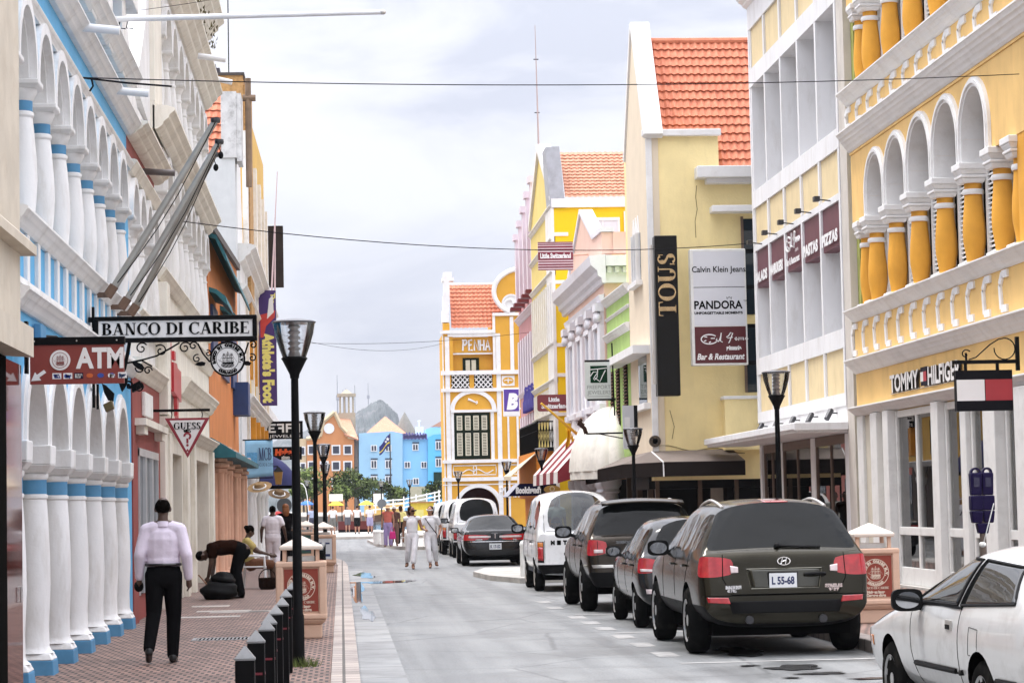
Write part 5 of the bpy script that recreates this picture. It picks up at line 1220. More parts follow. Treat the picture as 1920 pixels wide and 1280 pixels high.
def ship(mb, cx, cy, r, w):
 """three masted ship emblem"""
 k = r
 mb.ext([(cx-.55*k, cy-.28*k), (cx+.62*k, cy-.24*k), (cx+.5*k, cy-.42*k), (cx-.42*k, cy-.42*k)], w, w+.002)
 for i, x in enumerate((-.34, .02, .36)):
  h = (.62, .8, .58)[i]; mb.ext([(cx+(x-.018)*k, cy-.3*k), (cx+(x+.018)*k, cy-.3*k), (cx+(x+.018)*k, cy+(h-.05)*k), (cx+(x-.018)*k, cy+(h-.05)*k)], w, w+.003)
  for j, (z0, z1, s) in enumerate(((-.18, .1, .17), (.14, .36, .14), (.4, .54, .10))):
   if z1 < h:
    for e_ in (-1, 1):
     mb.tube([(cx+(x-s)*k, cy+(z0 if e_ < 0 else z1)*k, w), (cx+(x+s)*k, cy+(z0 if e_ < 0 else z1)*k, w)], .014*k, 4)
    mb.tube([(cx+(x-s)*k, cy+z0*k, w), (cx+(x-s*.7)*k, cy+(z0+z1)/2*k, w), (cx+(x-s)*k, cy+z1*k, w)], .012*k, 4); mb.tube([(cx+(x+s)*k, cy+z0*k, w), (cx+(x+s*1.2)*k, cy+(z0+z1)/2*k, w), (cx+(x+s)*k, cy+z1*k, w)], .012*k, 4)
 mb.tube([(cx-.5*k, cy-.26*k, w), (cx-.9*k, cy+.02*k, w)], .014*k, 4)
 for i, (x, z) in enumerate(((-.34, .56), (.02, .74), (.36, .52))): mb.tube([(cx+x*k, cy+z*k, w), (cx+(x+.5)*k, cy-.25*k, w)], .008*k, 4); mb.tube([(cx+x*k, cy+z*k, w), (cx+(x-.45)*k, cy-.25*k, w)], .008*k, 4)
 for j in range(5): mb.tube([(cx+(-.6+.1*i)*k, cy+(-.46-.07*j+.025*math.sin(i*1.9+j))*k, w) for i in range(13) if (-.6+.1*i)**2+(.46+.07*j)**2 < .75], .022*k, 4)
def scroll_unused(mb, pts, r=.012): mb.tube(pts, r, 6)
def spiral(cx, cz, r0, turns, a0, sgn=1, n=26, y=0):
 return [(cx+r0*(1-.8*i/n)*math.cos(a0+sgn*turns*2*PI*i/n), cz+r0*(1-.8*i/n)*math.sin(a0+sgn*turns*2*PI*i/n), y) for i in range(n+1)]
# -- bank sign with scrollwork and medallion
Y = 28.1
s = thing('bank_sign', 'long white bank sign with black roman letters in a black frame above scrolls', 'sign', (XL+.1, Y, 3.7))
x0, x1, z0, z1 = rect(177, 585, 482, 628, Y); z0, z1 = 3.655, 3.955
F_ = face(Y)
MB(F_).box(x0+.04, x1-.04, z0+.045, z1-.045, -.05, .05).build('panel', M_ivory, s)
m2 = MB(F_); m2.box(x0, x1, z1-.05, z1, -.07, .07); m2.box(x0, x1, z0, z0+.05, -.07, .07); m2.box(x0, x0+.05, z0+.051, z1-.051, -.069, .069); m2.box(x1-.05, x1, z0+.051, z1-.051, -.069, .069); m2.build('frame', M_blk, s, bevel=.008)
m2 = MB(F_); roman(m2, 'BANCO DI CARIBE', x0+.085, x1-.085, z0+.085, .138, .052); m2.build('lettering', M_ink, s)
m2 = MB(F_); m2.box(x0-.03, x0, z0-.75, z1+.12, -.03, .03); m2.box(XL, x0-.02, z1-.06, z1+.0, -.025, .025)
m2.tube([(x0+.40, z0, 0), (x0+.38, z0-.12, 0), (x0+.34, z0-.3, 0), (x0+.28, z0-.42, 0), (x0+.32, z0-.55, 0)], .022, 6)
m2.build('bracket', M_blk, s)
m2 = MB(F_)
bx = x0+.66
for (cx, cz, r, t, a, sg) in ((bx-.12, z0-.07, .07, 1.2, .6, 1), (bx+.10, z0-.10, .075, 1.2, 2.4, -1), (bx+.38, z0-.07, .07, 1.3, .4, 1), (bx-.05, z0-.33, .05, 1.2, 0, 1), (bx-.16, z0-.52, .06, 1.2, 1, -1), (x0+.52, z0-.30, .055, 1.1, 3, 1),
 (x1-.74, z0-.05, .05, 1.2, .5, 1), (x1-.05, z0-.05, .05, 1.2, 2.4, -1), (x1-.70, z0-.2, .05, 1.2, 1.2, 1), (x1-.06, z0-.2, .05, 1.2, 2, -1), (x1-.57, z0-.14, .04, 1.2, 2, -1), (x1-.19, z0-.14, .04, 1.2, 1, 1)): m2.tube(spiral(cx, cz, r, t, a, sg), .009, 5)
for pts in (((bx-.3, z0-.24), (bx-.1, z0-.20), (bx+.05, z0-.16), (bx+.2, z0-.08), (bx+.32, z0-.01)), ((bx-.3, z0-.24), (bx-.12, z0-.21), (bx, z0-.28)), ((bx-.3, z0-.24), (x0+.36, z0-.2)), ((x1-.69, z0-.02), (x1-.63, z0-.14), (x1-.55, z0-.24)), ((x1-.10, z0-.02), (x1-.14, z0-.14), (x1-.2, z0-.24))): m2.tube([(p[0], p[1], 0) for p in pts], .011, 5)
m2.build('scrollwork', M_blk, s)
m2 = MB(F_);
for (cx, cz, a, k) in ((bx-.16, z0-.27, -.5, 1.0), (x1-.66, z0-.262, .1, .75), (x1-.13, z0-.262, -.1, .75), (x0+.33, z0-.46, 1.4, 1.3)):
 c, q = math.cos(a), math.sin(a); m2.ext([(cx+(u*c-v*q)*k, cz+(u*q+v*c)*k) for u, v in ((-.09, 0), (-.04, .03), (.03, .035), (.08, .01), (.06, -.03), (0, -.035), (-.05, -.02))], -.015, .015)
m2.each('leaf', M_blk, s)
mx_, mz = onY(427, 673, Y)
o = MB(F_).disc(mx_, mz, .185, -.03, .03, 40).build('medallion', M_ivory, s)
m2 = MB(F_); m2.ring(mx_, mz, .185, .205, -.04, .04, 0, 2*PI, 44); m2.ring(mx_, mz, .128, .134, .03, .034, 0, 2*PI, 40); m2.build('rim', M_blk, o)
m2 = MB(F_); ring_text(m2, 'BANCO DI CARIBE N.V.', mx_, mz, .146, 195, -15, .042, .033, bold=.006); ring_text(m2, 'CURACAO', mx_, mz, .172, 236, 304, .040, .033, inward=False, bold=.006); m2.build('lettering', M_ink, o, fix=False)
m2 = MB(F_); ship(m2, mx_, mz-.005, .125, .031); m2.build('emblem', M_ink, o)
# -- cash machine sign
Y = 21.95
s = thing('cash_machine_sign', 'dark red cash machine sign with ship emblem, white arrow and card stickers', 'sign', (XL+.1, Y, 2.9))
x0, x1, z0, z1 = rect(57, 648, 233, 718, Y); F_ = face(Y)
MB(F_).box(x0, x1, z0, z1-.0, -.04, .04).build('panel', M_red, s)
m2 = MB(F_); m2.box(x0-.02, x1+.01, z1, z1+.07, -.05, .05); m2.box(x0-.05, x0-.021, z0+.1, z1+.22, -.05, .05); m2.build('rail', M_blk, s)
m2 = MB(F_)
for x in (x0+.04, (x0+x1)/2, x1-.06): m2.ball((x, z1+.035, .05), .008, n=6, m=4)
m2.each('bolt', M_sil, s)
m2 = MB(F_); write(m2, 'ATM', x0+.625, z0+.145, .043, .25, width=.43, bold=.010); m2.build('lettering', M_ivory, s, fix=False)
m2 = MB(F_); m2.ext([(x0+.01, z0+.03), (x0+.10, z0+.035), (x0+.082, z0+.062), (x0+.145, z0+.105), (x0+.125, z0+.13), (x0+.062, z0+.086), (x0+.045, z0+.11)], .041, .044); m2.build('arrow', M_ivory, s)
o = MB(F_).disc(x0+.27, z0+.215, .092, .04, .046, 30).build('emblem', M_ivory, s)
m2 = MB(F_); m2.ring(x0+.27, z0+.215, .068, .072, .046, .049, 0, 2*PI, 26); ship(m2, x0+.27, z0+.215, .066, .047); m2.build('ship', M_red, o)
cs = [('white', (.7, .7, .7), 'VISA', (.02, .03, .2)), ('white', 0, 'Cirrus', (.02, .05, .3)), ('navy', (.012, .015, .05), 'PLUS', (.6, .6, .6)), ('orange', (.5, .10, .02), '', 0), ('blue', (.03, .06, .3), '', 0), ('blue', 0, 'Cirrus', (.7, .7, .7)), ('white', 0, 'Express', (.05, .1, .25))]
for i, (cn, cc, tx, tc_) in enumerate(cs):
 xa = x0+.20+i*.098; m2 = MB(F_)
 if i in (3, 4, 5): m2.disc(xa+.04, z0+.072, .03, .041, .043, 16, .7)
 else: m2.box(xa, xa+.08, z0+.045, z0+.098, .041, .043)
 o = m2.build('card_sticker', mat('card '+cn, cc or (.7, .7, .7), .5, var=0), s)
 if tx: m2 = MB(F_); write(m2, tx, xa+.04, z0+.06, .0435, .03, width=.065, bold=.008); m2.build('lettering', mat('card ink %d' % i, tc_, .5, var=0), o, fix=False)
t = thing('floodlight', 'brown floodlight hanging on a leaf shaped bracket under the cash machine sign', 'floodlight', (-2.0, 24, 2.7))
Y = 24.0; F_ = face(Y); fx_, fz_ = onY(203, 745, Y)
m2 = MB(F_); m2.ext([(fx_-.06, fz_+.14), (fx_-.02, fz_+.12), (fx_+.06, fz_+.04), (fx_+.05, fz_-.04), (fx_-.0, fz_-.03), (fx_-.04, fz_+.05)], -.02, .02); m2.build('bracket', M_blk, t)
m2 = MB(F_); m2.ext([(fx_-.05, fz_-.07), (fx_+.04, fz_-.03), (fx_+.06, fz_-.11), (fx_-.02, fz_-.15)], -.05, .06); m2.build('housing', mat('lamp bronze', (.10, .075, .03), .4), t, bevel=.01)
m2 = MB(F_); xa, za = onY(183, 720, Y); m2.box(xa-.012, xa+.012, za-.25, za, -.012, .012); m2.build('rod', M_blk, t)
t = thing('wall_light', 'black scrolled wall light on the blue corner beside the arcade', 'lamp', (-2.6, 33.4, 3.4))
lx, lz = onY(235, 728, 33.3); m2 = MB(face(33.3)); m2.tube(spiral(lx-.12, lz+.05, .07, 1.2, 1, 1), .014, 5); m2.tube(spiral(lx+.05, lz+.04, .06, 1.2, 2, -1), .014, 5); m2.tube([(lx-.35, lz+.1, 0), (lx-.1, lz+.12, 0), (lx+.12, lz, 0)], .018, 5); m2.build('scroll', M_blk, t)
m2 = MB(face(33.3)); m2.ext([(lx+.1, lz-.06), (lx+.26, lz+.02), (lx+.2, lz+.1), (lx+.08, lz+.04)], -.06, .06); m2.build('lamp_head', M_blk, t)
# -- triangle sign
Y = 37.6; F_ = face(Y)
s = thing('triangle_sign', 'upside down triangle sign with red rim hung from a black bar', 'sign', (-2.3, Y, 2.9))
x0, x1, z0, z1 = rect(309, 784, 394, 857, Y); xc = (x0+x1)/2
MB(F_).box(XL, x1+.005, z1+.10, z1+.14, -.02, .02).build('bar', M_blk, s)
m2 = MB(F_)
for x in (x0+.1, x1-.12): m2.tube([(x, z1+.1, 0), (x+.01, z1+.05, 0), (x, z1, 0)], .008, 5)
m2.each('hook', M_blk, s)
MB(F_).ext([(x0, z1), (x1, z1), (xc, z0)], -.025, .02).build('rim', mat('crimson', (.26, .02, .035), .5), s)
MB(F_).ext([(x0+.075, z1-.035), (x1-.075, z1-.035), (xc, z0+.075)], .02, .024).build('panel', M_ivory, s)
m2 = MB(F_); roman(m2, 'GUESS', x0+.135, x1-.135, z1-.175, .105, .025); m2.build('lettering', M_ink, s)
m2 = MB(F_); m2.ring(xc, z0+.335, .030, .062, .025, .029, R(-60), R(185), 18); m2.box(xc-.016, xc+.016, z0+.225, z0+.30, .0252, .029); m2.disc(xc, z0+.195, .020, .025, .029, 12); m2.ext([(xc-.03, z0+.10), (xc+.03, z0+.10), (xc, z0+.14)], .025, .029); m2.build('question_mark', mat('crimson', 0), s, fix=False)
m2 = MB(F_); write(m2, 'U.S.A.', xc, z1-.215, .026, .04, bold=.01); m2.build('small_print', M_ink, s, fix=False)
# -- tall purple banner, other signs on the left
Y = 84.0; F_ = face(Y)
s = thing('purple_banner', 'tall purple vertical sign with yellow letters and a red winged shoe', 'sign', (-2.6, Y, 7))
x0, x1, z0, z1 = rect(485, 545, 520, 760, Y)
MB(F_).box(x0, x1, z0, z1, -.08, .08).build('panel', mat('purple sign', (.045, .015, .13), .5, var=.05), s)
FT = frame(((x0+x1)/2, Y, 0), (0, 0, -1), (1, 0, 0), (0, -1, 0))
m2 = MB(FT); write(m2, "Athlete's Foot", -(z0+1.32), -.17, .085, .52, width=2.45, bold=.03); write(m2, 'The', -(z1-.28), .12, .085, .22, bold=.01); m2.build('lettering', mat('pale yellow letters', (.72, .66, .20), .6, var=0), s, fix=False)
m2 = MB(F_); xc = (x0+x1)/2; m2.ext([(xc-.25, z1-.85), (xc+.05, z1-.78), (xc+.27, z1-.7), (xc+.25, z1-.95), (xc-.05, z1-1.25), (xc-.15, z1-1.65), (xc-.25, z1-1.65)], .081, .086); m2.build('shoe', mat('banner red', (.5, .05, .04), .6), s)
m2 = MB(F_)
for i in range(4): m2.ext([(xc-.02+.06*i, z1-1.0+.06*i), (xc+.04+.06*i, z1-.95+.06*i), (xc+.1+.03*i, z1-.32+.05*i), (xc+.06, z1-.3)], .087+.002*i, .0885+.002*i)
m2.build('wing', M_ivory, s)
m2 = MB(F_); m2.box(XL-.1, x0, z1-.9, z1-.86, -.03, .03); m2.box(XL-.1, x0, z0+.4, z0+.44, -.03, .03); m2.build('bracket', M_blk, s)
Y = 93.0; F_ = face(Y)
s = thing('jeweller_sign', 'black hanging sign with blocky white initials at the far left', 'sign', (-2.3, Y, 4.8))
x0, x1, z0, z1 = rect(500, 790, 568, 822, Y)
MB(F_).box(x0, x1, z0, z1, -.06, .06).build('panel', M_blk, s)
m2 = MB(F_); h = z1-z0
def block(mb, strokes, x, wd, z, ht):
 for (a, b_, c, d) in strokes: mb.box(x+a*wd, x+b_*wd, z+c*ht, z+d*ht, .061, .07)
Es = ((0, .28, 0, 1), (.281, 1, 0, .2), (.281, .8, .4, .6), (.281, 1, .8, 1)); Fs = ((0, .28, 0, 1), (.281, .8, .4, .6), (.281, 1, .8, 1)); Fm = ((.72, 1, 0, 1), (.2, .719, .4, .6), (0, .719, .8, 1))
zb = z0+h*.36; hh = h*.5; k = (x1-x0)
block(m2, Es, x0+.05*k, .2*k, zb, hh); block(m2, Fm, x0+.28*k, .2*k, zb, hh); block(m2, Fs, x0+.53*k, .2*k, zb, hh); m2.box(x0+.74*k, x0+.78*k, zb, zb+.06, .061, .07); m2.box(x0+.86*k, x0+.92*k, zb, zb+hh, .061, .07)
write(m2, 'JEWELERS', (x0+x1)/2, z0+.06, .062, .15, width=k*.86); m2.build('lettering', M_ivory, s, fix=False)
Y = 96.0; F_ = face(Y)
s = thing('cigar_sign', 'black hanging sign with orange red letters below the white initials', 'sign', (-2.3, Y, 3.7))
x0, x1, z0, z1 = rect(500, 838, 566, 861, Y)
MB(F_).box(x0, x1, z0, z1, -.06, .06).build('panel', M_blk, s)
m2 = MB(F_); write(m2, 'Habana', x0+.82, z0+.2, .062, .30, width=1.0, bold=.03, shear=.1); m2.build('lettering', mat('orange red', (.75, .10, .02), .5), s, fix=False)
m2 = MB(F_); write(m2, 'since', x0+.75, z0+.04, .062, .15, bold=.02); m2.build('small_print', M_ivory, s, fix=False)
Y = 71.3; F_ = face(Y)
s = thing('blue_banner', 'light blue cloth bank banner with dark initials and a sketch', 'banner', (-2.4, Y, 3.2))
x0, x1, z0, z1 = rect(459, 826, 512, 895, Y)
MB(F_).grid(lambda u, v: (x0+(x1-x0)*u+.03*v*math.sin(3*u), z1-(z1-z0)*v*(1-.05*u), .05*math.sin(4*u+2*v)), 14, 8).build('cloth', mat('light blue cloth', (.28, .50, .68), .8, var=.12, scale=3), s, fix=False, solid=.01, smooth=60)
m2 = MB(F_); roman(m2, 'MCB', x0+.40, x1-.03, z0+.52, .36, .08); write(m2, 'MADURO & CURIEL', (x0+x1)/2+.2, z0+.34, .083, .14, width=.5); m2.build('lettering', M_navy, s, fix=False)
m2 = MB(F_); m2.box(x0+.06, x0+.36, z0+.3, z0+.75, .07, .075); m2.build('picture', mat('mid blue', (.12, .33, .55), .7, var=.3, scale=14), s)
m2 = MB(F_); m2.tube([(XL-.05, z1+.02, 0), (x1, z1+.02, 0)], .02, 6); m2.tube([(XL-.05, z0+.0, 0), (x1, z0+.0, 0)], .015, 6); m2.each('pole', M_blk, s)
b = thing('dome_awning', 'navy blue dome awning over a shop door on the far left', 'awning', (-2.4, 78, 3))
x0, x1, z0, z1 = rect(508, 846, 556, 915, 82)
MB().grid(lambda u, v: (XL-.2+(x1-XL+.2)*math.sin(PI*u)*math.cos(PI/2*v), 82+1.6-1.6*(2*u)+.0*v, z0+.1+(z1-z0-.1)*math.sin(PI/2*v)), 30, 12).build('cover', mat('navy awning', (.035, .04, .13), .8, var=.15), b, fix=False, smooth=40)
m2 = MB(); m2.box(XL-.2, x1-.02, 82, 83.4, z0, z0+.12); m2.build('valance', M_blk, b)
t = thing('lantern', 'yellow brown lantern on the wall beside the navy awning', 'lantern', (-2.5, 76, 3))
lx, lz = onY(522, 893, 76); m2 = MB(); m2.frus(lx, 76, lz-.25, lz+.15, .09, .09, .14, .14); m2.build('glass', mat('amber glass', (.30, .16, .04), .3), t); m2 = MB(); m2.frus(lx, 76, lz+.152, lz+.3, .16, .16, .03, .03); m2.tube([(XL-.1, 76, lz+.32), (lx, 76, lz+.32)], .02, 5); m2.build('cap', M_blk, t)
for k, (px, py, Y, r) in enumerate(((487, 914, 70.5, .36), (523, 927, 74.5, .34))):
 hx, hz = onY(px, py, Y)
 t = thing('straw_hat', ['wide brown straw hat hanging under the blue banner', 'darker straw hat hanging under the navy awning'][k], 'hat', (hx, Y, hz), group='hats hung out for sale')
 F_ = frame((hx, Y, hz), (.98, 0, -.12 if k else .12), (0, .9, .42))
 m2 = MB(F_); m2.lathe([(.001, .16), (.12, .15), (.15, .10), (.16, .02), (r*.7, .0), (r, .03), (r*.98, .02), (r*.7, -.012), (.15, .0), (.1, .1)], (0, 0, 0), 24); m2.build('brim', mat('straw%d' % k, ((.30, .19, .09), (.16, .10, .05))[k], .9, var=.25, scale=9), t, smooth=50)
 m2 = MB(F_); m2.ring(0, 0, .17, .20, .015, .05, 0, 2*PI, 20); m2.build('hat_band', M_ivory, t)
 m2 = MB(); m2.tube([(hx, Y, hz+.05), (hx, Y+.02, hz+.32)], .012, 5); m2.build('cord', M_blk, t)
s = thing('shop_board', 'white printed board leaning on the wall beside the coral columns', 'sign', (-2.6, 72.5, 1))
x0, x1, z0, z1 = rect(455, 952, 466, 1052, 69.5); F_ = face(69.5)
MB(F_).box(x0, x1, z0-.1, z1, -.02, .02).build('panel', M_ivory, s)
m2 = MB(frame(((x0+x1)/2, 69.5, 0), (0, 0, 1), (-1, 0, 0), (0, -1, 0)))
write(m2, 'GALLERY', (z0+z1)/2-.2, -.05, .022, .16, width=.9, bold=.01); m2.build('lettering', M_navy, s, fix=False)
m2 = MB(F_); m2.box(x0+.02, x1-.02, z1-.42, z1-.2, .02, .024); m2.build('picture', mat('orange brown print', (.4, .15, .05), .7, var=.4, scale=12), s)
b = thing('roof_sign', 'large dark brown box sign above the yellow building', 'sign', (-2.4, 108, 14))
x0, x1, z0, z1 = rect(500, 425, 532, 538, 108); m2 = MB(face(108)); m2.box(x0, x1, z0, z1, -.3, .3); m2.build('box', mat('sign brown', (.055, .042, .035), .6, var=.2), b)
m2 = MB(face(107.6))
for (px, py, qx, qy) in ((508, 545, 520, 322), (515, 545, 516, 420)):
 a = onY(px, py, 107.6); c = onY(qx, qy, 107.6); m2.tube([(a[0], a[1]-.6, 0), (c[0], c[1], 0)], .045, 6, .02)
m2.each('mast', mat('pink mast', (.55, .42, .42), .6), b)
# -- flagpoles on the bank
t = thing('flagpole', 'white horizontal flagpole reaching out over the street from the bank', 'flagpole', (XL, 31, 8.2))
a = onY(212, 36, 31); c = onY(716, 23, 31)
MB().tube([(a[0]-.3, 31, a[1]-.01), (c[0], 31, c[1])], .040, 12, .032).build('pole', M_lead, t, smooth=50)
m2 = MB(); m2.ball((c[0]+.01, 31, c[1]), .045, .045, .035, 10, 6); m2.build('finial', M_sil, t)
m2 = MB()
for d in (.1, .2): m2.tube([(a[0]+d, 31, a[1]+.03), (a[0]+d-.03, 31, a[1]-.12), (a[0]+d+.06, 31, a[1]-.13)], .008, 5)
m2.build('cord', M_blk, t)
M_pole = mat('galvanised pole', (.38, .38, .36), .4, metal=.5, var=.12, scale=6)
for k, (bx, by, tx, ty, Y) in enumerate(((210, 545, 404, 226, 29.0), (235, 568, 411, 266, 30.7), (252, 580, 402, 290, 31.8))):
 a = onY(bx, by, Y); c = onY(tx, ty, Y)
 t = thing('flagpole', ['grey slanting flagpole on the bank, the upper left one', 'grey slanting flagpole on the bank, the middle one', 'darker grey slanting flagpole on the bank, the lowest one'][k], 'flagpole', (a[0], Y, a[1]), group='slanting flagpoles on the bank')
 MB().tube([(a[0], Y, a[1]), (c[0], Y, c[1])], .046, 12, .040).build('pole', M_pole if k < 2 else mat('brown grey pole', (.26, .24, .21), .5, metal=.4), t, smooth=50)
 MB().lathe([(.055, -.03), (.06, 0), (.055, .03)], (c[0], Y, c[1]), 10).build('cap', M_gun, t)
 m2 = MB(); m2.tube([(a[0]-.06, Y, a[1]-.07), (a[0]+.03, Y, a[1]+.06)], .058, 8); m2.box(XL-.1, a[0], Y-.03, Y+.03, a[1]-.08, a[1]-.02); m2.build('bracket', mat('rusty bracket', (.16, .10, .07), .7, var=.3), t)
 if k: m2 = MB(); m2.tube([(c[0]-.03, Y-.05, c[1]), (c[0]+.02, Y-.05, c[1]-.14)], .006, 4); m2.ball((c[0]+.02, Y-.05, c[1]-.18), .035, .035, .05, 8, 6); m2.build('pulley', M_blk, t)
 m2 = MB(); m2.tube([(c[0], Y-.05, c[1]-.03)]+[(a[0]+(c[0]-a[0])*q+.05*math.sin(PI*q), Y-.06, a[1]+(c[1]-a[1])*q-.09*math.sin(PI*q)) for q in (.8, .6, .4, .2, .05)], .006, 4); m2.build('halyard', M_blk, t)
# -- signs on the right hand side
Y = 57.0; F_ = face(Y)
s = thing('vertical_sign', 'tall black vertical box sign with metallic gold letters', 'sign', (8, Y, 6))
x0, x1, z0, z1 = rect(1225, 443, 1275, 742, Y)
MB(F_).box(x0, x1, z0, z1, -.25, .15).build('box', mat('gloss black', (.006, .006, .006), .3, var=0, spec=.2), s, bevel=.02)
FT = frame(((x0+x1)/2, Y-.15, 0), (0, 0, 1), (-1, 0, 0), (0, -1, 0))
m2 = MB(FT); roman(m2, 'TOUS', z1-1.95, z1-.42, -.21, .42, .003, .03); m2.build('lettering', mat('brass letters', (.62, .47, .27), .25, metal=.85, var=.3, scale=5), s)
m2 = MB(F_); m2.box(x0-.06, x0-.003, z0+.3, z1-.2, -.3, -.05); m2.build('edge', M_sil, s)
s = thing('pylon_sign', 'tall white projecting sign with two white panels over one maroon panel', 'sign', (9.4, Y, 6.4))
x0, x1, z0, z1 = rect(1292, 468, 1402, 684, Y)
MB(F_).box(x0, x1, z0, z1, -.2, .1).build('box', M_fr, s, bevel=.02)
z_a = z1-(z1-z0)*.665
m2 = MB(F_); m2.box(x0+.07, x1-.04, z_a+.01, z1-.06, .1, .103); m2.build('white_panel', mat('cool panel', (.62, .63, .67), .4, var=.03), s)
m2 = MB(F_); m2.box(x0+.07, x1-.04, z0+.05, z_a-.01, .1, .104); m2.build('maroon_panel', mat('deep maroon', (.085, .010, .014), .4, var=.05), s)
zm = z1-(z1-z0)*.33; xc = (x0+x1)/2+.015
MB(F_).box(x0+.07, x1-.04, zm-.006, zm+.006, .1035, .106).build('divider', M_ink, s)
m2 = MB(F_); write(m2, 'Calvin Klein Jeans', xc, z1-.56, .106, .2, width=1.30, bold=.003)
write(m2, 'PANDORA', xc-.03, z_a+.42, .106, .27, width=1.17, bold=.008); m2.tube([(xc+.19, z_a+.64, .106), (xc+.17, z_a+.7, .106), (xc+.21, z_a+.67, .106), (xc+.235, z_a+.71, .106), (xc+.26, z_a+.67, .106), (xc+.3, z_a+.7, .106), (xc+.28, z_a+.64, .106)], .006, 4)
write(m2, 'UNFORGETTABLE MOMENTS', xc-.03, z_a+.29, .106, .08, width=1.17, bold=.004); write(m2, 'TM', xc+.62, z_a+.58, .106, .06); m2.build('lettering', M_ink, s, fix=False)
m2 = MB(F_); deco_logo(m2, x0+.42, z0+.50, .108, .66); write(m2, 'pizzeria', xc+.32, z0+.37, .108, .13, width=.36, bold=.012); write(m2, 'Bar & Restaurant', xc, z0+.14, .108, .2, width=1.15, bold=.006, shear=.25); m2.build('lettering', M_wt, s, fix=False)
m2 = MB(F_)
for z in (z1-.05, zm, z_a, z0+.05): m2.box(x1, x1+.22, z-.05, z+.05, -.1, .0)
m2.each('bracket', M_blk, s)
Y = 63.0; F_ = face(Y)
s = thing('jeweller_sign', 'white hanging sign with dark green square and grey lettering', 'sign', (6.9, Y, 5))
x0, x1, z0, z1 = rect(1096, 679, 1146, 747, Y); xc = (x0+x1)/2
MB(F_).box(x0, x1, z0, z1, -.03, .03).build('panel', mat('pearl panel', (.60, .64, .62), .5, var=.04), s)
MB(F_).box(xc-.2, xc+.25, z1-.55, z1-.1, .031, .035).build('green_field', mat('dark green', (.008, .055, .025), .5), s)
m2 = MB(F_); P = [(-.2, -.05), (-.12, .06), (0, .05), (-.1, -.08), (.05, -.2), (.12, -.05), (.2, .1)]; m2.tube([(xc+p[0], z1-.32+p[1], .037) for p in P], .014, 5); m2.tube([(xc-.2, z1-.2, .037), (xc+.05, z1-.18, .037), (xc+.24, z1-.16, .037)], .012, 5); m2.tube([(xc+.0, z1-.18, .037), (xc-.02, z1-.4, .037), (xc-.1, z1-.48, .037), (xc-.12, z1-.42, .037)], .013, 5); m2.build('monogram', M_wt, s)
m2 = MB(F_); write(m2, 'FREEPORT', xc+.02, z1-.71, .033, .14, width=.62); write(m2, 'JEWELERS', xc+.02, z1-.85, .033, .14, width=.62); m2.box(xc-.28, xc+.3, z1-.91, z1-.9, .031, .034); m2.build('lettering', mat('grey ink', (.25, .27, .27), .6), s, fix=False)
m2 = MB(F_); m2.tube([(x0, z1+.03, 0), (x1+.12, z1+.03, 0)], .028, 6); m2.tube([(x0+.05, z0-.02, 0), (x1+.12, z0-.02, 0)], .028, 6); m2.tube([(x1+.08, z0-.45, 0), (x1+.05, z1+.5, 0)], .02, 6); m2.each('bracket', M_blk, s)
# -- striped flag-like sign and its smaller plate
Y = 71.0; F_ = face(Y)
s = thing('striped_sign', 'square maroon and white striped hanging sign with white gothic letters', 'sign', (6.4, Y, 9))
x0, x1, z0, z1 = rect(1008, 454, 1075, 506, Y)
MB(F_).box(x0, x1, z0, z1, -.02, .02).build('panel', mat('pale pink cloth', (.70, .58, .60), .8), s)
m2 = MB(F_); h = z1-z0
for (a, c) in ((0, .03), (.08, .13), (.17, .22), (.27, .31), (.355, .64), (.69, .75), (.79, .85), (.89, .93), (.96, .995)): m2.box(x0+.003, x1-.003, z0+h*a, z0+h*c, .021, .025)
m2.build('stripe', mat('maroon cloth', (.20, .03, .05), .8), s)
def gothic(mb, s_, xc, z, w, wd, size):
 """broken letter forms: heavy slanted strokes with diamond feet"""
 vs, fs = glyphs(s_, size, bold=.010); x0_ = min(v[0] for v in vs); x1_ = max(v[0] for v in vs); k = wd/(x1_-x0_)
 mb.add([((v[0]-(x0_+x1_)/2)*k+xc, z+v[1], w) for v in vs], fs)
 n = len(s_)
 for i in range(n*2):
  x = xc-wd/2+wd*(i+.5)/(n*2); mb.add([(x-.011, z, w+.001), (x, z-.018, w+.001), (x+.011, z, w+.001), (x, z+.018, w+.001)], [(0, 1, 2, 3)])
m2 = MB(F_); gothic(m2, 'Little Switzerland', (x0+x1)/2, z0+h*.43, .027, .92, .2); m2.build('lettering', M_wt, s, fix=False)
m2 = MB(F_); m2.tube([(x1, z0+h*.52, 0), (x1+.55, z0+h*.55, 0)], .03, 6); m2.tube([(x1+.5, z0+h*.4, 0), (x1+.5, z0+h*.75, 0)], .015, 6); m2.build('bracket', mat('peach pole', (.65, .40, .30), .6), s)
Y = 78.0; F_ = face(Y)
s = thing('rounded_sign', 'rounded maroon sign with two lines of white gothic letters', 'sign', (6.8, Y, 5.2))
x0, x1, z0, z1 = rect(1007, 740, 1073, 770, Y); xc = (x0+x1)/2
m2 = MB(F_); pts = []
for (cx, cz, a0) in ((x1-.08, z1-.08, 0), (x0+.08, z1-.08, 90), (x0+.08, z0+.08, 180), (x1-.08, z0+.08, 270)):
 for k in range(6): pts.append((cx+.08*math.cos(R(a0+18*k)), cz+.08*math.sin(R(a0+18*k))))
m2.ext(pts, -.04, .04); m2.build('panel', mat('maroon sign', (.19, .028, .035), .4), s)
m2 = MB(F_); gothic(m2, 'Little', xc-.02, z1-.22, .042, .36, .18); gothic(m2, 'Switzerland', xc, z0+.1, .042, .88, .2); m2.build('lettering', M_wt, s, fix=False)
t = thing('flagpole', 'yellow slanting flagpole with a furled yellow flag on the right', 'flagpole', (6.8, 74, 4.5))
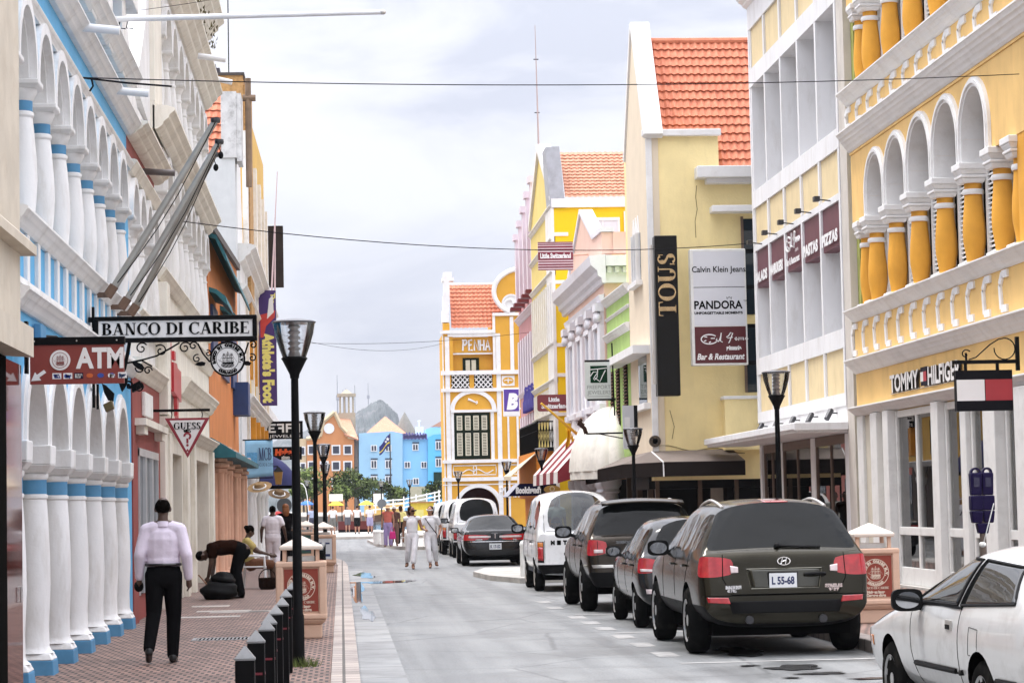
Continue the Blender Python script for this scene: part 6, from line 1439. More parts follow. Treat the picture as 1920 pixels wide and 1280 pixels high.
Y = 74; a = onY(1092, 822, Y); c = onY(1012, 757, Y); m_ = onY(1063, 797, Y)
MB().tube([(a[0], Y, a[1]), (c[0], Y-.5, c[1])], .05, 8, .035).build('pole', mat('pole yellow', (.72, .42, .03), .5), t, smooth=40)
F_ = face(Y-.1); x_, z_ = m_
m2 = MB(F_); m2.grid(lambda u, v: (x_-.05+.12*u+.03*math.sin(9*v), z_-.1-1.25*v, .06*math.sin(6*u+5*v)), 8, 16); m2.grid(lambda u, v: (x_+.12+.45*u*(.3+v), z_-.25-.35*u-.55*v*(1-.4*u), .05*math.sin(8*u)), 8, 8); m2.build('flag', mat('flag yellow', (.80, .46, .01), .8, var=.15), t, fix=False, solid=.01, smooth=60)
# -- arm lamp and flat panel at the corner of the cream building
t = thing('arm_sign', 'black bracket arm with a bronze scrolled spotlight beside the white panel', 'bracket', (7, 60, 4))
Y = 60.0; a = onY(1172, 811, Y); c = onY(1099, 813, Y); F_ = face(Y)
m2 = MB(F_); m2.tube([(a[0], a[1], 0), (c[0], c[1], 0)], .022, 6); m2.tube([(c[0]+.3, c[1], 0), (a[0], a[1]-.15, 0)], .015, 5); m2.build('arm', M_blk, t)
m2 = MB(F_); m2.tube([(c[0], c[1], 0), (c[0]-.04, c[1]+.14, 0), (c[0]-.11, c[1]+.2, 0), (c[0]-.16, c[1]+.32, 0), (c[0]-.1, c[1]+.36, 0)], .055, 7); m2.tube([(c[0]-.2, c[1]+.28, 0), (c[0]-.05, c[1]+.20, 0)], .06, 7); m2.build('lamp_head', mat('bronze dark', (.06, .03, .022), .5), t)
t = thing('panel_sign', 'blank grey white box panel with black edge on the straw yellow corner', 'sign', (7.5, 57.3, 3.8))
x0, x1, z0, z1 = rect(1168, 760, 1190, 841, 57.2); m2 = MB(face(57.2)); m2.box(x0, x1, z0, z1, -.15, .0); m2.build('box', mat('panel grey', (.42, .43, .45), .5), t)
m2 = MB(face(57.2)); m2.box(x1+.002, x1+.09, z0+.3, z1, -.15, .0); m2.build('edge', M_blk, t)
m2 = MB(face(57.2)); m2.box(x0+.03, x1-.1, z0+.35, z1-.28, .0, .012); m2.build('vent', M_soff, t)
# -- flag coloured hanging sign by the yellow arcade
Y = 32.0; F_ = face(Y)
s = thing('flag_sign', 'hanging sign of navy, white and red blocks under a scrolled black bracket', 'sign', (8.5, Y, 3))
x0, x1, z0, z1 = rect(1790, 695, 1898, 769, Y); h = z1-z0; xm = x0+(x1-x0)*.5
MB(F_).box(x0, x1, z0, z1, -.06, .06).build('panel', mat('navy black', (.010, .010, .014), .5), s)
MB(F_).box(x0+.006, xm, z0+h*.25, z0+h*.77, .061, .066).build('white_field', M_ivory, s)
MB(F_).box(xm+.012, x1-.006, z0+h*.25, z0+h*.77, .061, .066).build('red_field', mat('sign red', (.33, .022, .03), .5, var=.1), s)
m2 = MB(F_); xw = onY(1906, 640, Y)[0]; zt = z1+.09
m2.box(x0-.03, xw, zt, zt+.05, -.025, .025); m2.box(xw-.02, xw+.03, zt-.1, zt+.36, -.025, .025); m2.box(x0+.13, x0+.17, z1, zt, -.015, .015); m2.box(x0+.57, x0+.61, z1, zt, -.015, .015); m2.box(x0+.15, x0+.175, zt+.05, zt+.15, -.015, .015)
m2.build('bracket', M_blk, s)
m2 = MB(F_); cx, cz = xw-.17, zt+.2
m2.tube([(x0+.2, zt+.06, 0), (x0+.3, zt+.09, 0), (cx-.2, cz+.06, 0), (cx-.08, cz+.13, 0), (cx, cz+.145, 0)]+[(cx+.145*math.cos(R(a)), cz+.145*math.sin(R(a)), 0) for a in range(75, -190, -20)], .009, 5)
m2.tube(spiral(x0+.16, zt+.13, .07, .9, .6, 1), .009, 5); m2.build('scroll', M_blk, s)
# -- wires
M_wire = mat('cable', (.03, .03, .035), .6, var=0)
for k, (a, c, sag) in enumerate((((-2.9, 27.5, onX(160, 160, -2.9)[1]), (9.8, 33.5, onX(1919, 134, 9.8)[1]), .12), ((-2.9, 42, onX(330, 430, -2.9)[1]), (9.8, 55.6, onX(1440, 440, 9.8)[1]), .33), ((-2.9, 92, onX(497, 627, -2.9)[1]), (5.6, 130, 10.5), .6), ((-2.9, 93, onX(500, 652, -2.9)[1]), (7.4, 92, onX(980, 637, 7.4)[1]), .25), ((-2.9, 35, 9.0), (-.0, 33.5, 9.2), .05))):
 t = thing('overhead_wire', ['thin black cable strung over the street from the bank to the right arcade', 'thin cable crossing the street below the roofs', 'faint far cable running to the corner house', 'faint far cable crossing to the mauve house', 'faint short cable near the white flagpole'][k], 'cable', a, group='cables over the street')
 m2 = MB(); m2.tube([(a[0]+(c[0]-a[0])*q/20, a[1]+(c[1]-a[1])*q/20, a[2]+(c[2]-a[2])*q/20-sag*4*(q/20)*(1-q/20)) for q in range(21)], (.0065, .009, .008, .008, .004)[k], 5); m2.build('strand', M_wire, t)
 if k == 0: m2 = MB(); m2.tube([(a[0], a[1], a[2]), (a[0]+.5, a[1]+.2, a[2]-.03), (a[0]+1.0, a[1]+.45, a[2]-.03)], .012, 6); m2.tube([(a[0]+.12, a[1], a[2]), (a[0]+.14, a[1], a[2]-.1), (a[0]+.1, a[1], a[2]-.16)], .012, 5); m2.build('splice', M_wire, t)
# box on the blue wall
t = thing('junction_box', 'small blue junction box on the bank wall under the lower cornice', 'box', (XL, 23.3, 3.4))
m2 = MB(FL); m2.box(23.1, 23.5, 3.36, 3.5, 0, .07); m2.build('case', M_bband, t, bevel=.01); m2 = MB(FL); m2.tube([(23.5, 3.4, .05), (23.9, 3.42, .12)], .02, 6); m2.build('spout', M_blk, t)
# ================================================================== street furniture
GLL = glass('lamp glass', (.97, .98, .99), .02, .12)
def street_lamp(label, loc, h=3.48, hs=1.0):
 t = thing('street_lamp', label, 'street lamp', (0, 0, 0), 'street lamps')
 k = hs
 MB().lathe([(.062, 0), (.06, .5), (.050, .52), (.043, h*.55), (.037, h-.58*k)], n=14).build('pole', M_blk, t, smooth=40)
 MB().lathe([(.045*k, h-.60*k), (.05*k, h-.56*k), (.12*k, h-.42*k), (.135*k, h-.40*k), (.12*k, h-.385*k)], n=18).build('holder', M_blk, t, smooth=40)
 MB().lathe([(.118*k, h-.385*k), (.15*k, h-.30*k), (.196*k, h-.15*k), (.212*k, h-.045*k), (.209*k, h-.045*k), (.191*k, h-.15*k), (.145*k, h-.30*k), (.113*k, h-.383*k)], n=22).build('shade', GLL, t, smooth=60)
 m = MB().lathe([(.07*k, h-.385*k), (.05*k, h-.33*k)]+[q for i in range(5) for q in ((.045*k, h-(.32-.055*i)*k), (.068*k, h-(.30-.055*i)*k), (.04*k, h-(.275-.055*i)*k))], n=14); m.build('louvre_stack', mat('lamp louvre', (.45, .42, .40), .5, metal=.3), t, smooth=30)
 MB().lathe([(.217*k, h-.045*k), (.224*k, h-.03*k), (.19*k, h-.015*k), (.08*k, h), (.001, h+.002)], n=24).build('cap', mat('lamp cap', (.10, .10, .11), .25), t, smooth=50)
 t.location = loc
 return t
street_lamp('tall black street lamp nearest the camera, rising from the left pavement', (-.45, 24.3, .12))
for lab, x, y, h, z in (('street lamp second in the left pavement row', -.5, 47.4, 3.48, .12), ('street lamp third in the left pavement row', -.5, 71.0, 3.48, .12), ('street lamp at the far end of the left pavement row', -.62, 97, 3.5, 0),
 ('street lamp far left near the blue parasol', -2.4, 172, 3.6, .12), ('street lamp in front of the white office block', 6.72, 36.6, 3.55, .12), ('street lamp in front of the dark shop canopy', 6.40, 52.3, 3.2, .12),
 ('street lamp beside the cream awning', 6.36, 76, 3.35, .12), ('street lamp before the second arched sign of the ochre house', 6.9, 100, 3.4, .12), ('street lamp before the arch of the ochre house', 5.8, 119, 3.3, .12),
 ('distant street lamp beside the round traffic sign', 2.75, 165, 3.4, .12), ('distant street lamp in front of the blue hotel', 4.55, 160, 3.4, .12)):
 street_lamp(lab, (x, y, z), h)
# bollards
M_cap = mat('bollard cap', (.20, .205, .21), .45, var=.15, scale=20)
def bollard():
 t = thing('bollard', 'x', 'bollard', (0, 0, 0), 'black bollards along the left kerb')
 h = .72
 m = MB(); m.frus(0, 0, 0, h, .055, .055, .055, .055); m.build('post', M_blk, t, bevel=.006)
 m = MB(); m.frus(0, 0, h+.001, h+.012, .058, .058, .058, .058); m.frus(0, 0, h+.0125, h+.08, .056, .056, .004, .004); m.build('cap', M_cap, t)
 m = MB()
 for sx, sy in ((1, 0), (-1, 0), (0, 1), (0, -1)): m.box(sx*.0552-(.0015 if sx else .04), sx*.0552+(.0015 if sx else .04), sy*.0552-(.0015 if sy else .04), sy*.0552+(.0015 if sy else .04), h-.20, h-.185)
 m.build('reflector', mat('red reflector', (.16, .012, .025), .4), t)
 return t
b0 = bollard()
bl = [(13.7, -.555), (15.45, -.555), (16.95, -.535), (17.9, -.545), (19.5, -.54), (21.2, -.53), (23.3, -.545), (25.4, -.53)]
names = ['nearest the camera at the bottom edge', 'second from the camera', 'third from the camera', 'fourth from the camera', 'fifth from the camera', 'sixth from the camera', 'just before the nearest lamp', 'just behind the nearest lamp']
for i, (y, x) in enumerate(bl):
 lab = 'black square bollard with pale pyramid cap, '+names[i]
 if i == 0: b0.location = (x, y, .12); b0['label'] = lab
 else: dup(b0, (x, y, .12), label=lab)
for i, y in enumerate((49.5, 51.5, 53.5, 55.5, 57.5)):
 dup(b0, (-.44, y, .12), label='black bollard beyond the first kiosk bin, '+['nearest', 'second', 'third', 'fourth', 'farthest'][i]+' of its row')
# grass tuft at the lamp foot
rnd = random.Random(3); m = MB()
for i in range(150):
 a = rnd.uniform(0, 6.28); r = rnd.random()**.7*.13; x, y = -.40+r*math.cos(a)*1.3, 24.2+r*math.sin(a)*1.5; l_ = rnd.uniform(.04, .12); d = rnd.uniform(0, 6.28)
 m.add([(x-.004, y, .12), (x+.004, y, .12), (x+math.cos(d)*l_*.5, y+math.sin(d)*l_*.5, .12+l_)], [(0, 1, 2)])
tag(m.build('grass_tuft', mat('grass', (.10, .13, .035), .9, var=.4, scale=20), fix=False), 'tuft of grass growing at the foot of the nearest lamp', 'grass', kind='stuff')
# litter bins with little roofs
M_pinkc = mat('salmon concrete', (.62, .42, .31), .8, var=.10, scale=4, bump=.1, dirt=.3, dirtcol=(.36, .22, .15))
M_rust = mat('rust red panel', (.24, .045, .028), .6, var=.08, scale=5)
def litter_bin(label, loc, panel, emblem=True, roof=None, s=1.0):
 t = thing('litter_bin', label, 'litter bin', (0, 0, 0), 'roofed litter bins')
 w = .305
 m = MB(); m.frus(0, 0, 0, .17, w-.06, w-.06, w-.06, w-.06); m.frus(0, 0, .171, .23, w-.05, w-.05, w, w)
 for sx in (-1, 1):
  for sy in (-1, 1): m.frus(sx*(w-.045), sy*(w-.045), .232, .90, .045, .045, .045, .045)
 m.frus(0, 0, .232, .88, w-.03, w-.03, w-.03, w-.03)
 for (z0, z1) in ((.232, .30), (.86, .93)): m.frus(0, 0, z0, z1, w+.004, w+.004, w+.004, w+.004)
 m.build('body', M_pinkc, t, bevel=.018)
 m = MB()
 for sx in (-1, 1):
  for sy in (-1, 1): m.frus(sx*.2, sy*.2, .931, 1.07, .022, .022, .022, .022)
 m.each('post', M_pinkc, t)
 m = MB(); m.frus(0, 0, 1.07, 1.115, .26, .26, .265, .265); m.frus(0, 0, 1.116, 1.24, .262, .262, .012, .012); m.build('roof', roof or mat('pale bin roof', (.68, .60, .52), .75, var=.08), t, bevel=.012)
 m = MB(); m.frus(0, 0, .932, .99, .16, .16, .16, .16); m.build('liner', M_fr, t); m = MB(); m.box(-.2, .2, -.2, .2, .9305, .9315); m.build('opening', M_dark, t)
 for k in range(2):
  F_ = frame((0, -(w-.028), 0), (1, 0, 0), (0, 0, 1)) if k == 0 else frame((0, (w-.028), 0), (-1, 0, 0), (0, 0, 1))
  o = MB(F_).box(-.205, .205, .33, .84, -.01, .008).build('panel', panel, t)
  if emblem:
   m = MB(F_); m.ring(0, .63, .162, .170, .008, .011, 0, 2*PI, 40); m.ring(0, .63, .115, .121, .008, .011, 0, 2*PI, 36)
   ring_text(m, 'BANCO DI CARIBE N.V.', 0, .63, .128, 195, -15, .036, .010, bold=.005); ring_text(m, 'CURACAO', 0, .63, .156, 236, 304, .034, .010, inward=False, bold=.004); ship(m, 0, .63, .108, .0085)
   roman(m, 'BANCO DI CARIBE', -.165, .165, .425, .03, .0085, .002); write(m, 'Help us keep', 0, .375, .010, .042, bold=.004); write(m, 'Curacao clean', 0, .335, .010, .042, bold=.004)
   m.build('lettering', mat('cream print', (.66, .55, .44), .6, var=0), o, fix=False)
  else:
   m = MB(F_); m.box(-.15, .15, .7, .74, .008, .011); m.box(-.02, .16, .4, .46, .008, .011); m.build('print', M_navy, o)
 t.location = loc
 return t
litter_bin('salmon pink roofed litter bin with bank panel behind the nearest lamp', (-.50, 29.6, .12), M_rust)
litter_bin('salmon pink roofed litter bin with bank panel beside the olive car', (6.62, 29.9, .12), M_rust)
litter_bin('pink litter bin with white panel further along the left kerb', (-.45, 59.5, .12), mat('pale panel', (.55, .58, .62), .5), emblem=False)
litter_bin('litter bin with dark green panel behind the white panelled one', (-1.0, 68, .12), mat('green panel', (.03, .09, .075), .5), emblem=False)
litter_bin('small red and white litter bin farthest along the left pavement', (-1.5, 80, .12), mat('red panel', (.4, .03, .04), .5), emblem=False)
# white concrete bollards
M_wb = mat('white bollard', (.74, .74, .72), .7, var=.08, dirt=.4)
for i, (lab, x, y, z, r, h) in enumerate((('white round topped bollard beside the white van', 3.97, 52.6, .115, .085, .78), ('white squat bollard in front of the person in yellow', 2.85, 95.8, .125, .17, .62), ('white squat bollard joined beside the pair of bollards', 2.55, 96.2, .125, .16, .6), ('white squat bollard behind the woman with the pink bag', 1.55, 104, .125, .2, .6), ('white squat bollard at the lamp on the far kerb', 1.85, 102, .125, .2, .6), ('white squat bollard behind the two women in white', 3.4, 96, .125, .16, .6))):
 t = thing('bollard', lab, 'bollard', (x, y, z), 'white bollards on the right')
 MB().lathe([(r, 0), (r, h-.1)], (x, y, z), 16).build('post', M_wb, t, smooth=40)
 MB().lathe([(r*1.08, h-.10), (r*1.08, h-.06), (r*.8, h-.01), (.001, h+.02)], (x, y, z), 16).build('cap', M_wb, t, smooth=50)
# double parking meter
t = thing('parking_meter', 'blue double headed parking meter on a brown post by the white car', 'parking meter', (0, 0, 0))
M_pm = mat('meter blue', (.018, .012, .06), .4, var=.12)
MB().lathe([(.035, 0), (.035, 1.28)], n=12).build('post', mat('meter post', (.10, .075, .06), .5), t, smooth=40)
for sx in (-1, 1):
 x = sx*.062
 m = MB(); m.frus(x, 0, 1.27, 1.40, .05, .05, .064, .06); m.frus(x, 0, 1.402, 1.56, .064, .06, .066, .058); m.frus(x, 0, 1.562, 1.80, .056, .05, .062, .055)
 o = m.build('head', M_pm, t, bevel=.014)
 m = MB(frame((x, 0, 1.80), (1, 0, 0), (0, 0, 1))); m.ring(0, 0, .035, .055, -.03, .03, 0, PI, 14); m.build('dome', M_pm, o)
 MB(frame((x, -.052, 1.70), (1, 0, 0), (0, 0, 1))).box(-.03, .03, -.05, .05, 0, .004).build('dial', mat('meter dial', (.02, .018, .05), .2), o)
m = MB(); m.frus(0, 0, 1.16, 1.268, .05, .045, .07, .05); m.build('yoke', M_pm, t, bevel=.01)
t.location = (6.75, 25.0, .12)
# plastic chair, bag, basket, broom
t = thing('plastic_chair', 'white plastic armchair facing right on the left pavement', 'chair', (0, 0, 0))
M_pl = mat('white plastic', (.74, .74, .76), .4, var=.04)
for (x, y) in ((-.24, -.22), (-.24, .22), (.24, -.22), (.24, .22)): m = MB(); m.tube([(x*1.12, y*1.1, 0), (x, y, .43)], .022, 8, .03); m.build('leg', M_pl, t)
m = MB(); m.box(-.25, .26, -.24, .24, .42, .45); m.build('seat', M_pl, t, bevel=.012)
m = MB(); m.grid(lambda u, v: (-.24-.16*v+.05*math.cos(PI*(u-.5)), -.24+.48*u, .46+.42*v-.10*abs(2*u-1)**3*v), 10, 8); m.build('backrest', M_pl, t, fix=False, solid=.02, smooth=50)
for sy in (-1, 1): m = MB(); m.tube([(-.34, sy*.25, .66), (.0, sy*.28, .66), (.24, sy*.27, .64), (.25, sy*.25, .42)], .024, 8); m.build('armrest', M_pl, t, smooth=50)
t.location = (-1.75, 48.6, .12); t.rotation_euler[2] = R(-8)
t = thing('basket', 'dark wicker basket standing under the plastic chair', 'basket', (-1.48, 47.9, .12))
MB().lathe([(.13, 0), (.17, .05), (.18, .22), (.165, .23), (.15, .1)], (-1.48, 47.9, .12), 16).build('body', mat('dark wicker', (.03, .018, .014), .8, var=.4, scale=30, bump=.6), t, smooth=50)
MB().tube([(-1.48+.17*math.cos(a), 47.9, .12+.2+.2*math.sin(a)) for a in [PI*i/10 for i in range(11)]], .012, 6).build('handle', mat('dark wicker', 0), t)
t = thing('holdall', 'bulging black bag open on the pavement under the bending man', 'bag', (-2.2, 43.0, .12))
def lump(name, c, rx, ry, rz, m_, par, seed=1, amp=.12):
 rnd = random.Random(seed); mb = MB(); mb.ball((0, 0, 0), 1, n=22, m=14)
 ph = [rnd.uniform(0, 6) for _ in range(9)]
 out = []
 for p in mb.v:
  k = 1+amp*(math.sin(3*p.x+ph[0])*math.sin(4*p.y+ph[1])+.6*math.sin(7*p.z+ph[2]+2*p.x)+.4*math.sin(9*p.y+ph[3]))
  z = max(p.z, -.75); out.append(Vector((c[0]+p.x*rx*k, c[1]+p.y*ry*k, c[2]+z*rz*k)))
 mb.v = out; return mb.build(name, m_, par, smooth=60)
M_bag = mat('black nylon', (.014, .014, .015), .5, var=.3, bump=.3, bscale=12)
lump('body', (-2.18, 43.0, .27), .34, .25, .19, M_bag, t, 4); lump('flap', (-2.12, 43.02, .46), .22, .18, .14, M_bag, t, 9)
t = thing('broom_handle', 'thin brown stick leaning beside the black bag', 'stick', (-2.55, 43, .12))
m = MB(); a = onG(400, 1108, .2); m.tube([(onY(372, 1077, 43)[0], 43, onY(372, 1077, 43)[1]), (onY(396, 1104, 42.9)[0], 42.9, onY(396, 1104, 42.9)[1])], .012, 6); m.build('stick', mat('stick wood', (.22, .10, .05), .7), t)
# ================================================================== across the harbour and the quay
M_lb = mat('hotel blue', (.33, .55, .74), .75, var=.10, scale=.3, dirt=.2, dirtcol=(.35, .6, .85))
M_lb2 = mat('hotel bright blue', (.13, .50, .80), .75, var=.10, scale=.3)
M_obr = mat('orange ochre far', (.58, .25, .10), .8, var=.08, scale=.3)
M_bge = mat('beige far', (.60, .48, .31), .8, var=.08)
M_wd = mat('far window dark', (.03, .035, .06), .3, var=0)
def fwin(par, x, z, w, h, Y, fr=.18, double=False, arch=False):
 o = MB(face(Y)).box(x-w/2-fr, x+w/2+fr, z-h/2-fr, z+h/2+fr, 0, .12).build('window', M_wt, par)
 m = MB(face(Y-.12))
 if double: m.box(x-w/2, x-.06, z-h/2, z+h/2, 0, .03); m.box(x+.06, x+w/2, z-h/2, z+h/2, 0, .03)
 else: m.box(x-w/2, x+w/2, z-h/2, z+h/2, 0, .03)
 m.build('pane', M_wd, o)
 if arch:
  m = MB(face(Y))
  for k in range(4): m.box(x-w/2-.1+k*(w+.2)/3.4, x-w/2+.12+k*(w+.2)/3.4, z+h/2+fr+.08, z+h/2+fr+.25, 0, .1)
  m.build('tooth', M_wd, o)
Y = 330.0
b = thing('orange_hotel', 'orange ochre gabled hotel with a small bell tower across the water', 'building', (-2, Y, 0))
def P(px, py, Y_=Y): return onY(px, py, Y_)
pts = [P(575, 960), P(575, 822), P(600, 818), P(606, 790), P(612, 785), P(627, 772), P(640, 800), P(650, 810), P(652, 818), P(664, 820), P(664, 960)]
MB(face(Y)).ext(pts, -12, 0).build('wall', M_obr, b)
MB(face(Y)).ext([P(560, 960), P(560, 822), P(574.5, 822), P(574.5, 960)], -12, -.3).build('side_wall', M_bge, b)
MB(face(Y)).ext([P(664.5, 960), P(664.5, 815), P(672, 815), P(672, 960)], -14, -.6).build('end_wall', mat('grey far', (.22, .20, .19), .8), b)
m = MB(face(Y));
for p, q in zip(pts[1:-1], pts[2:-1]): m.tube([(p[0], p[1], .1), (q[0], q[1], .1)], .28, 4)
m.build('coping', M_bge, b)
rf = [P(628, 776), P(654, 778), P(672, 822), P(646, 815)]
MB().add([(rf[0][0], Y+6, rf[0][1]), (rf[1][0], Y+6, rf[1][1]), (rf[2][0], Y-.5, rf[2][1]-.2), (rf[3][0], Y-.5, rf[3][1])], [(0, 1, 2, 3)]).build('roof', M_tile2, b, fix=False, solid=.2)
m = MB(); tx, tz = P(650, 770, 336);
for dx in (-.9, -.3, .3, .9): m.box(tx+dx-.13, tx+dx+.13, 336, 336.3, tz-.3, tz+2.0)
m.box(tx-1.2, tx+1.2, 335, 338, tz-3.5, tz-.3); m.box(tx-1.3, tx+1.3, 335.5, 337.5, tz+2, tz+2.4); m.frus(tx, 336.5, tz+2.4, tz+3.0, .8, .8, .1, .1); m.build('bell_tower', mat('tower beige', (.42, .36, .27), .8), b)
cx, cz = P(617, 803); MB(face(Y)).disc(cx, cz, .72, 0, .15, 22).build('clock_face', M_wt, b)
for (px, py) in ((585, 843), (608, 843), (630, 843), (652, 843), (585, 873), (608, 873), (630, 873), (652, 873), (585, 905), (630, 905), (652, 907)):
 x, z = P(px, py); fwin(b, x, z, .85, 1.0, Y-.02)
for (px, py) in ((567, 845), (568, 875)): x, z = P(px, py); fwin(b, x, z, .5, .9, Y+.28)
b = thing('blue_hotel', 'light blue hotel with toothed windows across the water', 'building', (8, Y, 0))
MB(face(Y)).ext([P(673, 960), P(673, 812), P(735, 808), P(755, 812), P(755, 960)], -14, 0).build('wall', M_lb, b)
MB(face(Y)).ext([P(755.3, 960), P(755.3, 816), P(760, 822), P(802, 822), P(802, 960)], -14, -.4).build('wall', mat('hotel mid blue', (.24, .52, .79), .75, var=.1, scale=.3), b)
MB(face(Y)).ext([P(802.3, 960), P(802.3, 820), P(812, 815), P(836, 812), P(860, 812), P(860, 960)], -14, .3).build('wall', M_lb2, b)
MB(face(Y)).ext([P(801, 822), P(801, 802), P(812, 798), P(840, 800), P(840, 814)], -12, -5).build('parapet', M_lb, b)
m = MB(face(Y-.0));
for k in range(24): p = P(757+k*1.85, 818+1.2*math.sin(k*1.7)); m.box(p[0]-.13, p[0]+.1, p[1]-.3, p[1]+.35+.2*math.sin(k*2.3), -.3, -.1)
m.build('roof_sign', mat('far sign violet', (.16, .14, .36), .6), b)
for (px, py) in ((701, 840), (728, 840), (701, 870), (728, 870), (701, 900), (728, 900)): x, z = P(px, py); fwin(b, x, z, .62, .9 if py != 840 else .65, Y-.02, .12, True, py > 850)
for (px, py) in ((779, 838), (764, 871), (795, 871), (780, 902)): x, z = P(px, py); fwin(b, x, z, .6, .68, Y+.38, .12, True, py == 838)
for (px, py) in ((822, 835), (822, 867)): x, z = P(px, py); fwin(b, x, z, .6, .95, Y-.32, .12, True, True)
x, z = P(824, 897); MB(face(Y-.32)).box(x-.8, x+1.2, z-.7, z+.9, 0, .1).build('doorway', mat('far green', (.012, .05, .03), .5), b)
x, z = P(783, 928); MB(face(Y+.38)).box(x-1.1, x+1.2, z-1.2, z+1.2, 0, .1).build('entrance', mat('far cream', (.45, .42, .30), .6), b)
b = thing('tiled_pavilion', 'pyramid roofed orange tiled building behind the blue hotel', 'building', (6, 350, 0))
a = P(686, 812, 350); t_ = P(723, 778, 350); c = P(762, 812, 350)
MB().add([(a[0], 350, a[1]), (c[0], 350, c[1]), (c[0], 358, c[1]), (a[0], 358, a[1]), (t_[0], 354, t_[1])], [(0, 1, 4), (1, 2, 4), (2, 3, 4), (3, 0, 4)]).build('roof', M_tile2, b)
MB().box(a[0]+.3, c[0]-.3, 350.3, 357.7, 0, a[1]).build('wall', M_bge, b)
b = thing('cone_tower', 'grey conical roof behind the blue hotel', 'tower', (10, 356, 0))
t_ = P(759, 772, 356); z_ = P(759, 815, 356)[1]; MB().lathe([(1.9, z_-6), (1.9, z_), (.05, t_[1])], (t_[0], 357, 0), 20).build('roof', mat('grey slate far', (.24, .24, .22), .8), b, smooth=40)
b = thing('far_house', 'small pale building with an orange roof end beside the ochre house', 'building', (14, 345, 0))
a = P(808, 800, 345); c = P(850, 784, 345); MB(face(345)).ext([(a[0], a[1]), (c[0], c[1]+.6), (c[0]+2, c[1]+.6), (c[0]+2, a[1])], -8, 0).build('roof', M_tile2, b); MB(face(345)).box(a[0]+.4, c[0]+2, 0, a[1], -8, -.3).build('wall', M_wt, b)
m = MB(); x, z = P(786, 806, 340); m.box(x-.5, x+.6, 340, 341, z-2, z+.5); m.tube([(x, 340, z+.4), (x, 340, z+1.4)], .12, 6); m.box(x-.25, x+.25, 339.9, 340.1, z+1.2, z+1.35)
t = thing('roof_tank', 'small white rooftop box with a pipe above the blue hotel', 'tank', (x, 340, z)); m.build('tank', M_wt, t)
# hill with masts
HX = 2400.0
sil = [(500, 842), (530, 818), (560, 812), (590, 801), (615, 793), (640, 786), (660, 779), (672, 771), (682, 766), (695, 758), (706, 752), (714, 749), (722, 754), (730, 763), (738, 772), (744, 778), (746, 790), (752, 803), (770, 812), (800, 822), (850, 840), (900, 852)]
rnd = random.Random(12); vs = []; fs = []; nr = 16; ns = 8
cols = []
for i in range(len(sil)-1):
 for q in range(ns): t_ = q/ns; cols.append((sil[i][0]+(sil[i+1][0]-sil[i][0])*t_, sil[i][1]+(sil[i+1][1]-sil[i][1])*t_))
for j in range(nr+1):
 for (px, py) in cols:
  x, z = onY(px, py, HX); v = j/nr
  zz = z*(1-v**1.6)+(0 < j < nr)*(rnd.uniform(-1.5, 1.5)+5*math.sin(px*.11+j*.9)*v*(1-v)*2)
  vs.append((x, HX-420*v+rnd.uniform(-9, 9)*v, max(zz, -5)))
n_ = len(cols)
for j in range(nr):
 for i in range(n_-1): fs.append((j*n_+i, j*n_+i+1, (j+1)*n_+i+1, (j+1)*n_+i))
def _hill(t, n, l, p):
 tcn = n.new('ShaderNodeTexCoord'); a = n.new('ShaderNodeTexNoise'); a.inputs['Scale'].default_value = .05; a.inputs['Detail'].default_value = 9; l.new(tcn.outputs['Object'], a.inputs['Vector'])
 r = ramp(n, [(.36, (.028, .042, .036)), (.52, (.06, .072, .068)), (.7, (.13, .125, .13))]); l.new(a.outputs[0], r.inputs[0]); l.new(r.outputs[0], p.inputs['Base Color']); p.inputs['Roughness'].default_value = .95
tag(MB().add(vs, fs).build('hill', tree_mat('hill scrub', _hill), fix=False, smooth=70), kind='structure')
for k, (px, py, pb) in enumerate(((632, 703, 790), (643, 730, 786), (665, 722, 779), (690, 718, 764), (648, 728, 784))):
 x, zt = onY(px, py, HX-10); zb = onY(px, pb, HX-10)[1]-10
 t = thing('radio_mast', ['tallest lattice radio mast on the left of the hill', 'thin radio mast second from the left on the hill', 'radio mast right of the bell tower on the hill', 'radio mast above the hill shoulder', 'short radio mast behind the bell tower'][k], 'mast', (x, HX-10, zb), group='radio masts on the hill')
 m = MB(); m.tube([(x, HX-10, zb), (x, HX-10, zt)], 1.0 if k == 0 else .6, 5, .3); m.box(x-1.3, x+1.3, HX-11, HX-9, zb+(zt-zb)*.55, zb+(zt-zb)*.65) if k in (0, 3) else None; m.build('lattice', mat('mast grey', (.25, .25, .28), .6), t)
# Curacao flag on its pole
t = thing('flagpole', 'dark flagpole with a blue flag striped yellow in front of the blue hotel', 'flagpole', (6, 300, 0)); Yf = 300.0
x, zt = P(731, 812, Yf); zb = P(733, 945, Yf)[1]; MB().tube([(x, Yf, zb-2), (x, Yf, zt)], .10, 8, .07).build('pole', M_gun, t)
c0, c1, c2, c3 = P(730, 814, Yf), P(711, 845, Yf), P(711, 848, Yf), P(730, 836, Yf)
def flg(v0, v1):
 return MB().grid(lambda u, v: ((lambda vv: (c0[0]+(c1[0]-c0[0])*u, Yf-.3+.3*math.sin(5*u), (c0[1]+(c3[1]-c0[1])*vv)*(1-u)+(c1[1]+.55+(c2[1]-.9-c1[1])*vv)*u+.12*math.sin(6*u)))(v0+(v1-v0)*v)), 10, 4)
M_fb = mat('flag blue', (.02, .02, .16), .8)
flg(0, .62).build('upper_field', M_fb, t, fix=False, solid=.03); flg(.62, .75).build('stripe', mat('flag stripe', (.75, .62, .05), .8), t, fix=False, solid=.03); flg(.75, 1).build('lower_field', M_fb, t, fix=False, solid=.03)
m = MB()
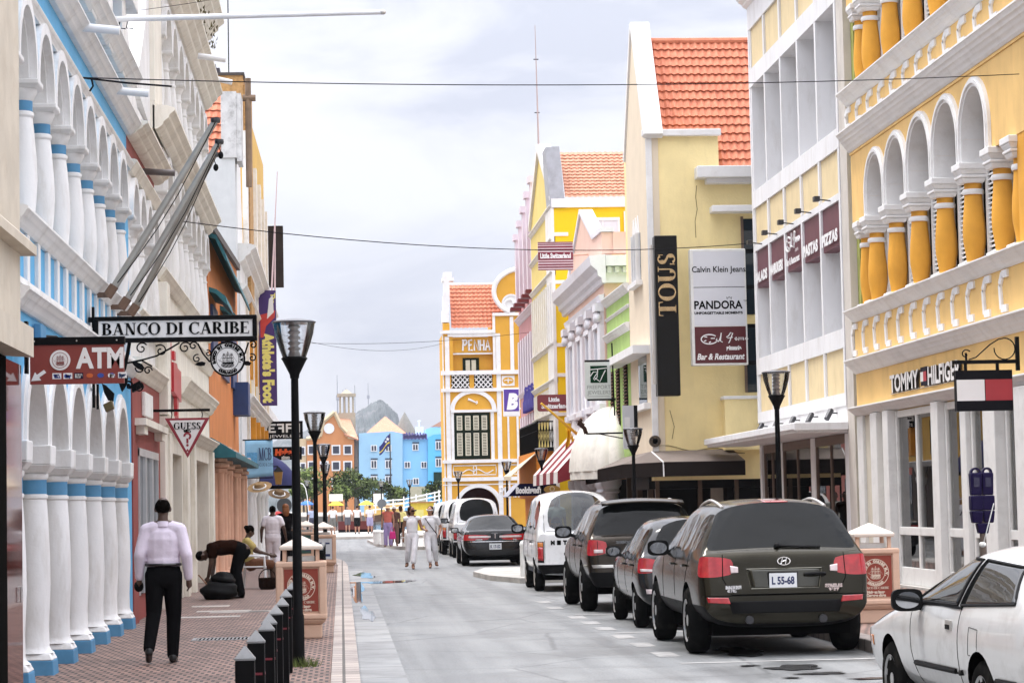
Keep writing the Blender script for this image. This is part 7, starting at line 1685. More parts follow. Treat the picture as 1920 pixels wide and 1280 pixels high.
for (u, v, r) in ((.18, .28, .28), (.36, .42, .2)):
 x_ = c0[0]+(c1[0]-c0[0])*u; z_ = (c0[1]+(c3[1]-c0[1])*v)*(1-u)+(c1[1]+.55)*u; m.add([(x_+r*(1 if q % 2 == 0 else .4)*math.sin(q*PI/5), Yf-.75, z_+r*(1 if q % 2 == 0 else .4)*math.cos(q*PI/5)) for q in range(10)], [tuple(range(10))])
m.each('star', M_wt, t, fix=False)
# trees on the far bank and quay
LEAF = [mat('leaf dark', (.035, .05, .013), .8, var=.5, scale=1.5), mat('leaf mid', (.075, .105, .022), .8, var=.4, scale=1.5), mat('leaf light', (.15, .20, .045), .8, var=.4, scale=1.5)]
def tree(label, x, y, h, wd, z0, seed, mixw, trunk_h=.35, n=1500, ls=.16):
 rnd = random.Random(seed); t = thing('tree', label, 'tree', (x, y, z0), 'trees by the harbour')
 m = MB(); m.tube([(x, y, z0), (x+.05*h*rnd.uniform(-1, 1), y, z0+h*.3), (x+.06*h*rnd.uniform(-1, 1), y, z0+h*.62)], .05*h**.8, 7, .018*h)
 for k in range(6): a = rnd.uniform(0, 6.28); m.tube([(x, y, z0+h*(.28+.05*k)), (x+wd*.22*math.cos(a), y+wd*.2*math.sin(a), z0+h*(.45+.07*k)), (x+wd*.4*math.cos(a), y+wd*.3*math.sin(a), z0+h*(.5+.08*k))], .018*h, 5, .006*h)
 m.build('trunk', mat('bark', (.12, .09, .07), .9, var=.3), t)
 cl = []
 for k in range(16):
  a = rnd.uniform(0, 6.28); u = rnd.uniform(-.8, 1); r_ = math.sqrt(max(0, 1-u*u))*rnd.uniform(.5, 1)
  cl.append((x+wd*.38*r_*math.cos(a), y+wd*.38*r_*math.sin(a), z0+h*(trunk_h+(1-trunk_h)*.5)+u*h*(1-trunk_h)*.38, wd*rnd.uniform(.11, .2), rnd.choices((0, 1, 2), mixw)[0]))
 cr = MB()
 for i in range(n):
  c = rnd.choice(cl); cr.mi_(c[4] if rnd.random() < .75 else rnd.randrange(3))
  d = Vector((rnd.gauss(0, 1), rnd.gauss(0, 1), rnd.gauss(0, .8))).normalized()*c[3]*rnd.random()**.4
  p = Vector(c[:3])+d; s = ls*rnd.uniform(.6, 1.4)
  e1 = Vector((rnd.gauss(0, 1), rnd.gauss(0, 1), rnd.gauss(0, 1))).normalized(); e2 = e1.orthogonal().normalized()
  cr.add([tuple(p-e1*s), tuple(p+e2*s*.5), tuple(p+e1*s), tuple(p-e2*s*.5)], [(0, 1, 2, 3)])
 cr.build('crown', LEAF, t, fix=False)
for k, (px, pb, pt, wd, Yt, mw, lab) in enumerate(((585, 960, 876, 3.4, 250, (1, 3, 3), 'pale green tree behind the far left lamps'), (650, 965, 874, 3.6, 255, (5, 3, 1), 'dark bushy tree with bare stems before the orange hotel'), (672, 965, 885, 2.6, 262, (5, 2, 1), 'brown green tree at the right end of the orange hotel'), (638, 950, 912, 2.0, 240, (1, 3, 4), 'low bright green bush before the orange hotel'), (700, 960, 896, 3.6, 258, (2, 4, 1), 'mid green tree before the blue hotel'), (745, 955, 912, 2.2, 262, (2, 3, 2), 'thin open tree beside the blue hotel flagpole'), (817, 955, 905, 2.6, 262, (4, 3, 0), 'dark round tree close to the ochre house'), (570, 960, 900, 2.2, 245, (1, 4, 2), 'green tree at the left edge of the harbour view'))):
 x, zb = onY(px, pb, Yt); zt = onY(px, pt, Yt)[1]; tree(lab, x, Yt, zt-zb, wd*1.35, zb, 40+k, mw)
tag(MB().box(-40, 40, 256, 300, -.5, .9).build('far_bank', mat('far quay stone', (.25, .22, .19), .9)), kind='structure')
# parasols, rails, boat, stalls along the quay
for k, (px, py, Yp, c, lab) in enumerate(((630, 943, 172, (.78, .58, .05), 'yellow parasol between the far lamps'), (687, 942, 171.6, (.78, .60, .06), 'yellow parasol left of the white rails'), (575, 942, 171, (.05, .16, .5), 'blue parasol at the far left of the quay'))):
 x, z = onY(px, py, Yp); t = thing('parasol', lab, 'parasol', (x, Yp, .12), 'parasols on the quay')
 m = MB(); m.lathe([(.56, z-.16), (.53, z-.10), (.28, z+.06), (.03, z+.16), (.02, z+.14), (.27, z+.03), (.52, z-.13)], (x, Yp, 0), 8); m.build('canopy', mat('parasol%d' % k, c, .8, var=.06), t, fix=True); MB().tube([(x, Yp, .12), (x, Yp, z+.1)], .02, 6).build('pole', M_blk, t)
t = thing('bridge_railing', 'white railed pontoon bridge ramp with yellow boards by the quay', 'railing', (4, 168, 0))
m = MB(face(170))
for (px, y0, y1) in ((704, 938, 962), (723, 937, 962), (737, 935, 960), (757, 930, 958), (780, 926, 955), (800, 924, 950), (815, 921, 946), (823, 918, 945)):
 a, c = onY(px, y0, 170), onY(px, y1, 170); m.box(a[0]-.045, a[0]+.045, c[1], a[1], -.05, .05)
m.each('post', M_wt, t)
m = MB()
for d in (0, .28, .56):
 a, c, e_ = onY(700, 940, 170), onY(757, 936, 170), onY(826, 921, 170); m.tube([(a[0], 170, a[1]-d), (c[0], 170, c[1]-d), (e_[0], 170, e_[1]-d)], .05, 5)
m.each('rail', M_wt, t)
m = MB(face(170.4)); a, c, e_, f_ = onY(683, 948, 170.4), onY(757, 940, 170.4), onY(757, 960, 170.4), onY(683, 968, 170.4); m.ext([a, c, e_, f_], -.1, 0); m.build('board', mat('quay yellow', (.66, .45, .15), .8, var=.1), t)
a, c = onY(770, 943, 160), onY(806, 992, 160); t = thing('kiosk', 'small yellow kiosk near the parked vans', 'kiosk', (a[0], 160, .12)); MB(face(160)).box(a[0], c[0]+.3, .12, a[1], -1.5, 0).build('wall', mat('kiosk yellow', (.62, .48, .06), .7, var=.12), t); MB(face(160)).box(a[0]-.1, c[0]+.4, a[1], a[1]+.09, -1.6, .15).build('roof', mat('kiosk brown', (.30, .16, .06), .8), t); MB(face(160)).box(a[0]+.3, a[0]+.85, .9, 1.5, .002, .03).build('poster', mat('kiosk sheet', (.6, .55, .2), .7), t)
t = thing('planter_wall', 'long dark red bench wall on the quay behind the strollers', 'wall', (1, 158, .12)); a, c = onY(634, 977, 158), onY(700, 1000, 158); m = MB(face(158)); m.box(a[0], c[0], .3, a[1], -.4, 0); m.build('board', mat('dark red board', (.12, .022, .02), .6), t); m = MB(face(158)); m.box(a[0], c[0], .12, .3, -.35, -.05); m.build('base', M_blk, t)
t = thing('ramp_beam', 'brown timber beam under the white bridge rails', 'beam', (4, 166, .8)); a, c = onY(745, 975, 166), onY(775, 958, 166); MB(face(166)).ext([onY(690, 980, 166), onY(700, 966, 166), onY(776, 955, 166), onY(776, 968, 166)], -.4, 0).build('timber', mat('brown timber', (.10, .06, .045), .8, var=.2), t)
for k, (px, py, px2, py2, lab) in enumerate(((617, 926, 643, 939, 'white notice board behind the yellow parasol'), (700, 925, 719, 944, 'white notice board beside the round traffic sign'))):
 a, c = onY(px, py, 172.5), onY(px2, py2, 172.5); t = thing('notice_board', lab, 'board', (a[0], 172.5, .12)); MB(face(172.5)).box(a[0], c[0], c[1], a[1], -.05, 0).build('panel', M_wt, t); m = MB(face(172.5)); m.box(a[0]+.05, a[0]+.11, .12, c[1], -.05, -.01); m.box(c[0]-.11, c[0]-.05, .12, c[1], -.05, -.01); m.each('post', M_blk, t)
for k, (px, py, Yp, lab) in enumerate(((716, 944, 155, 'back of a round grey traffic sign on the far lamp'), (533, 947, 96, 'back of a round grey traffic sign above the dark haired woman'))):
 x, z = onY(px, py, Yp); t = thing('traffic_sign', lab, 'traffic sign', (x, Yp, .1)); m = MB(face(Yp)); m.disc(x, z, .30, -.01, .01, 24); m.build('disc', mat('sign back grey', (.13+.12*k, .14+.12*k, .15+.12*k), .5, metal=.3), t); MB().tube([(x, Yp+.03, .1), (x, Yp+.03, z+.3)], .03, 6).build('post', M_gun, t)
a = onY(583, 990, 165);
t = thing('hoop', 'thin white bent pole beside the far left lamp', 'pole', (-1.9, 160, .1)); m = MB(); m.tube([(onY(px, py, 160)[0], 160, onY(px, py, 160)[1]) for px, py in ((562, 905), (568, 907), (573, 915), (576, 930), (578, 955), (579, 985))], .03, 6); m.build('bent_tube', M_wt, t)
# air
hz = MB().box(-1500, 1500, -20, 2700, -1.5, 330)
def _hz():
 m = bpy.data.materials.new('haze'); m.use_nodes = True; n = m.node_tree.nodes; l = m.node_tree.links
 n.remove(n['Principled BSDF']); v = n.new('ShaderNodeVolumePrincipled'); v.inputs['Color'].default_value = (.80, .86, .97, 1); v.inputs['Density'].default_value = .00013; v.inputs['Anisotropy'].default_value = .2
 l.new(v.outputs[0], n['Material Output'].inputs['Volume']); return m
tag(hz.build('haze', _hz(), fix=True), kind='stuff')
# ================================================================== vehicles
from mathutils.bvhtree import BVHTree
def paint(name, col, metal=.0, rough=.28, dirt=.25):
 return mat(name, col, rough, metal, var=.06, scale=2, coat=.8 if max(col) > .3 else .15, dirt=dirt, dirtcol=(.16, .14, .12))
M_tyre = mat('tyre rubber', (.018, .018, .018), .85, var=.25, scale=12, dirt=.3, dirtcol=(.10, .09, .08))
M_rim = mat('alloy', (.50, .50, .50), .3, metal=.8, var=.1)
M_plast = mat('black plastic', (.016, .016, .017), .55, var=.15)
M_under = mat('underbody', (.006, .006, .006), .9, var=0)
M_tint = mat('tinted glass', (.004, .005, .005), .03, var=0, bump=.8, bscale=3.5, spec=.17)
M_red_l = mat('tail lamp red', (.40, .010, .016), .08, var=.3, scale=14, coat=1)
M_clear_l = mat('lamp clear', (.66, .55, .55), .08, var=.15, scale=20, coat=1)
M_amb_l = mat('lamp amber', (.65, .20, .02), .12, var=.1, coat=1)
M_chrome = mat('chrome', (.75, .75, .77), .08, metal=1, var=0)
M_plate = mat('plate white', (.70, .72, .74), .5, var=.05)
M_cg = glass('car glass', (.42, .50, .50), 0, .25)
def eval_mesh(o):
 dg = bpy.context.evaluated_depsgraph_get(); dg.update(); return bpy.data.meshes.new_from_object(o.evaluated_get(dg))
def wheel(par, x, y, r, w, rim, spokes=5, hub=True):
 s = 1 if x > 0 else -1
 F_ = frame((x, y, r), (0, 1, 0), (0, 0, 1), (s, 0, 0))
 t = MB(F_).lathe([(r*.62, -w*.5), (r*.9, -w*.5), (r*.985, -w*.36), (r, -w*.2), (r, w*.2), (r*.985, w*.36), (r*.9, w*.48), (r*.66, w*.5), (r*.62, w*.42)], n=36).build('wheel', M_tyre, par, smooth=40)
 m = MB(F_); m.lathe([(r*.60, w*.30), (r*.665, w*.47), (r*.64, w*.49), (r*.58, w*.40), (r*.57, w*.25)], n=30)
 for k in range(spokes):
  a = 2*PI*k/spokes+.3; c, q = math.cos(a), math.sin(a)
  m.add([(c*r*.12-q*r*.10, q*r*.12+c*r*.10, w*.38), (c*r*.60-q*r*.085, q*r*.60+c*r*.085, w*.43), (c*r*.60+q*r*.085, q*r*.60-c*r*.085, w*.43), (c*r*.12+q*r*.10, q*r*.12-c*r*.10, w*.38),
      (c*r*.12-q*r*.10, q*r*.12+c*r*.10, w*.28), (c*r*.60-q*r*.085, q*r*.60+c*r*.085, w*.30), (c*r*.60+q*r*.085, q*r*.60-c*r*.085, w*.30), (c*r*.12+q*r*.10, q*r*.12-c*r*.10, w*.28)],
     [(0, 1, 2, 3), (7, 6, 5, 4), (0, 4, 5, 1), (1, 5, 6, 2), (2, 6, 7, 3), (3, 7, 4, 0)])
 m.disc(0, 0, r*.17, w*.2, w*.44, 14); m.build('rim', rim, t, smooth=35)
 MB(F_).disc(0, 0, r*.6, -w*.1, w*.12, 24).build('brake_disc', M_under, t)
def car_body(S):
 """loft of rings (nose to tail) -> subdivided shell, wheel arches cut, glass and lamps split off as parts"""
 W = S['W']; zs, zl, zb = S['sill'], S['zl'], S['belt']; rings = []
 def rg(y, top=None, k=1.0, zb0=None, wr=None, dy=(0,)*8, belt=None, deck=None):
  """top: roof height (None: closed at deck height)"""
  b0 = S['zb'] if zb0 is None else zb0; bl = zb if belt is None else belt; w = W*k
  p = [(0, b0), (w*.86, b0), (w*.985, zs), (w, zl), (w*S.get('tum', .965), bl)]
  if top is None:
   d = deck; p += [(w*.915, d-.012), (w*.80, d+.006), (0, d+S.get('crown', .03))]
  else:
   r = S['wr'] if wr is None else wr; p += [(r+.085, top-.115), (r-.03, top-.02), (0, top+S.get('crown', .03))]
  return [(x, y+dy[i], z) for i, (x, z) in enumerate(p)]
 yt = S['yt']; dk = S['deck']; info = []
 R_ = S['bump']                                   # how far the bumper stands out
 rings.append(rg(yt+.0, None, .955, S['zb']+.05, deck=dk-.01, dy=(-R_*.6, -R_*.7, -R_, -R_*.35, 0, .02, .03, .03), belt=zb-.02)); info.append('tail')
 rings.append(rg(yt+.07, None, .99, deck=dk, dy=(0, 0, -.02, 0, 0, S.get('gl', 0), S.get('gl', 0), S.get('gl', 0)))); info.append('rear')
 if S.get('ygb') is not None: rings.append(rg(S['ygb'], None, 1, deck=dk+.015)); info.append('rear')
 rings.append(rg(S['yrr'], S['zr']-.03, 1, wr=S['wr']-.02)); info.append('side')
 for i, y in enumerate(S['pil']):
  rings.append(rg(y, S['zr'])); rings.append(rg(y+S.get('pw', .09), S['zr'])); info += ['pillar', 'side']
 rings.append(rg(S['yrf'], S['zr']-.035, 1, wr=S['wr']-.02)); info.append('front')
 rings.append(rg(S['ycw'], None, 1, deck=S['zcw'], belt=min(zb, S['zcw']-.03))); info.append('hood')
 yn = S['yn']; hz = S['zh']
 if yn-S['ycw'] > .35:
  rings.append(rg((S['ycw']+yn)/2, None, .985, deck=(S['zcw']+hz)/2+.02, belt=min(zb, (S['zcw']+hz)/2-.04))); info.append('hood')
 rings.append(rg(yn-.18, None, .955, deck=hz, belt=hz-.06)); info.append('hood')
 rings.append(rg(yn, None, .86, S['zb']+.05, deck=hz-.14, belt=hz-.2)); info.append('nose')
 vs = []; fs = []; mi = []; idx = []
 for r in rings:
  full = [r[i] for i in range(8)]+[(-r[i][0], r[i][1], r[i][2]) for i in range(6, 0, -1)]
  idx.append(list(range(len(vs), len(vs)+14))); vs += full
 seg = [0, 1, 2, 3, 4, 5, 6, 6, 5, 4, 3, 2, 1, 0]
 for i in range(len(rings)-1):
  for j in range(14):
   s = seg[j]; a = info[i]; m = 0
   if s == 4 and a in ('side', 'front') and not S.get('noside'): m = 1
   if s == 6 and ((a == 'rear' and info[i+1] == 'side') or a == 'front'): m = 1
   if s == 5 and a == 'rear' and info[i+1] == 'side' and S.get('wideglass'): m = 1
   if s == 3 and a == 'tail' and S.get('wrap', 1): m = 2
   if s in (1,) and a in ('tail',) and S.get('darkbump'): m = 3
   if s in (0, 1) and S.get('darksill') and a not in ('nose',): m = 3
   fs.append((idx[i][j], idx[i][(j+1) % 14], idx[i+1][(j+1) % 14], idx[i+1][j])); mi.append(m)
 # tail cap as a grid of columns so that lamps are patches of the skin
 r = rings[0]; cols = (1, S.get('lampx', .62), .3, -.3, -S.get('lampx', .62), -1); grid = []
 for j in range(1, 7):
  row = []
  for c in cols:
   if c == 1: row.append(idx[0][j])
   elif c == -1: row.append(idx[0][14-j])
   else: row.append(len(vs)); vs.append((r[j][0]*c, r[j][1]-(.02 if abs(c) < .4 else .012), r[j][2]))
  grid.append(row)
 for j in range(5):
  for c in range(5):
   m = 0
   if j == 2 and c in (0, 4): m = 2
   if j == 0 and S.get('darkbump'): m = 3
   fs.append((grid[j][c], grid[j][c+1], grid[j+1][c+1], grid[j+1][c])); mi.append(m)
 fs.append(tuple([idx[0][0]]+[idx[0][1]]+grid[0][1:-1]+[idx[0][13]])); mi.append(3 if S.get('darkbump') else 0)
 fs.append(tuple([grid[5][0], idx[0][7], grid[5][5]]+grid[5][1:-1][::-1])); mi.append(0)
 k = idx[-1]
 for j in range(0, 7):
  a, b_, c, d = k[j], k[j+1], k[(14-j-1) % 14], k[(14-j) % 14]
  if j == 0: fs.append((a, b_, c))
  elif j == 6: fs.append((a, b_, d))
  else: fs.append((a, b_, c, d))
  mi.append(0)
 me = bpy.data.meshes.new('shell'); me.from_pydata(vs, [], fs)
 for _ in range(4): me.materials.append(S['paint'])
 me.polygons.foreach_set('material_index', mi)
 bm = bmesh.new(); bm.from_mesh(me); bmesh.ops.recalc_face_normals(bm, faces=bm.faces)
 cr = bm.edges.layers.float.get('crease_edge') or bm.edges.layers.float.new('crease_edge')
 for e_ in bm.edges:
  q = {f.material_index for f in e_.link_faces}
  if len(q) > 1: e_[cr] = .75
 bm.to_mesh(me); bm.free()
 o = bpy.data.objects.new('shell', me); COL.objects.link(o)
 q = o.modifiers.new('s', 'SUBSURF'); q.levels = 2; q.render_levels = 2
 cut = MB()
 for y in (0, S['wb']):
  for sx in (-1, 1):
   cut.at(frame((sx*(W-.28), y, S['rw']), (0, 1, 0), (0, 0, 1), (sx, 0, 0))).disc(0, 0, S['rw']*S.get('archk', 1.17), 0, .5, 30)
 co = cut.build('cut', M_under)
 q = o.modifiers.new('b', 'BOOLEAN'); q.operation = 'DIFFERENCE'; q.object = co; q.solver = 'EXACT'
 me2 = eval_mesh(o); bpy.data.objects.remove(o); bpy.data.objects.remove(co)
 return me2
def split_parts(me, t, S):
 """the shell becomes 'body' plus one object per pane, lamp and bumper strip"""
 bm = bmesh.new(); bm.from_mesh(me); bvh = BVHTree.FromBMesh(bm)
 seen = set(); groups = []
 bm.faces.ensure_lookup_table()
 names = {1: ('window', S.get('glass', M_tint)), 2: ('tail_light', S.get('lamp', M_red_l)), 3: ('bumper', M_plast)}
 body_f = [f for f in bm.faces if f.material_index in (0,)]
 arch = [f for f in body_f if abs(f.normal.x) < .5 and (min(abs(f.calc_center_median().y), abs(f.calc_center_median().y-S['wb'])) < S['rw']*1.25) and f.calc_center_median().z < S['rw']*2.25 and abs(f.calc_center_median().x) > S['W']-.3 and abs((Vector((0, f.calc_center_median().y-(0 if f.calc_center_median().y < S['wb']/2 else S['wb']), f.calc_center_median().z-S['rw']))).length-S['rw']*S.get('archk', 1.17)) < .03]
 arch = set(arch)
 def emit(name, faces, m_):
  mp = {}; v_ = []; f_ = []
  for f in faces:
   p = []
   for v in f.verts:
    if v.index not in mp: mp[v.index] = len(v_); v_.append(v.co.copy())
    p.append(mp[v.index])
   f_.append(p)
  mb = MB(); mb.v = v_; mb.f = [tuple(p) for p in f_]; mb.mi = [0]*len(f_)
  return mb.build(name, m_, t, fix=False, smooth=38)
 body = emit('body', [f for f in body_f if f not in arch], S['paint'])
 if arch: emit('wheel_arch', arch, M_under)
 out = {'body': body, 1: [], 2: [], 3: []}
 for f in bm.faces:
  if f.index in seen or f.material_index not in names: continue
  st = [f]; isl = []; seen.add(f.index)
  while st:
   q = st.pop(); isl.append(q)
   for e_ in q.edges:
    for g in e_.link_faces:
     if g.index not in seen and g.material_index == f.material_index: seen.add(g.index); st.append(g)
  nm, m_ = names[f.material_index]; out[f.material_index].append(emit(nm, isl, m_))
 bm.free()
 return out, bvh
def on_body(bvh, pts, d, off=.003):
 """lay points on the skin by shooting along d from outside"""
 d = Vector(d); o = []
 for p in pts:
  h = bvh.ray_cast(Vector(p)-d*4, d)
  if h[0] is not None: o.append(tuple(h[0]-d*off))
 return o
def dens(pts, n=8):
 o = []
 for p, q in zip(pts, pts[1:]):
  for k in range(n): o.append(tuple(p[i]+(q[i]-p[i])*k/n for i in range(3)))
 return o+[pts[-1]]
def seam(t, bvh, lines, d, name='seam', r=.0035, m_=None, off=.0):
 mb = MB()
 for pts in lines:
  q = on_body(bvh, dens(pts), d, off)
  if len(q) > 1: mb.tube(q, r, 4)
 if mb.v: return mb.build(name, m_ or M_under, t)
def patch(t, bvh, name, poly, d, m_, off=.006, n=10, parent=None, th=.004):
 """a quad (4 corners) conformed to the skin"""
 mb = MB(); d = Vector(d); ok = []
 for j in range(n+1):
  for i in range(n+1):
   u, v = i/n, j/n
   p = [(poly[0][k]*(1-u)+poly[1][k]*u)*(1-v)+(poly[3][k]*(1-u)+poly[2][k]*u)*v for k in range(3)]
   h = bvh.ray_cast(Vector(p)-d*4, d); ok.append((h[0]-d*off) if h[0] is not None else Vector(p))
 mb.add([tuple(p) for p in ok], [(j*(n+1)+i, j*(n+1)+i+1, (j+1)*(n+1)+i+1, (j+1)*(n+1)+i) for j in range(n) for i in range(n)])
 return mb.build(name, m_, parent or t, fix=True, smooth=60, solid=th)
def plate(t, bvh, z, text, w=.33, h=.16, x=0, m_=None):
 y = bvh.ray_cast(Vector((x, -5, z)), Vector((0, 1, 0)))[0].y-.012
 F_ = frame((x, y, z), (1, 0, 0), (0, 0, 1))
 o = MB(F_).box(-w/2-.012, w/2+.012, -h/2-.012, h/2+.012, -.01, .004).build('plate_frame', M_plast, t)
 p = MB(F_).box(-w/2, w/2, -h/2, h/2, .004, .010).build('number_plate', m_ or M_plate, t)
 m = MB(F_)
 if text: write(m, text, 0, -h*.26, .0115, h*.72, width=w*.82, bold=.004); m.build('characters', M_navy, p, fix=False)
def mirror(t, x, y, z, m_, s=1.0):
 sx = 1 if x > 0 else -1
 m = MB(frame((x+sx*.11*s, y-.06*s, z), (1, 0, 0), (0, 0, 1), (0, 1, 0)))
 pts = [(.115*s*(abs(math.cos(a))**.55)*(1 if math.cos(a) > 0 else -1), .082*s*(abs(math.sin(a))**.55)*(1 if math.sin(a) > 0 else -1)) for a in [2*PI*k/24 for k in range(24)]]
 for k, (q, d) in enumerate(((1, 0), (.98, .05), (.8, .10))):
  if k < 2: m.add([(u*q, v*q, d*s) for u, v in pts]+[(u*(.98, .8)[k], v*(.98, .8)[k], (.05, .10)[k]*s) for u, v in pts], [(i, (i+1) % 24, 24+(i+1) % 24, 24+i) for i in range(24)])
 m.add([(u, v, 0) for u, v in pts], [tuple(range(24))]); m.add([(u*.8, v*.8, .10*s) for u, v in pts], [tuple(range(24))])
 m.at(Matrix()).tube([(x-sx*.04, y+.02, z-.06), (x+sx*.08*s, y+.0, z-.03)], .03, 7)
 o = m.build('mirror', m_, t, smooth=60)
 MB(frame((x+sx*.11*s, y-.062*s, z), (1, 0, 0), (0, 0, 1))).disc(0, 0, .092*s, -.003, .008, 18, .66).build('mirror_glass', mat('mirror glass', (.45, .46, .48), .03, metal=1, var=0), o)
def text_on(t, bvh, s, x, z, size, width, m_, y_off=.008, d=(0, 1, 0), bold=.006, name='badge', shear=0):
 h = bvh.ray_cast(Vector((x, -5, z+size*.3)), Vector((0, 1, 0)))[0]
 y = (h.y if h else -.7)-y_off
 m = MB(frame((x, y, z), (1, 0, 0), (0, 0, 1))); write(m, s, 0, 0, 0, size, width=width, bold=bold, shear=shear); return m.build(name, m_, t, fix=False)
def car(name, label, S, loc, rz=0, cat='car', group=None):
 t = thing(name, label, cat, (0, 0, 0), group)
 me = car_body(S); out, bvh = split_parts(me, t, S)
 r = S['rw']
 for y in (0, S['wb']):
  for sx in (-1, 1): wheel(t, sx*(S['W']-.115), y, r, S.get('tw', .22), S.get('rim', M_rim), S.get('spk', 6))
 W = S['W']; m = MB(); m.box(-W*.8, W*.8, S['yt']+.2, S['yn']-.2, S['zb']-.08, S['zb']+.1); m.build('underbody', M_under, t)
 t['_'] = 1; del t['_']
 def place(): t.location = loc; t.rotation_euler[2] = rz
 return t, out, bvh, place
def sides(t, bvh, lines, **k):
 seam(t, bvh, [[(-1.5, p[0], p[1]) for p in l_] for l_ in lines], (1, 0, 0), 'door_gap', **k)
def handle(t, bvh, y, z, m_, ln=.17):
 for sx in (-1, 1):
  h = on_body(bvh, [(sx*3, y, z), (sx*3, y+ln, z)], (-sx, 0, 0), .0)
  if len(h) == 2: m = MB(); m.tube([h[0], (h[0][0]+sx*.03, y+.02, z), (h[1][0]+sx*.03, y+ln-.02, z), h[1]], .014, 6); m.build('door_handle', m_, t)
def rail(t, bvh, x, y0, y1):
 p = on_body(bvh, [(x, y0+(y1-y0)*k/9, 3) for k in range(10)], (0, 0, -1), 0)
 if len(p) < 4: return
 q = [(a, b, c+.052*min(1, 2.2*k/9, 2.2*(len(p)-1-k)/9)) for k, (a, b, c) in enumerate(p)]
 m = MB(); m.tube(q, .018, 7); m.build('roof_rail', M_sil, t, smooth=50)
# ---- olive sport utility in the foreground
P_ol = paint('olive metallic', (.024, .021, .013), .75, .18, .08)
S = dict(W=.945, sill=.56, zl=.86, belt=1.10, zb=.30, zr=1.68, wr=.60, yt=-.86, yrr=-.50, pil=[.02, .93], yrf=1.40, ycw=2.22, zcw=1.10, yn=3.55, zh=.98, deck=1.13, wb=2.70, rw=.365, bump=.10, paint=P_ol, gl=.0, lampx=.60, tw=.24, darksill=1, crown=.035, wideglass=1)
t, o_, bv, pl = car('sport_utility', 'dark olive sport utility vehicle parked nearest, seen from behind', S, (4.75, 26.62, 0))
M_gold = mat('gold beige trim', (.20, .19, .15), .35, metal=.6)
patch(t, bv, 'bumper_shield', [(-.58, 0, .47), (.58, 0, .47), (.62, 0, .60), (-.62, 0, .60)], (0, 1, 0), M_plast, .006)
for sx in (-1, 1):
 patch(t, bv, 'fog_light', [(sx*.60, 0, .575), (sx*.84, 0, .59), (sx*.85, 0, .645), (sx*.62, 0, .64)], (0, 1, 0), M_red_l, .010, 8)
 patch(t, bv, 'clear_lens', [(sx*.50, 0, .905), (sx*.58, 0, .90), (sx*.585, 0, .98), (sx*.50, 0, .965)], (0, 1, 0), M_clear_l, .012, 6)
 rail(t, bv, sx*.57, -.38, 1.25)
 m = MB(); m.tube([(sx*.40, -.93, .40), (sx*.40, -.99, .40)], .045, 12); m.build('exhaust', M_gun, t)
 mirror(t, sx*.90, 1.72, 1.14, M_plast if sx < 0 else P_ol, 1.1)
seam(t, bv, [[(-.66, 0, 1.10), (-.67, 0, .84), (-.58, 0, .67), (.58, 0, .67), (.67, 0, .84), (.66, 0, 1.10)], [(-.9, 0, .655), (-.6, 0, .66), (.6, 0, .66), (.9, 0, .655)]], (0, 1, 0), 'tailgate_gap', .005)
patch(t, bv, 'plate_recess', [(-.37, 0, .73), (.37, 0, .73), (.41, 0, .935), (-.41, 0, .935)], (0, 1, 0), mat('olive darker gloss', (.035, .034, .024), .2, .5, coat=.6), .004)
seam(t, bv, [[(-.37, 0, .73), (.37, 0, .73), (.41, 0, .94), (-.41, 0, .94), (-.37, 0, .73)]], (0, 1, 0), 'recess_edge', .006, mat('olive edge', (.13, .125, .10), .25, .6), .004)
plate(t, bv, .815, 'L 55-68', .30, .155, -.02)
m = MB(); y_ = bv.ray_cast(Vector((.31, -5, .85)), Vector((0, 1, 0)))[0].y; m.tube([(.22, y_-.02, .875), (.28, y_-.05, .88), (.38, y_-.05, .88), (.44, y_-.02, .875)], .020, 8); m.build('tailgate_handle', M_plast, t, smooth=50)
y_ = bv.ray_cast(Vector((0, -5, 1.02)), Vector((0, 1, 0)))[0].y; F_ = frame((0, y_-.012, 1.02), (1, 0, 0), (0, 0, 1))
m = MB(F_); m.ring(0, 0, .062, .074, 0, .012, 0, 2*PI, 30, .62); m.tube([(-.03, -.035, .006), (-.015, .035, .006)], .008, 6); m.tube([(.03, .035, .006), (.015, -.035, .006)], .008, 6); m.tube([(-.03, -.012, .006), (.0, -.002, .006), (.03, .012, .006)], .007, 6); m.build('emblem', M_chrome, t)
text_on(t, bv, 'HYUNDAI', -.56, .735, .04, .17, M_chrome); text_on(t, bv, 'CRDi', -.58, .70, .03, .10, M_chrome); text_on(t, bv, 'SANTA FE', .53, .735, .04, .19, M_chrome); text_on(t, bv, 'V6 2.7', .53, .70, .03, .12, M_chrome)
patch(t, bv, 'brake_light', [(-.14, 0, 1.655), (.14, 0, 1.655), (.12, 0, 1.69), (-.12, 0, 1.69)], (0, 1, 0), M_red_l, .012, 6)
q = on_body(bv, dens([(-.05, 0, 1.185), (.2, 0, 1.17), (.42, 0, 1.165)]), (0, 1, 0), .02); m = MB(); m.tube(q, .014, 6); m.ball((q[0][0], q[0][1], q[0][2]), .035, .03, .03, 10, 6); m.build('wiper', M_plast, t)
m = MB(); m.tube([(-.02, -.30, 1.71), (-.02, -.42, 1.95)], .005, 5); m.build('antenna', M_blk, t)
sides(t, bv, [[(-.02, 1.10), (-.02, .95), (.30, .60), (.42, .36)], [(.97, 1.10), (.97, .36)], [(1.95, 1.08), (1.95, .40)]])
handle(t, bv, .08, .97, P_ol); handle(t, bv, 1.02, .97, P_ol)
seam(t, bv, [[(-2, -.6, .45), (-2, -.46, .47)]], (1, 0, 0), 'side_strip', .004)
pl()
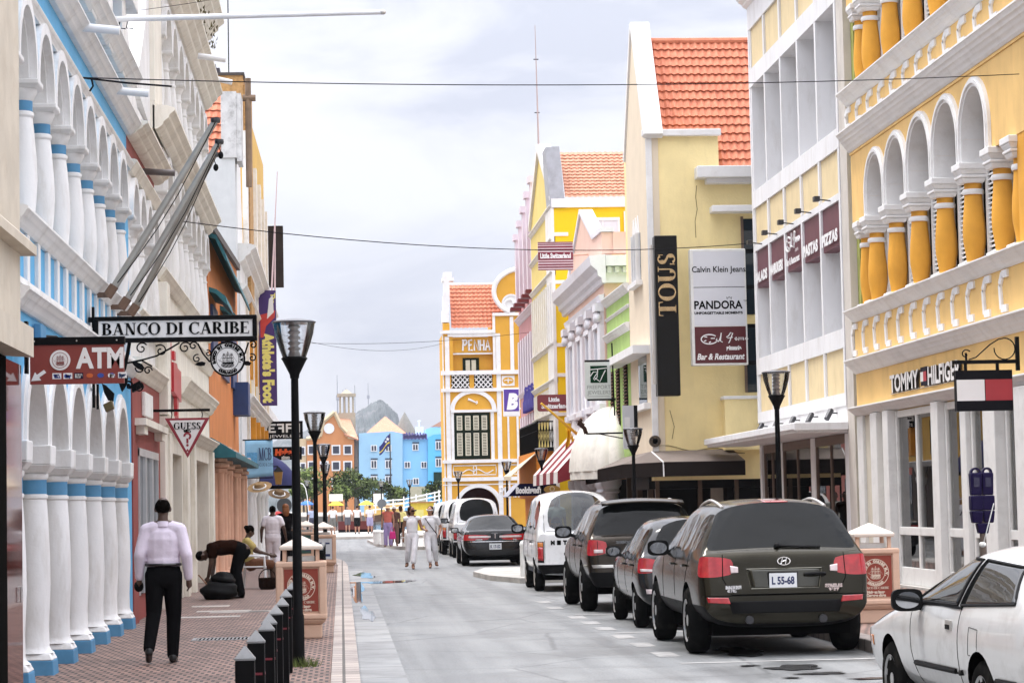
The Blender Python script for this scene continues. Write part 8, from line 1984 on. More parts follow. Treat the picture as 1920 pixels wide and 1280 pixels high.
# ---- small black hatchback
P_bk = paint('black paint', (.010, .010, .011), .2, .10, .15)
S2 = dict(W=.80, sill=.50, zl=.74, belt=.96, zb=.24, zr=1.47, wr=.48, yt=-.58, yrr=-.30, pil=[.0, .80], yrf=1.20, ycw=1.90, zcw=.96, yn=2.85, zh=.86, deck=.99, wb=2.38, rw=.285, bump=.09, paint=P_bk, lampx=.66, tw=.18, crown=.03)
t, o_, bv, pl = car('hatchback', 'small black hatchback parked between the olive and the brown utility cars', S2, (4.70, 32.4, 0))
for sx in (-1, 1):
 patch(t, bv, 'clear_lens', [(sx*.58, 0, .76), (sx*.75, 0, .765), (sx*.755, 0, .80), (sx*.59, 0, .79)], (0, 1, 0), M_clear_l, .012, 6); mirror(t, sx*.77, 1.52, 1.0, P_bk, .95)
plate(t, bv, .56, 'L 23-84', .3, .12); seam(t, bv, [[(-.55, 0, .95), (-.56, 0, .62), (.56, 0, .62), (.55, 0, .95)]], (0, 1, 0), 'tailgate_gap', .004)
text_on(t, bv, 'ATOS', -.36, .80, .05, .18, M_chrome); patch(t, bv, 'bumper_reflector', [(-.68, 0, .47), (-.3, 0, .46), (-.3, 0, .52), (-.69, 0, .53)], (0, 1, 0), M_clear_l, .006, 6)
m = MB(); m.tube([(0, .0, 1.5), (0, -.12, 1.72)], .004, 5); m.build('antenna', M_blk, t)
sides(t, bv, [[(-.10, .96), (-.10, .8), (.22, .42), (.3, .3)], [(.84, .96), (.84, .30)], [(1.72, .95), (1.72, .32)]]); handle(t, bv, .03, .84, P_bk); handle(t, bv, .90, .84, P_bk); pl()
# ---- brown sport utility
P_br = paint('bronze brown', (.026, .020, .014), .75, .22, .12)
S3 = dict(W=.92, sill=.62, zl=.88, belt=1.14, zb=.36, zr=1.72, wr=.60, yt=-.88, yrr=-.58, pil=[.02, .95], yrf=1.42, ycw=2.15, zcw=1.15, yn=3.45, zh=1.05, deck=1.17, wb=2.70, rw=.375, bump=.08, paint=P_br, lampx=.68, tw=.24, darkbump=1, crown=.03, wideglass=1)
t, o_, bv, pl = car('sport_utility', 'dark bronze sport utility vehicle with rear spoiler beside the white van', S3, (4.66, 37.75, 0))
for sx in (-1, 1):
 patch(t, bv, 'lamp_strip', [(sx*.66, 0, .92), (sx*.80, 0, .92), (sx*.80, 0, .97), (sx*.66, 0, .97)], (0, 1, 0), M_clear_l, .012, 6)
 rail(t, bv, sx*.56, -.42, 1.1); mirror(t, sx*.90, 1.70, 1.22, M_plast, 1.2)
m = MB(); m.grid(lambda u, v: (-.64+1.28*u, -.60-.16*v+.05*abs(2*u-1), 1.735-.05*v-.04*abs(2*u-1)**2), 12, 4); m.build('spoiler', P_br, t, fix=False, solid=.03, smooth=50)
text_on(t, bv, 'SORENTO', -.30, 1.06, .05, .30, M_chrome); plate(t, bv, .82, 'L 41-09', .3, .14); seam(t, bv, [[(-.74, 0, 1.1), (-.74, 0, .72), (.74, 0, .72), (.74, 0, 1.1)]], (0, 1, 0), 'tailgate_gap', .005)
patch(t, bv, 'bumper_trim', [(-.82, 0, .69), (.82, 0, .69), (.84, 0, .735), (-.84, 0, .735)], (0, 1, 0), M_sil, .008)
for sx in (-1, 1):
 seam(t, bv, [[(sx*3, -.8, .72), (sx*3, -.47, .72)]], (-sx, 0, 0), 'side_trim', .02, M_gold)
sides(t, bv, [[(-.02, 1.14), (-.02, .98), (.32, .62), (.44, .42)], [(1.0, 1.14), (1.0, .42)], [(1.92, 1.12), (1.92, .44)]]); handle(t, bv, .08, 1.02, P_br); handle(t, bv, 1.05, 1.02, P_br); pl()
# ---- white van and its fellows
P_wv = paint('van white', (.72, .73, .74), 0, .3, .35)
def van(label, loc, h=1.86, glass_=None, letters=None, group=None, detail=True, rz=0):
 S4 = dict(W=.80, sill=.52, zl=.82, belt=1.16, zb=.30, zr=h, wr=.57, yt=-.72, yrr=-.52, pil=[.35, 1.35], yrf=2.25, ycw=2.85, zcw=1.05, yn=3.18, zh=.98, deck=1.12, wb=2.20, rw=.30, bump=.07, paint=P_wv, lampx=.80, tw=.19, darkbump=1, crown=.05, wrap=0, glass=glass_ or M_tint, lamp=P_wv, archk=1.2, rim=M_sil, spk=8)
 t, o_, bv, pl = car('van', label, S4, loc, rz, 'van', group)
 for sx in (-1, 1):
  patch(t, bv, 'tail_light', [(sx*.66, 0, .60), (sx*.765, 0, .61), (sx*.765, 0, .86), (sx*.66, 0, .86)], (0, 1, 0), M_red_l, .012, 6)
  patch(t, bv, 'indicator', [(sx*.66, 0, .865), (sx*.765, 0, .865), (sx*.76, 0, .95), (sx*.66, 0, .95)], (0, 1, 0), M_amb_l, .013, 5); mirror(t, sx*.80, 2.4, 1.2, M_plast, 1.1)
  patch(t, bv, 'lamp_surround', [(sx*.645, 0, .56), (sx*.785, 0, .57), (sx*.785, 0, .965), (sx*.645, 0, .965)], (0, 1, 0), M_plast, .005, 6)
 seam(t, bv, [[(-.62, 0, 1.78), (-.63, 0, .50), (.63, 0, .50), (.62, 0, 1.78)], [(-.58, 0, 1.16), (.58, 0, 1.16)]], (0, 1, 0), 'tailgate_gap', .005)
 m = MB(); y_ = bv.ray_cast(Vector((0, -5, .72)), Vector((0, 1, 0)))[0].y; m.box(-.26, .26, y_-.03, y_, .70, .75); m.build('tailgate_handle', M_plast, t)
 if letters:
  for k, ch in enumerate(letters): text_on(t, bv, ch, -.47+k*.118, .905, .105, .078, M_ink, bold=.008, name='lettering')
 sides(t, bv, [[(.33, 1.75), (.33, .45)], [(1.40, 1.7), (1.40, .4)], [(2.45, 1.2), (2.45, .45)], [(-.6, .98), (2.4, .98)]]); handle(t, bv, .45, .95, M_plast)
 pl(); return t, bv
tv, bv = van('white van with black capital letters on its tailgate and two passengers inside', (4.52, 46.95, 0), 1.92, M_cg, 'MITSUBISHI')
m = MB()
for x in (-.4, .4): m.box(x-.28, x+.28, .9, 1.05, .45, 1.12); m.box(x-.28, x+.28, .55, .92, .45, .6)
m.box(-.74, .74, -.5, 2.4, .36, .45); m.each('seat', mat('van seat', (.05, .055, .07), .9), tv)
for i, (lab, x, y, z, g) in enumerate((('white van second in the row of parked vans, behind the black saloon', 4.10, 78.8, 1.92, 1), ('white van third in the row with dark side windows', 3.98, 84.2, 1.92, 1), ('white van fourth in the row, narrowest in view', 3.86, 90.0, 1.86, 1))):
 van(lab, (x+.28, y, 0), z, group='white vans parked in a row')
P_dk = paint('dark grey van', (.10, .105, .12), .3, .25)
# ---- black saloon
S5 = dict(W=.90, sill=.48, zl=.72, belt=.90, zb=.24, zr=1.42, wr=.56, yt=-1.12, ygb=-.62, yrr=-.02, pil=[.35, 1.05], yrf=1.42, ycw=2.22, zcw=.95, yn=3.55, zh=.80, deck=.985, wb=2.74, rw=.32, bump=.07, paint=P_bk, lampx=.12, tw=.22, crown=.03, tum=.97, lamp=M_red_l, wideglass=1)
t, o_, bv, pl = car('saloon_car', 'glossy black saloon car with wide red tail lights parked by the kerb island', S5, (4.26, 68.1, 0))
patch(t, bv, 'lamp_lens', [(-.74, 0, .79), (-.12, 0, .79), (-.12, 0, .84), (-.74, 0, .84)], (0, 1, 0), M_clear_l, .009); patch(t, bv, 'lamp_lens', [(.12, 0, .79), (.74, 0, .79), (.74, 0, .84), (.12, 0, .84)], (0, 1, 0), M_clear_l, .009)
patch(t, bv, 'badge_panel', [(-.1, 0, .72), (.1, 0, .72), (.1, 0, .92), (-.1, 0, .92)], (0, 1, 0), P_bk, .012); m = MB(); y_ = bv.ray_cast(Vector((0, -5, .83)), Vector((0, 1, 0)))[0].y; m.box(-.012, .012, y_-.03, y_-.02, .77, .9); m.box(-.03, .03, y_-.03, y_-.021, .775, .895) if 0 else None; m.build('emblem', M_chrome, t)
patch(t, bv, 'chrome_strip', [(-.76, 0, .675), (.76, 0, .675), (.76, 0, .69), (-.76, 0, .69)], (0, 1, 0), M_chrome, .008); plate(t, bv, .545, 'K 17-52', .34, .17); text_on(t, bv, 'LINCOLN', -.45, .725, .035, .18, M_chrome); text_on(t, bv, 'MKZ', .55, .725, .035, .1, M_chrome)
for sx in (-1, 1): mirror(t, sx*.88, 1.72, .98, P_bk)
sides(t, bv, [[(.3, .9), (.45, .4)], [(1.1, .9), (1.1, .35)], [(2.05, .88), (2.05, .4)]]); handle(t, bv, .42, .8, M_chrome); handle(t, bv, 1.2, .8, M_chrome); pl()
# ---- white coupe at the right edge
P_wc = paint('coupe white', (.66, .67, .68), 0, .3, .45)
S6 = dict(W=.83, sill=.44, zl=.68, belt=.89, zb=.19, zr=1.33, wr=.55, yt=-1.05, ygb=-.92, yrr=-.42, pil=[.52], yrf=1.02, ycw=1.85, zcw=.90, yn=3.36, zh=.70, deck=.99, wb=2.40, rw=.29, bump=.06, paint=P_wc, lampx=.6, tw=.19, crown=.035, tum=.97, pw=.07, glass=M_tint, archk=1.2, noside=1)
t, o_, bv, pl = car('coupe', 'white two door coupe cut off at the right edge, dusty with black mirror', S6, (5.06, 15.95, 0), R(1.5))
M_cwin = mat('coupe glass', (.010, .011, .011), .02, var=0, spec=.7)
for sx in (-1, 1):
 for q in ([(1.74, .915), (.58, .925), (.52, 1.235), (1.10, 1.24)], [(.50, .925), (-.66, .975), (-.36, 1.20), (.44, 1.235)]):
  pl_ = [(sx*2, a, b) for a, b in q]; o = patch(t, bv, 'window', pl_, (-sx, 0, 0), M_cwin, .004, 12)
  qq = on_body(bv, dens(pl_+[pl_[0]], 6), (-sx, 0, 0), .006); m = MB(); m.tube(qq, .011, 5); m.build('seal', M_plast, o)
for sx in (-1, 1): mirror(t, sx*.80, 1.50, .93, M_plast, 1.0)
sides(t, bv, [[(.48, .90), (.48, .45), (.46, .22)], [(1.74, .90), (1.72, .55), (1.60, .25)], [(1.85, .86), (2.3, .84), (3.0, .68)]])
for sx in (-1, 1):
 for (y0, y1) in ((.55, 1.62), (.40, .46), (-.8, -.38)):
  q = on_body(bv, dens([(sx*3, y0, .47), (sx*3, y1, .465)]), (-sx, 0, 0), .004); m = MB(); m.tube(q, .022, 6); m.build('side_moulding', M_plast, t)
 q = on_body(bv, dens([(sx*3, .46, .905), (sx*3, 1.0, .91), (sx*3, 1.80, .895)]), (-sx, 0, 0), .0); m = MB(); m.tube(q, .012, 5); m.build('belt_trim', M_plast, t)
 h = on_body(bv, [(sx*3, .62, .78), (sx*3, .78, .78)], (-sx, 0, 0), .0)
 m = MB(); m.box(min(h[0][0], h[0][0]+sx*.012), max(h[0][0], h[0][0]+sx*.012), .62, .77, .745, .82); m.build('door_handle', M_sil, t, bevel=.006); m = MB(); m.box(min(h[0][0]+sx*.0125, h[0][0]+sx*.016), max(h[0][0]+sx*.0125, h[0][0]+sx*.016), .66, .76, .752, .785); m.build('handle_pocket', M_plast, t)
seam(t, bv, [[(-2, .02, .60), (-2, .02, .78), (-2, .22, .79), (-2, .23, .60), (-2, .02, .60)]], (1, 0, 0), 'fuel_flap', .004, mat('gap grey', (.12, .12, .12), .8))
patch(t, bv, 'indicator', [(-2, 2.95, .52), (-2, 3.08, .52), (-2, 3.08, .60), (-2, 2.95, .60)], (1, 0, 0), M_amb_l, .004, 5)
m = MB(); m.tube([(-.40, 1.20, 1.33), (-.42, .85, 1.62)], .004, 5); m.ball((-.40, 1.22, 1.325), .025, .05, .02, 8, 5); m.build('antenna', M_fr, t)
pl()
# ================================================================== people
def V(*a): return Vector(a)
def cap(mb, p0, p1, r0, r1, fx=1.0, fy=1.0, n=12):
 """tapered limb with round ends"""
 p0, p1 = Vector(p0), Vector(p1); d = p1-p0; L_ = d.length
 if L_ < 1e-5: return
 d.normalize(); a = d.orthogonal().normalized()
 ref = Vector((1, 0, 0)); a = (ref-d*ref.dot(d)); a = a.normalized() if a.length > .2 else d.cross(Vector((0, 1, 0))).normalized()
 b = d.cross(a)
 st = [(-r0*.85, r0*.52), (-r0*.5, r0*.86), (0, r0), (L_*.5, (r0+r1)/2), (L_, r1), (L_+r1*.5, r1*.86), (L_+r1*.85, r1*.52)]
 vs = []; fs = []
 for t_, r in st:
  for i in range(n):
   q = 2*PI*i/n; vs.append(tuple(p0+d*t_+a*(r*fx*math.cos(q))+b*(r*fy*math.sin(q))))
 for j in range(len(st)-1):
  for i in range(n): fs.append((j*n+i, j*n+(i+1) % n, (j+1)*n+(i+1) % n, (j+1)*n+i))
 fs.append(tuple(range(n-1, -1, -1))); fs.append(tuple((len(st)-1)*n+i for i in range(n)))
 mb.add(vs, fs)
def flesh(mb, name, m_, par, vox=.012, sm=4, smooth=180):
 o = mb.build(name, m_)
 q = o.modifiers.new('r', 'REMESH'); q.mode = 'VOXEL'; q.voxel_size = vox
 q = o.modifiers.new('s', 'SMOOTH'); q.iterations = sm; q.factor = .5
 me = eval_mesh(o); bpy.data.objects.remove(o)
 me.name = name
 if not me.materials: me.materials.append(m_)
 ob = bpy.data.objects.new(name, me); COL.objects.link(ob); ob.parent = par; ORG[ob.name] = Vector()
 me.polygons.foreach_set('use_smooth', [True]*len(me.polygons))
 return ob
def cloth(name, c): return mat(name, c, .9, var=.10, scale=7, bump=.6, bscale=7)
SKN = {'d': mat('skin deep', (.075, .040, .027), .5, var=.10, scale=8), 'm': mat('skin brown', (.22, .105, .062), .5, var=.10, scale=8), 'l': mat('skin fair', (.40, .21, .135), .5, var=.10, scale=8)}
M_hair = mat('black hair', (.010, .008, .007), .6, var=.3, scale=30, bump=.5, bscale=60)
M_hbr = mat('brown hair', (.055, .025, .012), .55, var=.3, scale=30, bump=.5, bscale=60)
M_eye = mat('eye dark', (.01, .008, .007), .2, var=0)
def person(label, loc, rz, skin, J=None, h=1.75, girth=1.0, top=None, sleeve='long', legs=None, leg_len='long', skirtw=1.0, shoe=None, hair=None, hairstyle='short', vox=.014, hands='relax', hat=None, face=True, loose=1.0, group=None, wide=1.0):
 """J overrides joints of a standing figure facing +y (away from the camera)"""
 t = thing('person', label, 'person', (0, 0, 0), group)
 D = dict(pel=V(0, 0, .95), bel=V(0, .005, 1.08), che=V(0, 0, 1.30), nec=V(0, -.01, 1.47), hea=V(0, .015, 1.625),
    shL=V(-.185, 0, 1.405), elL=V(-.245, -.02, 1.13), wrL=V(-.25, .05, .89), shR=V(.185, 0, 1.405), elR=V(.245, -.02, 1.13), wrR=V(.25, .05, .89),
    hiL=V(-.09, 0, .92), knL=V(-.10, .02, .50), anL=V(-.105, -.02, .085), hiR=V(.09, 0, .92), knR=V(.10, .02, .50), anR=V(.105, -.02, .085))
 D['toL'] = None; D['toR'] = None; D['look'] = V(0, 1, 0)
 for k, v in (J or {}).items(): D[k] = V(*v)
 for s in 'LR':
  if D['to'+s] is None: D['to'+s] = D['an'+s]+V(-.02 if s == 'L' else .02, .15, -.055)
 s_ = h/1.75; D = {k: (v*s_ if k != 'look' else v.normalized()) for k, v in D.items()}
 g = girth*s_; sk = SKN[skin]
 B = MB()
 # head: skull, jaw, nose, ears, neck
 lk = D['look']; hc = D['hea']; up = (hc-D['nec']).normalized(); rt = lk.cross(up).normalized(); fw = up.cross(rt).normalized()
 F_ = frame(hc, rt, fw, up)
 B.at(F_); B.ball((0, -.008*s_, .022*s_), .076*s_, .094*s_, .098*s_, 16, 10); B.ball((0, .028*s_, -.045*s_), .058*s_, .062*s_, .068*s_, 12, 8); B.ball((0, .096*s_, -.012*s_), .014*s_, .018*s_, .024*s_, 8, 6)
 for q in (-1, 1): B.ball((q*.079*s_, .0, -.005*s_), .014*s_, .022*s_, .034*s_, 8, 6)
 B.at(Matrix()); cap(B, D['nec']-up*.04*s_, hc-up*.05*s_, .057*g, .053*g)
 cap(B, D['pel'], D['bel'], .135*g, .128*g, 1.12*wide, .80); cap(B, D['bel'], D['che'], .128*g, .145*g, 1.08*wide, .74); cap(B, D['che'], (D['shL']+D['shR'])/2, .145*g, .105*g, 1.1, .72)
 for q in 'LR':
  cap(B, D['nec']*.6+D['sh'+q]*.4, D['sh'+q], .062*g, .062*g); cap(B, D['sh'+q], D['el'+q], .056*g, .041*g); cap(B, D['el'+q], D['wr'+q], .041*g, .028*g)
  cap(B, D['hi'+q], D['kn'+q], .085*g, .058*g); cap(B, D['kn'+q], D['an'+q], .056*g, .038*g); cap(B, D['an'+q]+V(0, -.02, -.03)*s_, D['to'+q], .04*s_, .03*s_)
  # hand: palm, four unequal bent fingers, thumb from the side of the palm
  w_ = D['wr'+q]; d = (w_-D['el'+q]).normalized(); sx = -1 if q == 'L' else 1
  side = V(0, 1, 0)-d*d.y; side = side.normalized() if side.length > .1 else V(1, 0, 0)     # towards the thumb
  inn = d.cross(side)*sx; inn = inn if inn.dot(V(-sx, 0, 0)) >= 0 else -inn
  p = w_+d*.075*s_
  cap(B, w_+d*.01*s_, p, .028*s_, .034*s_, 1, 1); B.ball(tuple(w_+d*.05*s_), .026*s_, .040*s_, .040*s_, 8, 6)
  for k in range(4):
   b0_ = p+side*(.030-.020*k)*s_; ln = (.072, .082, .076, .06)[k]*s_; cu = (.35, .45, .55, .65)[k]
   k1 = b0_+d*ln*.5+inn*ln*.2*cu; cap(B, b0_, k1, .0105*s_, .0095*s_, n=6); cap(B, k1, k1+d*ln*.42*(1-cu*.4)+inn*ln*.5*cu, .0095*s_, .008*s_, n=6)
  b0_ = w_+d*.035*s_+side*.032*s_; k1 = b0_+d*.03*s_+side*.022*s_+inn*.012*s_; cap(B, b0_, k1, .013*s_, .011*s_, n=6); cap(B, k1, k1+d*.03*s_+inn*.01*s_, .011*s_, .009*s_, n=6)
 flesh(B, 'body', sk, t, vox, 3)
 if top:
  C = MB(); lo = .016*loose*s_
  cap(C, D['pel']*.4+D['bel']*.6, D['bel'], .128*g+lo*.8, .13*g+lo, 1.12*wide, .82); cap(C, D['bel'], D['che'], .13*g+lo, .147*g+lo, 1.08*wide, .76); cap(C, D['che'], (D['shL']+D['shR'])/2+V(0, 0, -.01), .147*g+lo, .100*g+lo, 1.1, .74)
  for q in 'LR':
   n_, sh, el, wr = D['nec'], D['sh'+q], D['el'+q], D['wr'+q]
   cap(C, n_*.52+sh*.48-V(0, 0, .012), sh, .062*g+lo*(.9 if sleeve != 'none' else .3), .060*g+lo)
   if sleeve == 'long': cap(C, sh, el, .060*g+lo, .047*g+lo); cap(C, el, wr-(wr-el)*.06, .047*g+lo, .036*g+lo*.7)
   elif sleeve == 'short': cap(C, sh, sh*.5+el*.5, .062*g+lo, .056*g+lo)
  flesh(C, 'shirt', top, t, vox, 3)
  if sleeve == 'long':
   m = MB(); m.at(frame(D['nec']-up*.01, rt, fw, up)).lathe([(.073*g, -.03*s_), (.068*g, .02*s_), (.062*g, .022*s_)], n=18); m.build('collar', top, t, smooth=60, solid=.008)
 if legs:
  C = MB(); lo = .018*loose*s_
  cap(C, D['pel']+V(0, 0, -.03), D['pel']*.6+D['bel']*.4, .142*g+lo*.4, .132*g+lo*.4, 1.14*wide, .84)
  for q in 'LR':
   hi, kn, an = D['hi'+q], D['kn'+q], D['an'+q]
   cap(C, D['pel']*.5+hi*.5, hi, .11*g, .092*g+lo)
   if leg_len == 'short': cap(C, hi, hi*.15+kn*.85, .09*g+lo, .082*g+lo)
   else:
    cap(C, hi, kn, .09*g+lo, .066*g+lo*skirtw); e_ = an+V(0, 0, .0) if leg_len == 'long' else an*.72+kn*.28
    cap(C, kn, e_, .064*g+lo*skirtw, (.050*g+lo)*skirtw)
  flesh(C, 'trousers', legs, t, vox, 3)
 if shoe:
  for q in 'LR':
   C = MB(); an, to = D['an'+q], D['to'+q]
   cap(C, an+V(0, -.03, -.045)*s_, to+V(0, .01, -.002)*s_, .042*s_, .036*s_, 1, .9); cap(C, an+V(0, -.02, -.02)*s_, an+V(0, 0, .02)*s_, .048*s_, .046*s_)
   flesh(C, 'shoe', shoe, t, max(vox*.8, .01), 2)
 if hair:
  C = MB(F_)
  if hairstyle == 'short': C.ball((0, -.022*s_, .035*s_), .082*s_, .095*s_, .094*s_, 16, 9)
  elif hairstyle == 'fringe': C.ball((0, -.03*s_, .018*s_), .083*s_, .086*s_, .082*s_, 16, 9)
  elif hairstyle == 'bob': C.ball((0, -.045*s_, .042*s_), .094*s_, .088*s_, .095*s_, 16, 9); C.ball((0, -.06*s_, -.05*s_), .092*s_, .07*s_, .09*s_, 14, 8)
  elif hairstyle == 'long': C.ball((0, -.025*s_, .03*s_), .10*s_, .10*s_, .105*s_, 16, 9); C.ball((0, -.065*s_, -.09*s_), .105*s_, .065*s_, .16*s_, 14, 8)
  elif hairstyle == 'tuft': C.ball((0, -.02*s_, .035*s_), .090*s_, .10*s_, .10*s_, 16, 9); C.ball((0, -.11*s_, .05*s_), .045*s_, .05*s_, .05*s_, 10, 7)
  flesh(C, 'hair', hair, t, vox*.8, 2)
 if face:
  for q in (-1, 1): MB(F_).ball((q*.032*s_, .083*s_, .012*s_), .012*s_, .008*s_, .008*s_, 8, 6).build('eye', M_eye, t)
  m = MB(F_); m.ball((0, .088*s_, -.058*s_), .024*s_, .008*s_, .007*s_, 8, 6); m.build('mouth', mat('lips', (.16, .04, .035), .5, var=0), t)
 if hat:
  m = MB(F_); m.lathe([(.001, .135*s_), (.06*s_, .13*s_), (.085*s_, .08*s_), (.092*s_, .05*s_), (hat[1]*s_, .035*s_), (hat[1]*s_, .028*s_), (.088*s_, .04*s_)], n=20); m.build('hat', hat[0], t, smooth=50)
 t.location = loc; t.rotation_euler[2] = rz
 return t, F_, D
# man walking away in the lilac shirt
M_lil = mat('lilac shirt cotton', (.68, .61, .71), .9, var=.12, scale=5, bump=1.0, bscale=5); M_btr = cloth('black trousers', (.012, .012, .013)); M_shoe = mat('black leather', (.010, .009, .009), .3, var=.1)
x, y = onG(312, 1243, .12)
t, F_, D = person('man in a pale lilac shirt and black trousers walking away on the left pavement', (x-.02, y, .12), R(2), 'd', h=1.72, girth=1.0, wide=1.12, top=M_lil, sleeve='long', legs=M_btr, shoe=M_shoe, hair=M_hair, hairstyle='fringe', vox=.009, loose=1.0, skirtw=.9, face=True,
 J=dict(shL=(-.172, 0, 1.40), shR=(.172, 0, 1.40), elL=(-.245, -.04, 1.14), wrL=(-.255, .03, .90), elR=(.245, -.06, 1.14), wrR=(.262, .0, .89), knL=(-.105, -.02, .53), anL=(-.15, -.20, .17), toL=(-.16, -.07, .045), knR=(.10, .09, .51), anR=(.085, .10, .085), look=(.05, 1, -.04)))
m = MB(); m.ball((-.265*.97, .05, .80), .05, .035, .06, 10, 7); m.build('phone_pouch', M_blk, t)
m = MB(); pl_ = D['pel']+V(0, 0, .05); m.tube([(.178*math.cos(a), .128*math.sin(a), pl_.z+.035) for a in [2*PI*k/24 for k in range(25)]], .016, 6); m.build('belt', M_shoe, t)
# man bending over the bag
x, y = onG(442, 1121, .12)
M_bshirt = cloth('dark brown shirt', (.030, .013, .009))
person('man in dark clothes bending low over the black bag', (x+.02, y+.1, .12), R(90), 'd', h=1.68, girth=1.22, top=M_bshirt, sleeve='short', legs=M_btr, shoe=M_shoe, hair=M_hair, hairstyle='short', vox=.012,
 J=dict(pel=(0, -.10, .90), bel=(0, .08, .95), che=(0, .30, .94), nec=(0, .50, .88), hea=(0, .63, .80), shL=(-.17, .44, .96), elL=(-.20, .46, .66), wrL=(-.14, .52, .42), shR=(.17, .44, .96), elR=(.20, .44, .66), wrR=(.12, .46, .40), hiL=(-.09, -.08, .90), knL=(-.12, .0, .48), anL=(-.13, -.08, .085), hiR=(.09, -.08, .90), knR=(.12, .04, .48), anR=(.13, .02, .085), look=(0, .5, -.9)))
# seated person in the plastic chair
M_gold_s = cloth('yellow and dark shirt', (.42, .33, .12))
person('person in a yellow and dark top sitting in the white plastic chair', (-1.78, 48.6, .12), R(-80), 'd', h=1.66, top=M_gold_s, sleeve='short', legs=cloth('brown shorts', (.13, .055, .028)), leg_len='short', shoe=M_shoe, hair=M_hair, hairstyle='tuft', vox=.014,
 J=dict(pel=(0, -.05, .53), bel=(0, -.10, .66), che=(0, -.14, .88), nec=(0, -.12, 1.05), hea=(0, -.06, 1.2), shL=(-.18, -.13, .99), elL=(-.26, .08, .78), wrL=(-.26, .34, .70), shR=(.18, -.13, .99), elR=(.26, .08, .78), wrR=(.24, .34, .70), hiL=(-.09, -.03, .53), knL=(-.12, .42, .50), anL=(-.12, .42, .085), hiR=(.09, -.03, .53), knR=(.12, .42, .50), anR=(.12, .40, .085), look=(0, 1, -.15)))
# woman in white walking away, woman with red hair
M_w1 = cloth('white cotton', (.72, .68, .72)); M_w2 = cloth('white linen', (.74, .73, .76))
x, y = onG(512, 1048, .12)
s0 = 4500/60.0
person('woman in white blouse and trousers walking away past the arcade shops', (-1.72, 60.5, .12), R(0), 'd', h=1.66, girth=1.18, wide=1.1, top=M_w1, sleeve='short', legs=M_w1, shoe=M_shoe, hair=M_hair, hairstyle='tuft', vox=.016, face=False, J=dict(elL=(-.29, -.02, 1.13), wrL=(-.30, .04, .90), elR=(.30, -.04, 1.14), wrR=(.34, .06, .92), knL=(-.1, .08, .52), anL=(-.1, .1, .085), anR=(.1, -.12, .12)))
person('woman in black with long reddish hair on the left pavement', (-1.52, 66.0, .12), R(10), 'l', h=1.72, girth=1.1, top=cloth('black dress', (.012, .010, .010)), sleeve='short', legs=M_btr, shoe=M_shoe, hair=mat('auburn hair', (.20, .07, .022), .6, var=.3, scale=20), hairstyle='long', vox=.018, face=False)
# two women in white crossing the road, facing the camera
M_san = mat('tan sandal', (.20, .10, .06), .6, var=.1)
x, y = onG(774, 1066); x2, y2 = onG(808, 1064)
t, F_, D = person('dark haired woman in white sleeveless top and trousers walking, left of the pair in white', (x, y, 0), R(176), 'm', h=1.70, girth=.96, wide=1.02, top=M_w2, sleeve='none', legs=M_w2, shoe=M_san, hair=M_hbr, hairstyle='bob', vox=.012, loose=1.0, skirtw=1.15, leg_len='crop',
 J=dict(elR=(.25, -.02, 1.12), wrR=(.25, .02, .86), elL=(-.27, .06, 1.14), wrL=(-.36, .26, 1.10), knL=(-.06, .16, .52), anL=(-.02, .24, .085), knR=(.12, -.04, .5), anR=(.17, -.22, .14), look=(-.75, .6, -.02)))
m = MB(F_); m.box(-.085, .085, .06, .10, -.005, .03); m.build('sunglasses', M_eye, t)
m = MB(); m.tube([(.255+.035*math.cos(a), .02+.035*math.sin(a), .86) for a in [2*PI*k/12 for k in range(13)]], .009, 5); m.build('bracelet', M_wt, t)
t, F_, D = person('woman in white tee and cropped trousers with shoulder strap, right of the pair in white', (x2, y2, 0), R(182), 'l', h=1.69, girth=.97, top=M_w2, sleeve='short', legs=M_w2, shoe=M_san, hair=M_hbr, hairstyle='bob', vox=.012, loose=1.0, skirtw=1.1, leg_len='crop',
 J=dict(elL=(-.32, -.05, 1.13), wrL=(-.24, .10, .94), elR=(.25, .05, 1.12), wrR=(.16, .22, 1.08), knL=(-.13, -.02, .51), anL=(-.17, -.18, .13), knR=(.07, .16, .52), anR=(.03, .24, .085), look=(.45, .85, -.08)))
m = MB(F_); m.ring(0, .01, .088, .098, .02, .05, 0, PI, 16); m.build('headband', M_wt, t)
m = MB(); m.tube([(.15, .12, 1.38), (.05, .15, 1.22), (-.1, .14, 1.02), (-.19, .08, .9)], .012, 5); m.build('bag_strap', M_blk, t)
m = MB(); m.box(-.26, -.22, .0, .20, .74, .92); m.build('handbag', M_shoe, t, bevel=.02)
# group on the kerb island
P_ = [
 ('woman in coral top, lilac trousers and wide straw hat on the far kerb', 728, 1024, .125, 170, 'l', (.62, .17, .13), 'none', (.36, .30, .55), 'long', 1.66, (mat('hat straw', (.62, .42, .24), .8, var=.1), .2)),
 ('person in brown holding the bright pink bag on the far kerb', 740, 1023, .125, 180, 'm', (.10, .05, .04), 'short', (.16, .09, .07), 'crop', 1.62, (mat('white cap', (.7, .7, .7), .8), .1)),
 ('person in a pale yellow shirt and cap facing away on the far kerb', 752, 1019, .125, 8, 'l', (.66, .60, .24), 'short', (.02, .02, .02), 'long', 1.62, (mat('white cap', 0), .1)),
]
for (lab, px, py, z, rz, skn, tc_, sl, lc_, ll, h_, ht) in P_:
 x, y = onG(px, py, z); t, F_, D = person(lab, (x, y, z), R(rz), skn, h=h_, girth=1.05, top=cloth('cloth '+str(tc_), tc_), sleeve=sl, legs=cloth('cloth '+str(lc_), lc_), leg_len=ll, shoe=M_san, hair=M_hbr, hairstyle='bob', vox=.02, hat=ht, skirtw=1.2, face=rz > 90)
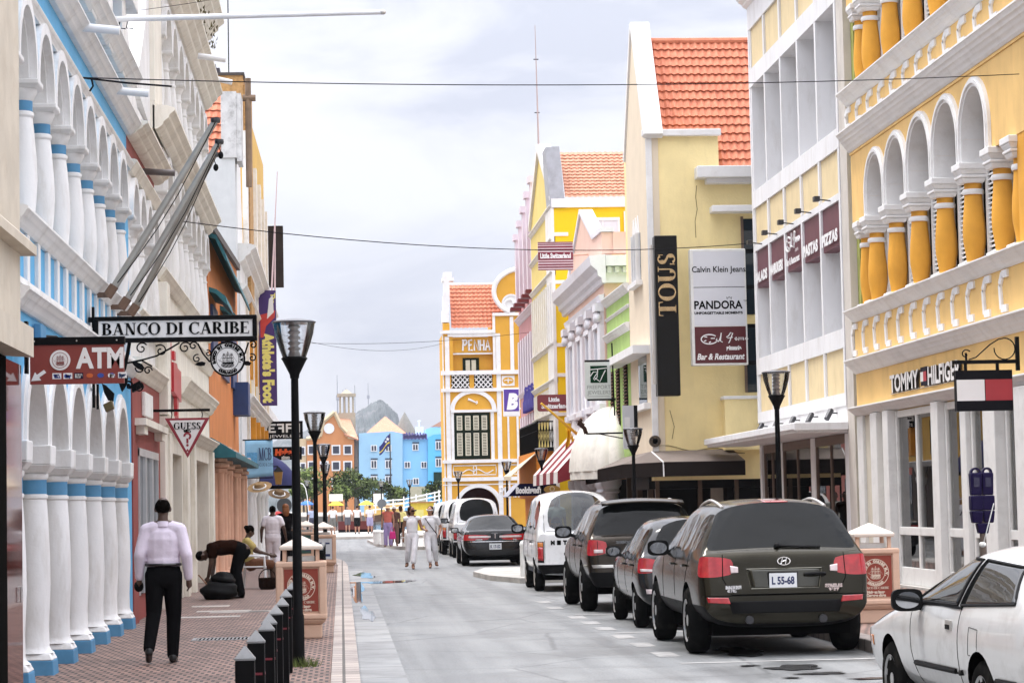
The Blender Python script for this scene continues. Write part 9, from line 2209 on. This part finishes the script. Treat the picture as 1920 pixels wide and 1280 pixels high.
x, y = onG(737, 1010, .125); t = thing('handbag', 'bright pink handbag held on the far kerb', 'bag', (1.98, 96.4, .6)); m = MB(); bx_, bz_ = onY(736, 1002, 96.2); m.frus(bx_, 96.2, bz_-.17, bz_+.13, .14, .06, .10, .05); m.build('pouch', mat('hot pink', (.62, .03, .22), .6), t, bevel=.03); m = MB(); m.tube([(bx_-.08, 96.2, bz_+.12), (bx_-.04, 96.2, bz_+.3), (bx_+.04, 96.2, bz_+.3), (bx_+.08, 96.2, bz_+.12)], .012, 5); m.build('strap', mat('hot pink', 0), t)
Q_ = [
 ('man in white tee and grey shorts on the quay beside the far lamps', 686, 999, 5, 'l', (.70, .70, .70), (.16, .16, .15), 'short'),
 ('man in a white vest and black shorts with the small dog on the quay', 670, 1001, -5, 'l', (.72, .72, .72), (.02, .02, .02), 'none'),
 ('man in striped white shirt and lilac shorts on the quay', 694, 1000, 3, 'l', (.68, .66, .68), (.32, .30, .48), 'short'),
 ('person in pale blue beside the bent white pole on the quay', 585, 990, 20, 'm', (.35, .40, .55), (.05, .05, .08), 'short'),
 ('person in white sitting place near the yellow parasol', 652, 985, 180, 'l', (.75, .75, .75), (.1, .1, .12), 'short'),
 ('person in red and white tee beyond the round sign', 524, 990, 180, 'l', (.5, .06, .06), (.3, .3, .3), 'short'),
]
xs = {2: 1}
for k, (lab, px, py, rz, skn, tc_, lc_, sl) in enumerate(Q_):
 if k == 0: px = 624.5; py = 1001
 x, y = onG(px, py, .12); y = min(y, 157); x = onY(px, py, y)[0]
 person(lab, (x, y, .12), R(rz), skn, h=1.72, girth=1.08, top=cloth('cloth '+str(tc_), tc_), sleeve=sl, legs=cloth('cloth '+str(lc_), lc_), leg_len='short', shoe=M_shoe, hair=M_hbr, hairstyle='short', vox=.026, face=False, group='strollers on the quay')
# passengers in the white van, person behind the cars
for k, (lab, dx, dy, tc_, hs) in enumerate((('passenger in a pale blue cap seen through the white van rear window', -.28, .62, (.45, .45, .5), 'short'), ('long haired passenger in white seen through the white van rear window', .16, .60, (.6, .6, .55), 'long'))):
 person(lab, (4.52+dx, 46.95+dy, .12), R(180), 'l', h=1.62, top=cloth('cloth '+str(tc_), tc_), sleeve='short', legs=M_btr, hair=M_hbr, hairstyle=hs, vox=.016, hat=(mat('blue cap', (.05, .07, .2), .8), .11) if k == 0 else None,
  J=dict(pel=(0, -.02, .58), bel=(0, -.03, .72), che=(0, -.04, .95), nec=(0, -.03, 1.12), hea=(0, -.0, 1.27), shL=(-.18, -.03, 1.05), elL=(-.24, .05, .82), wrL=(-.14, .2, .68), shR=(.18, -.03, 1.05), elR=(.24, .05, .82), wrR=(.14, .2, .68), hiL=(-.09, 0, .58), knL=(-.1, .38, .56), anL=(-.1, .40, .42), hiR=(.09, 0, .58), knR=(.1, .38, .56), anR=(.1, .40, .42)))
person('man in pale shirt standing between the saloon and the white van', (5.95, 66.5, .12), R(190), 'd', h=1.74, top=cloth('cloth pale', (.5, .5, .45)), sleeve='short', legs=M_btr, shoe=M_shoe, hair=M_hair, hairstyle='short', vox=.018)
person('man in dark shirt on the right pavement beside the white van', (6.5, 62.5, .12), R(200), 'd', h=1.74, top=M_bshirt, sleeve='short', legs=M_btr, shoe=M_shoe, hair=M_hair, hairstyle='short', vox=.018)
# small brown dog on the quay
dx_, dy_ = onY(682, 1001, 150)[0], 150
t = thing('dog', 'small brown dog on a lead on the quay', 'dog', (dx_, dy_, .12)); B = MB()
def d3(u, v, z): return (dx_+u, dy_+v, .12+z)
cap(B, d3(-.2, 0, .42), d3(.18, 0, .44), .10, .12); cap(B, d3(.2, 0, .48), d3(.30, 0, .62), .07, .06); B.ball(d3(.33, 0, .66), .08, .06, .065, 10, 7); cap(B, d3(.36, 0, .64), d3(.46, 0, .61), .04, .028); cap(B, d3(-.26, 0, .46), d3(-.40, 0, .58), .03, .015)
for u in (-.2, .16):
 for v in (-.06, .06): cap(B, d3(u, v, .38), d3(u+(-.05 if u < 0 else .01), v, .2), .05, .03); cap(B, d3(u+(-.05 if u < 0 else .01), v, .2), d3(u, v, .03), .03, .024); cap(B, d3(u, v, .03), d3(u+.05, v, .02), .024, .02)
for v in (-.05, .05): cap(B, d3(.30, v, .70), d3(.28, v*1.3, .63), .025, .015)
flesh(B, 'body', mat('dog brown', (.10, .035, .02), .8, var=.3), t, .014, 3)
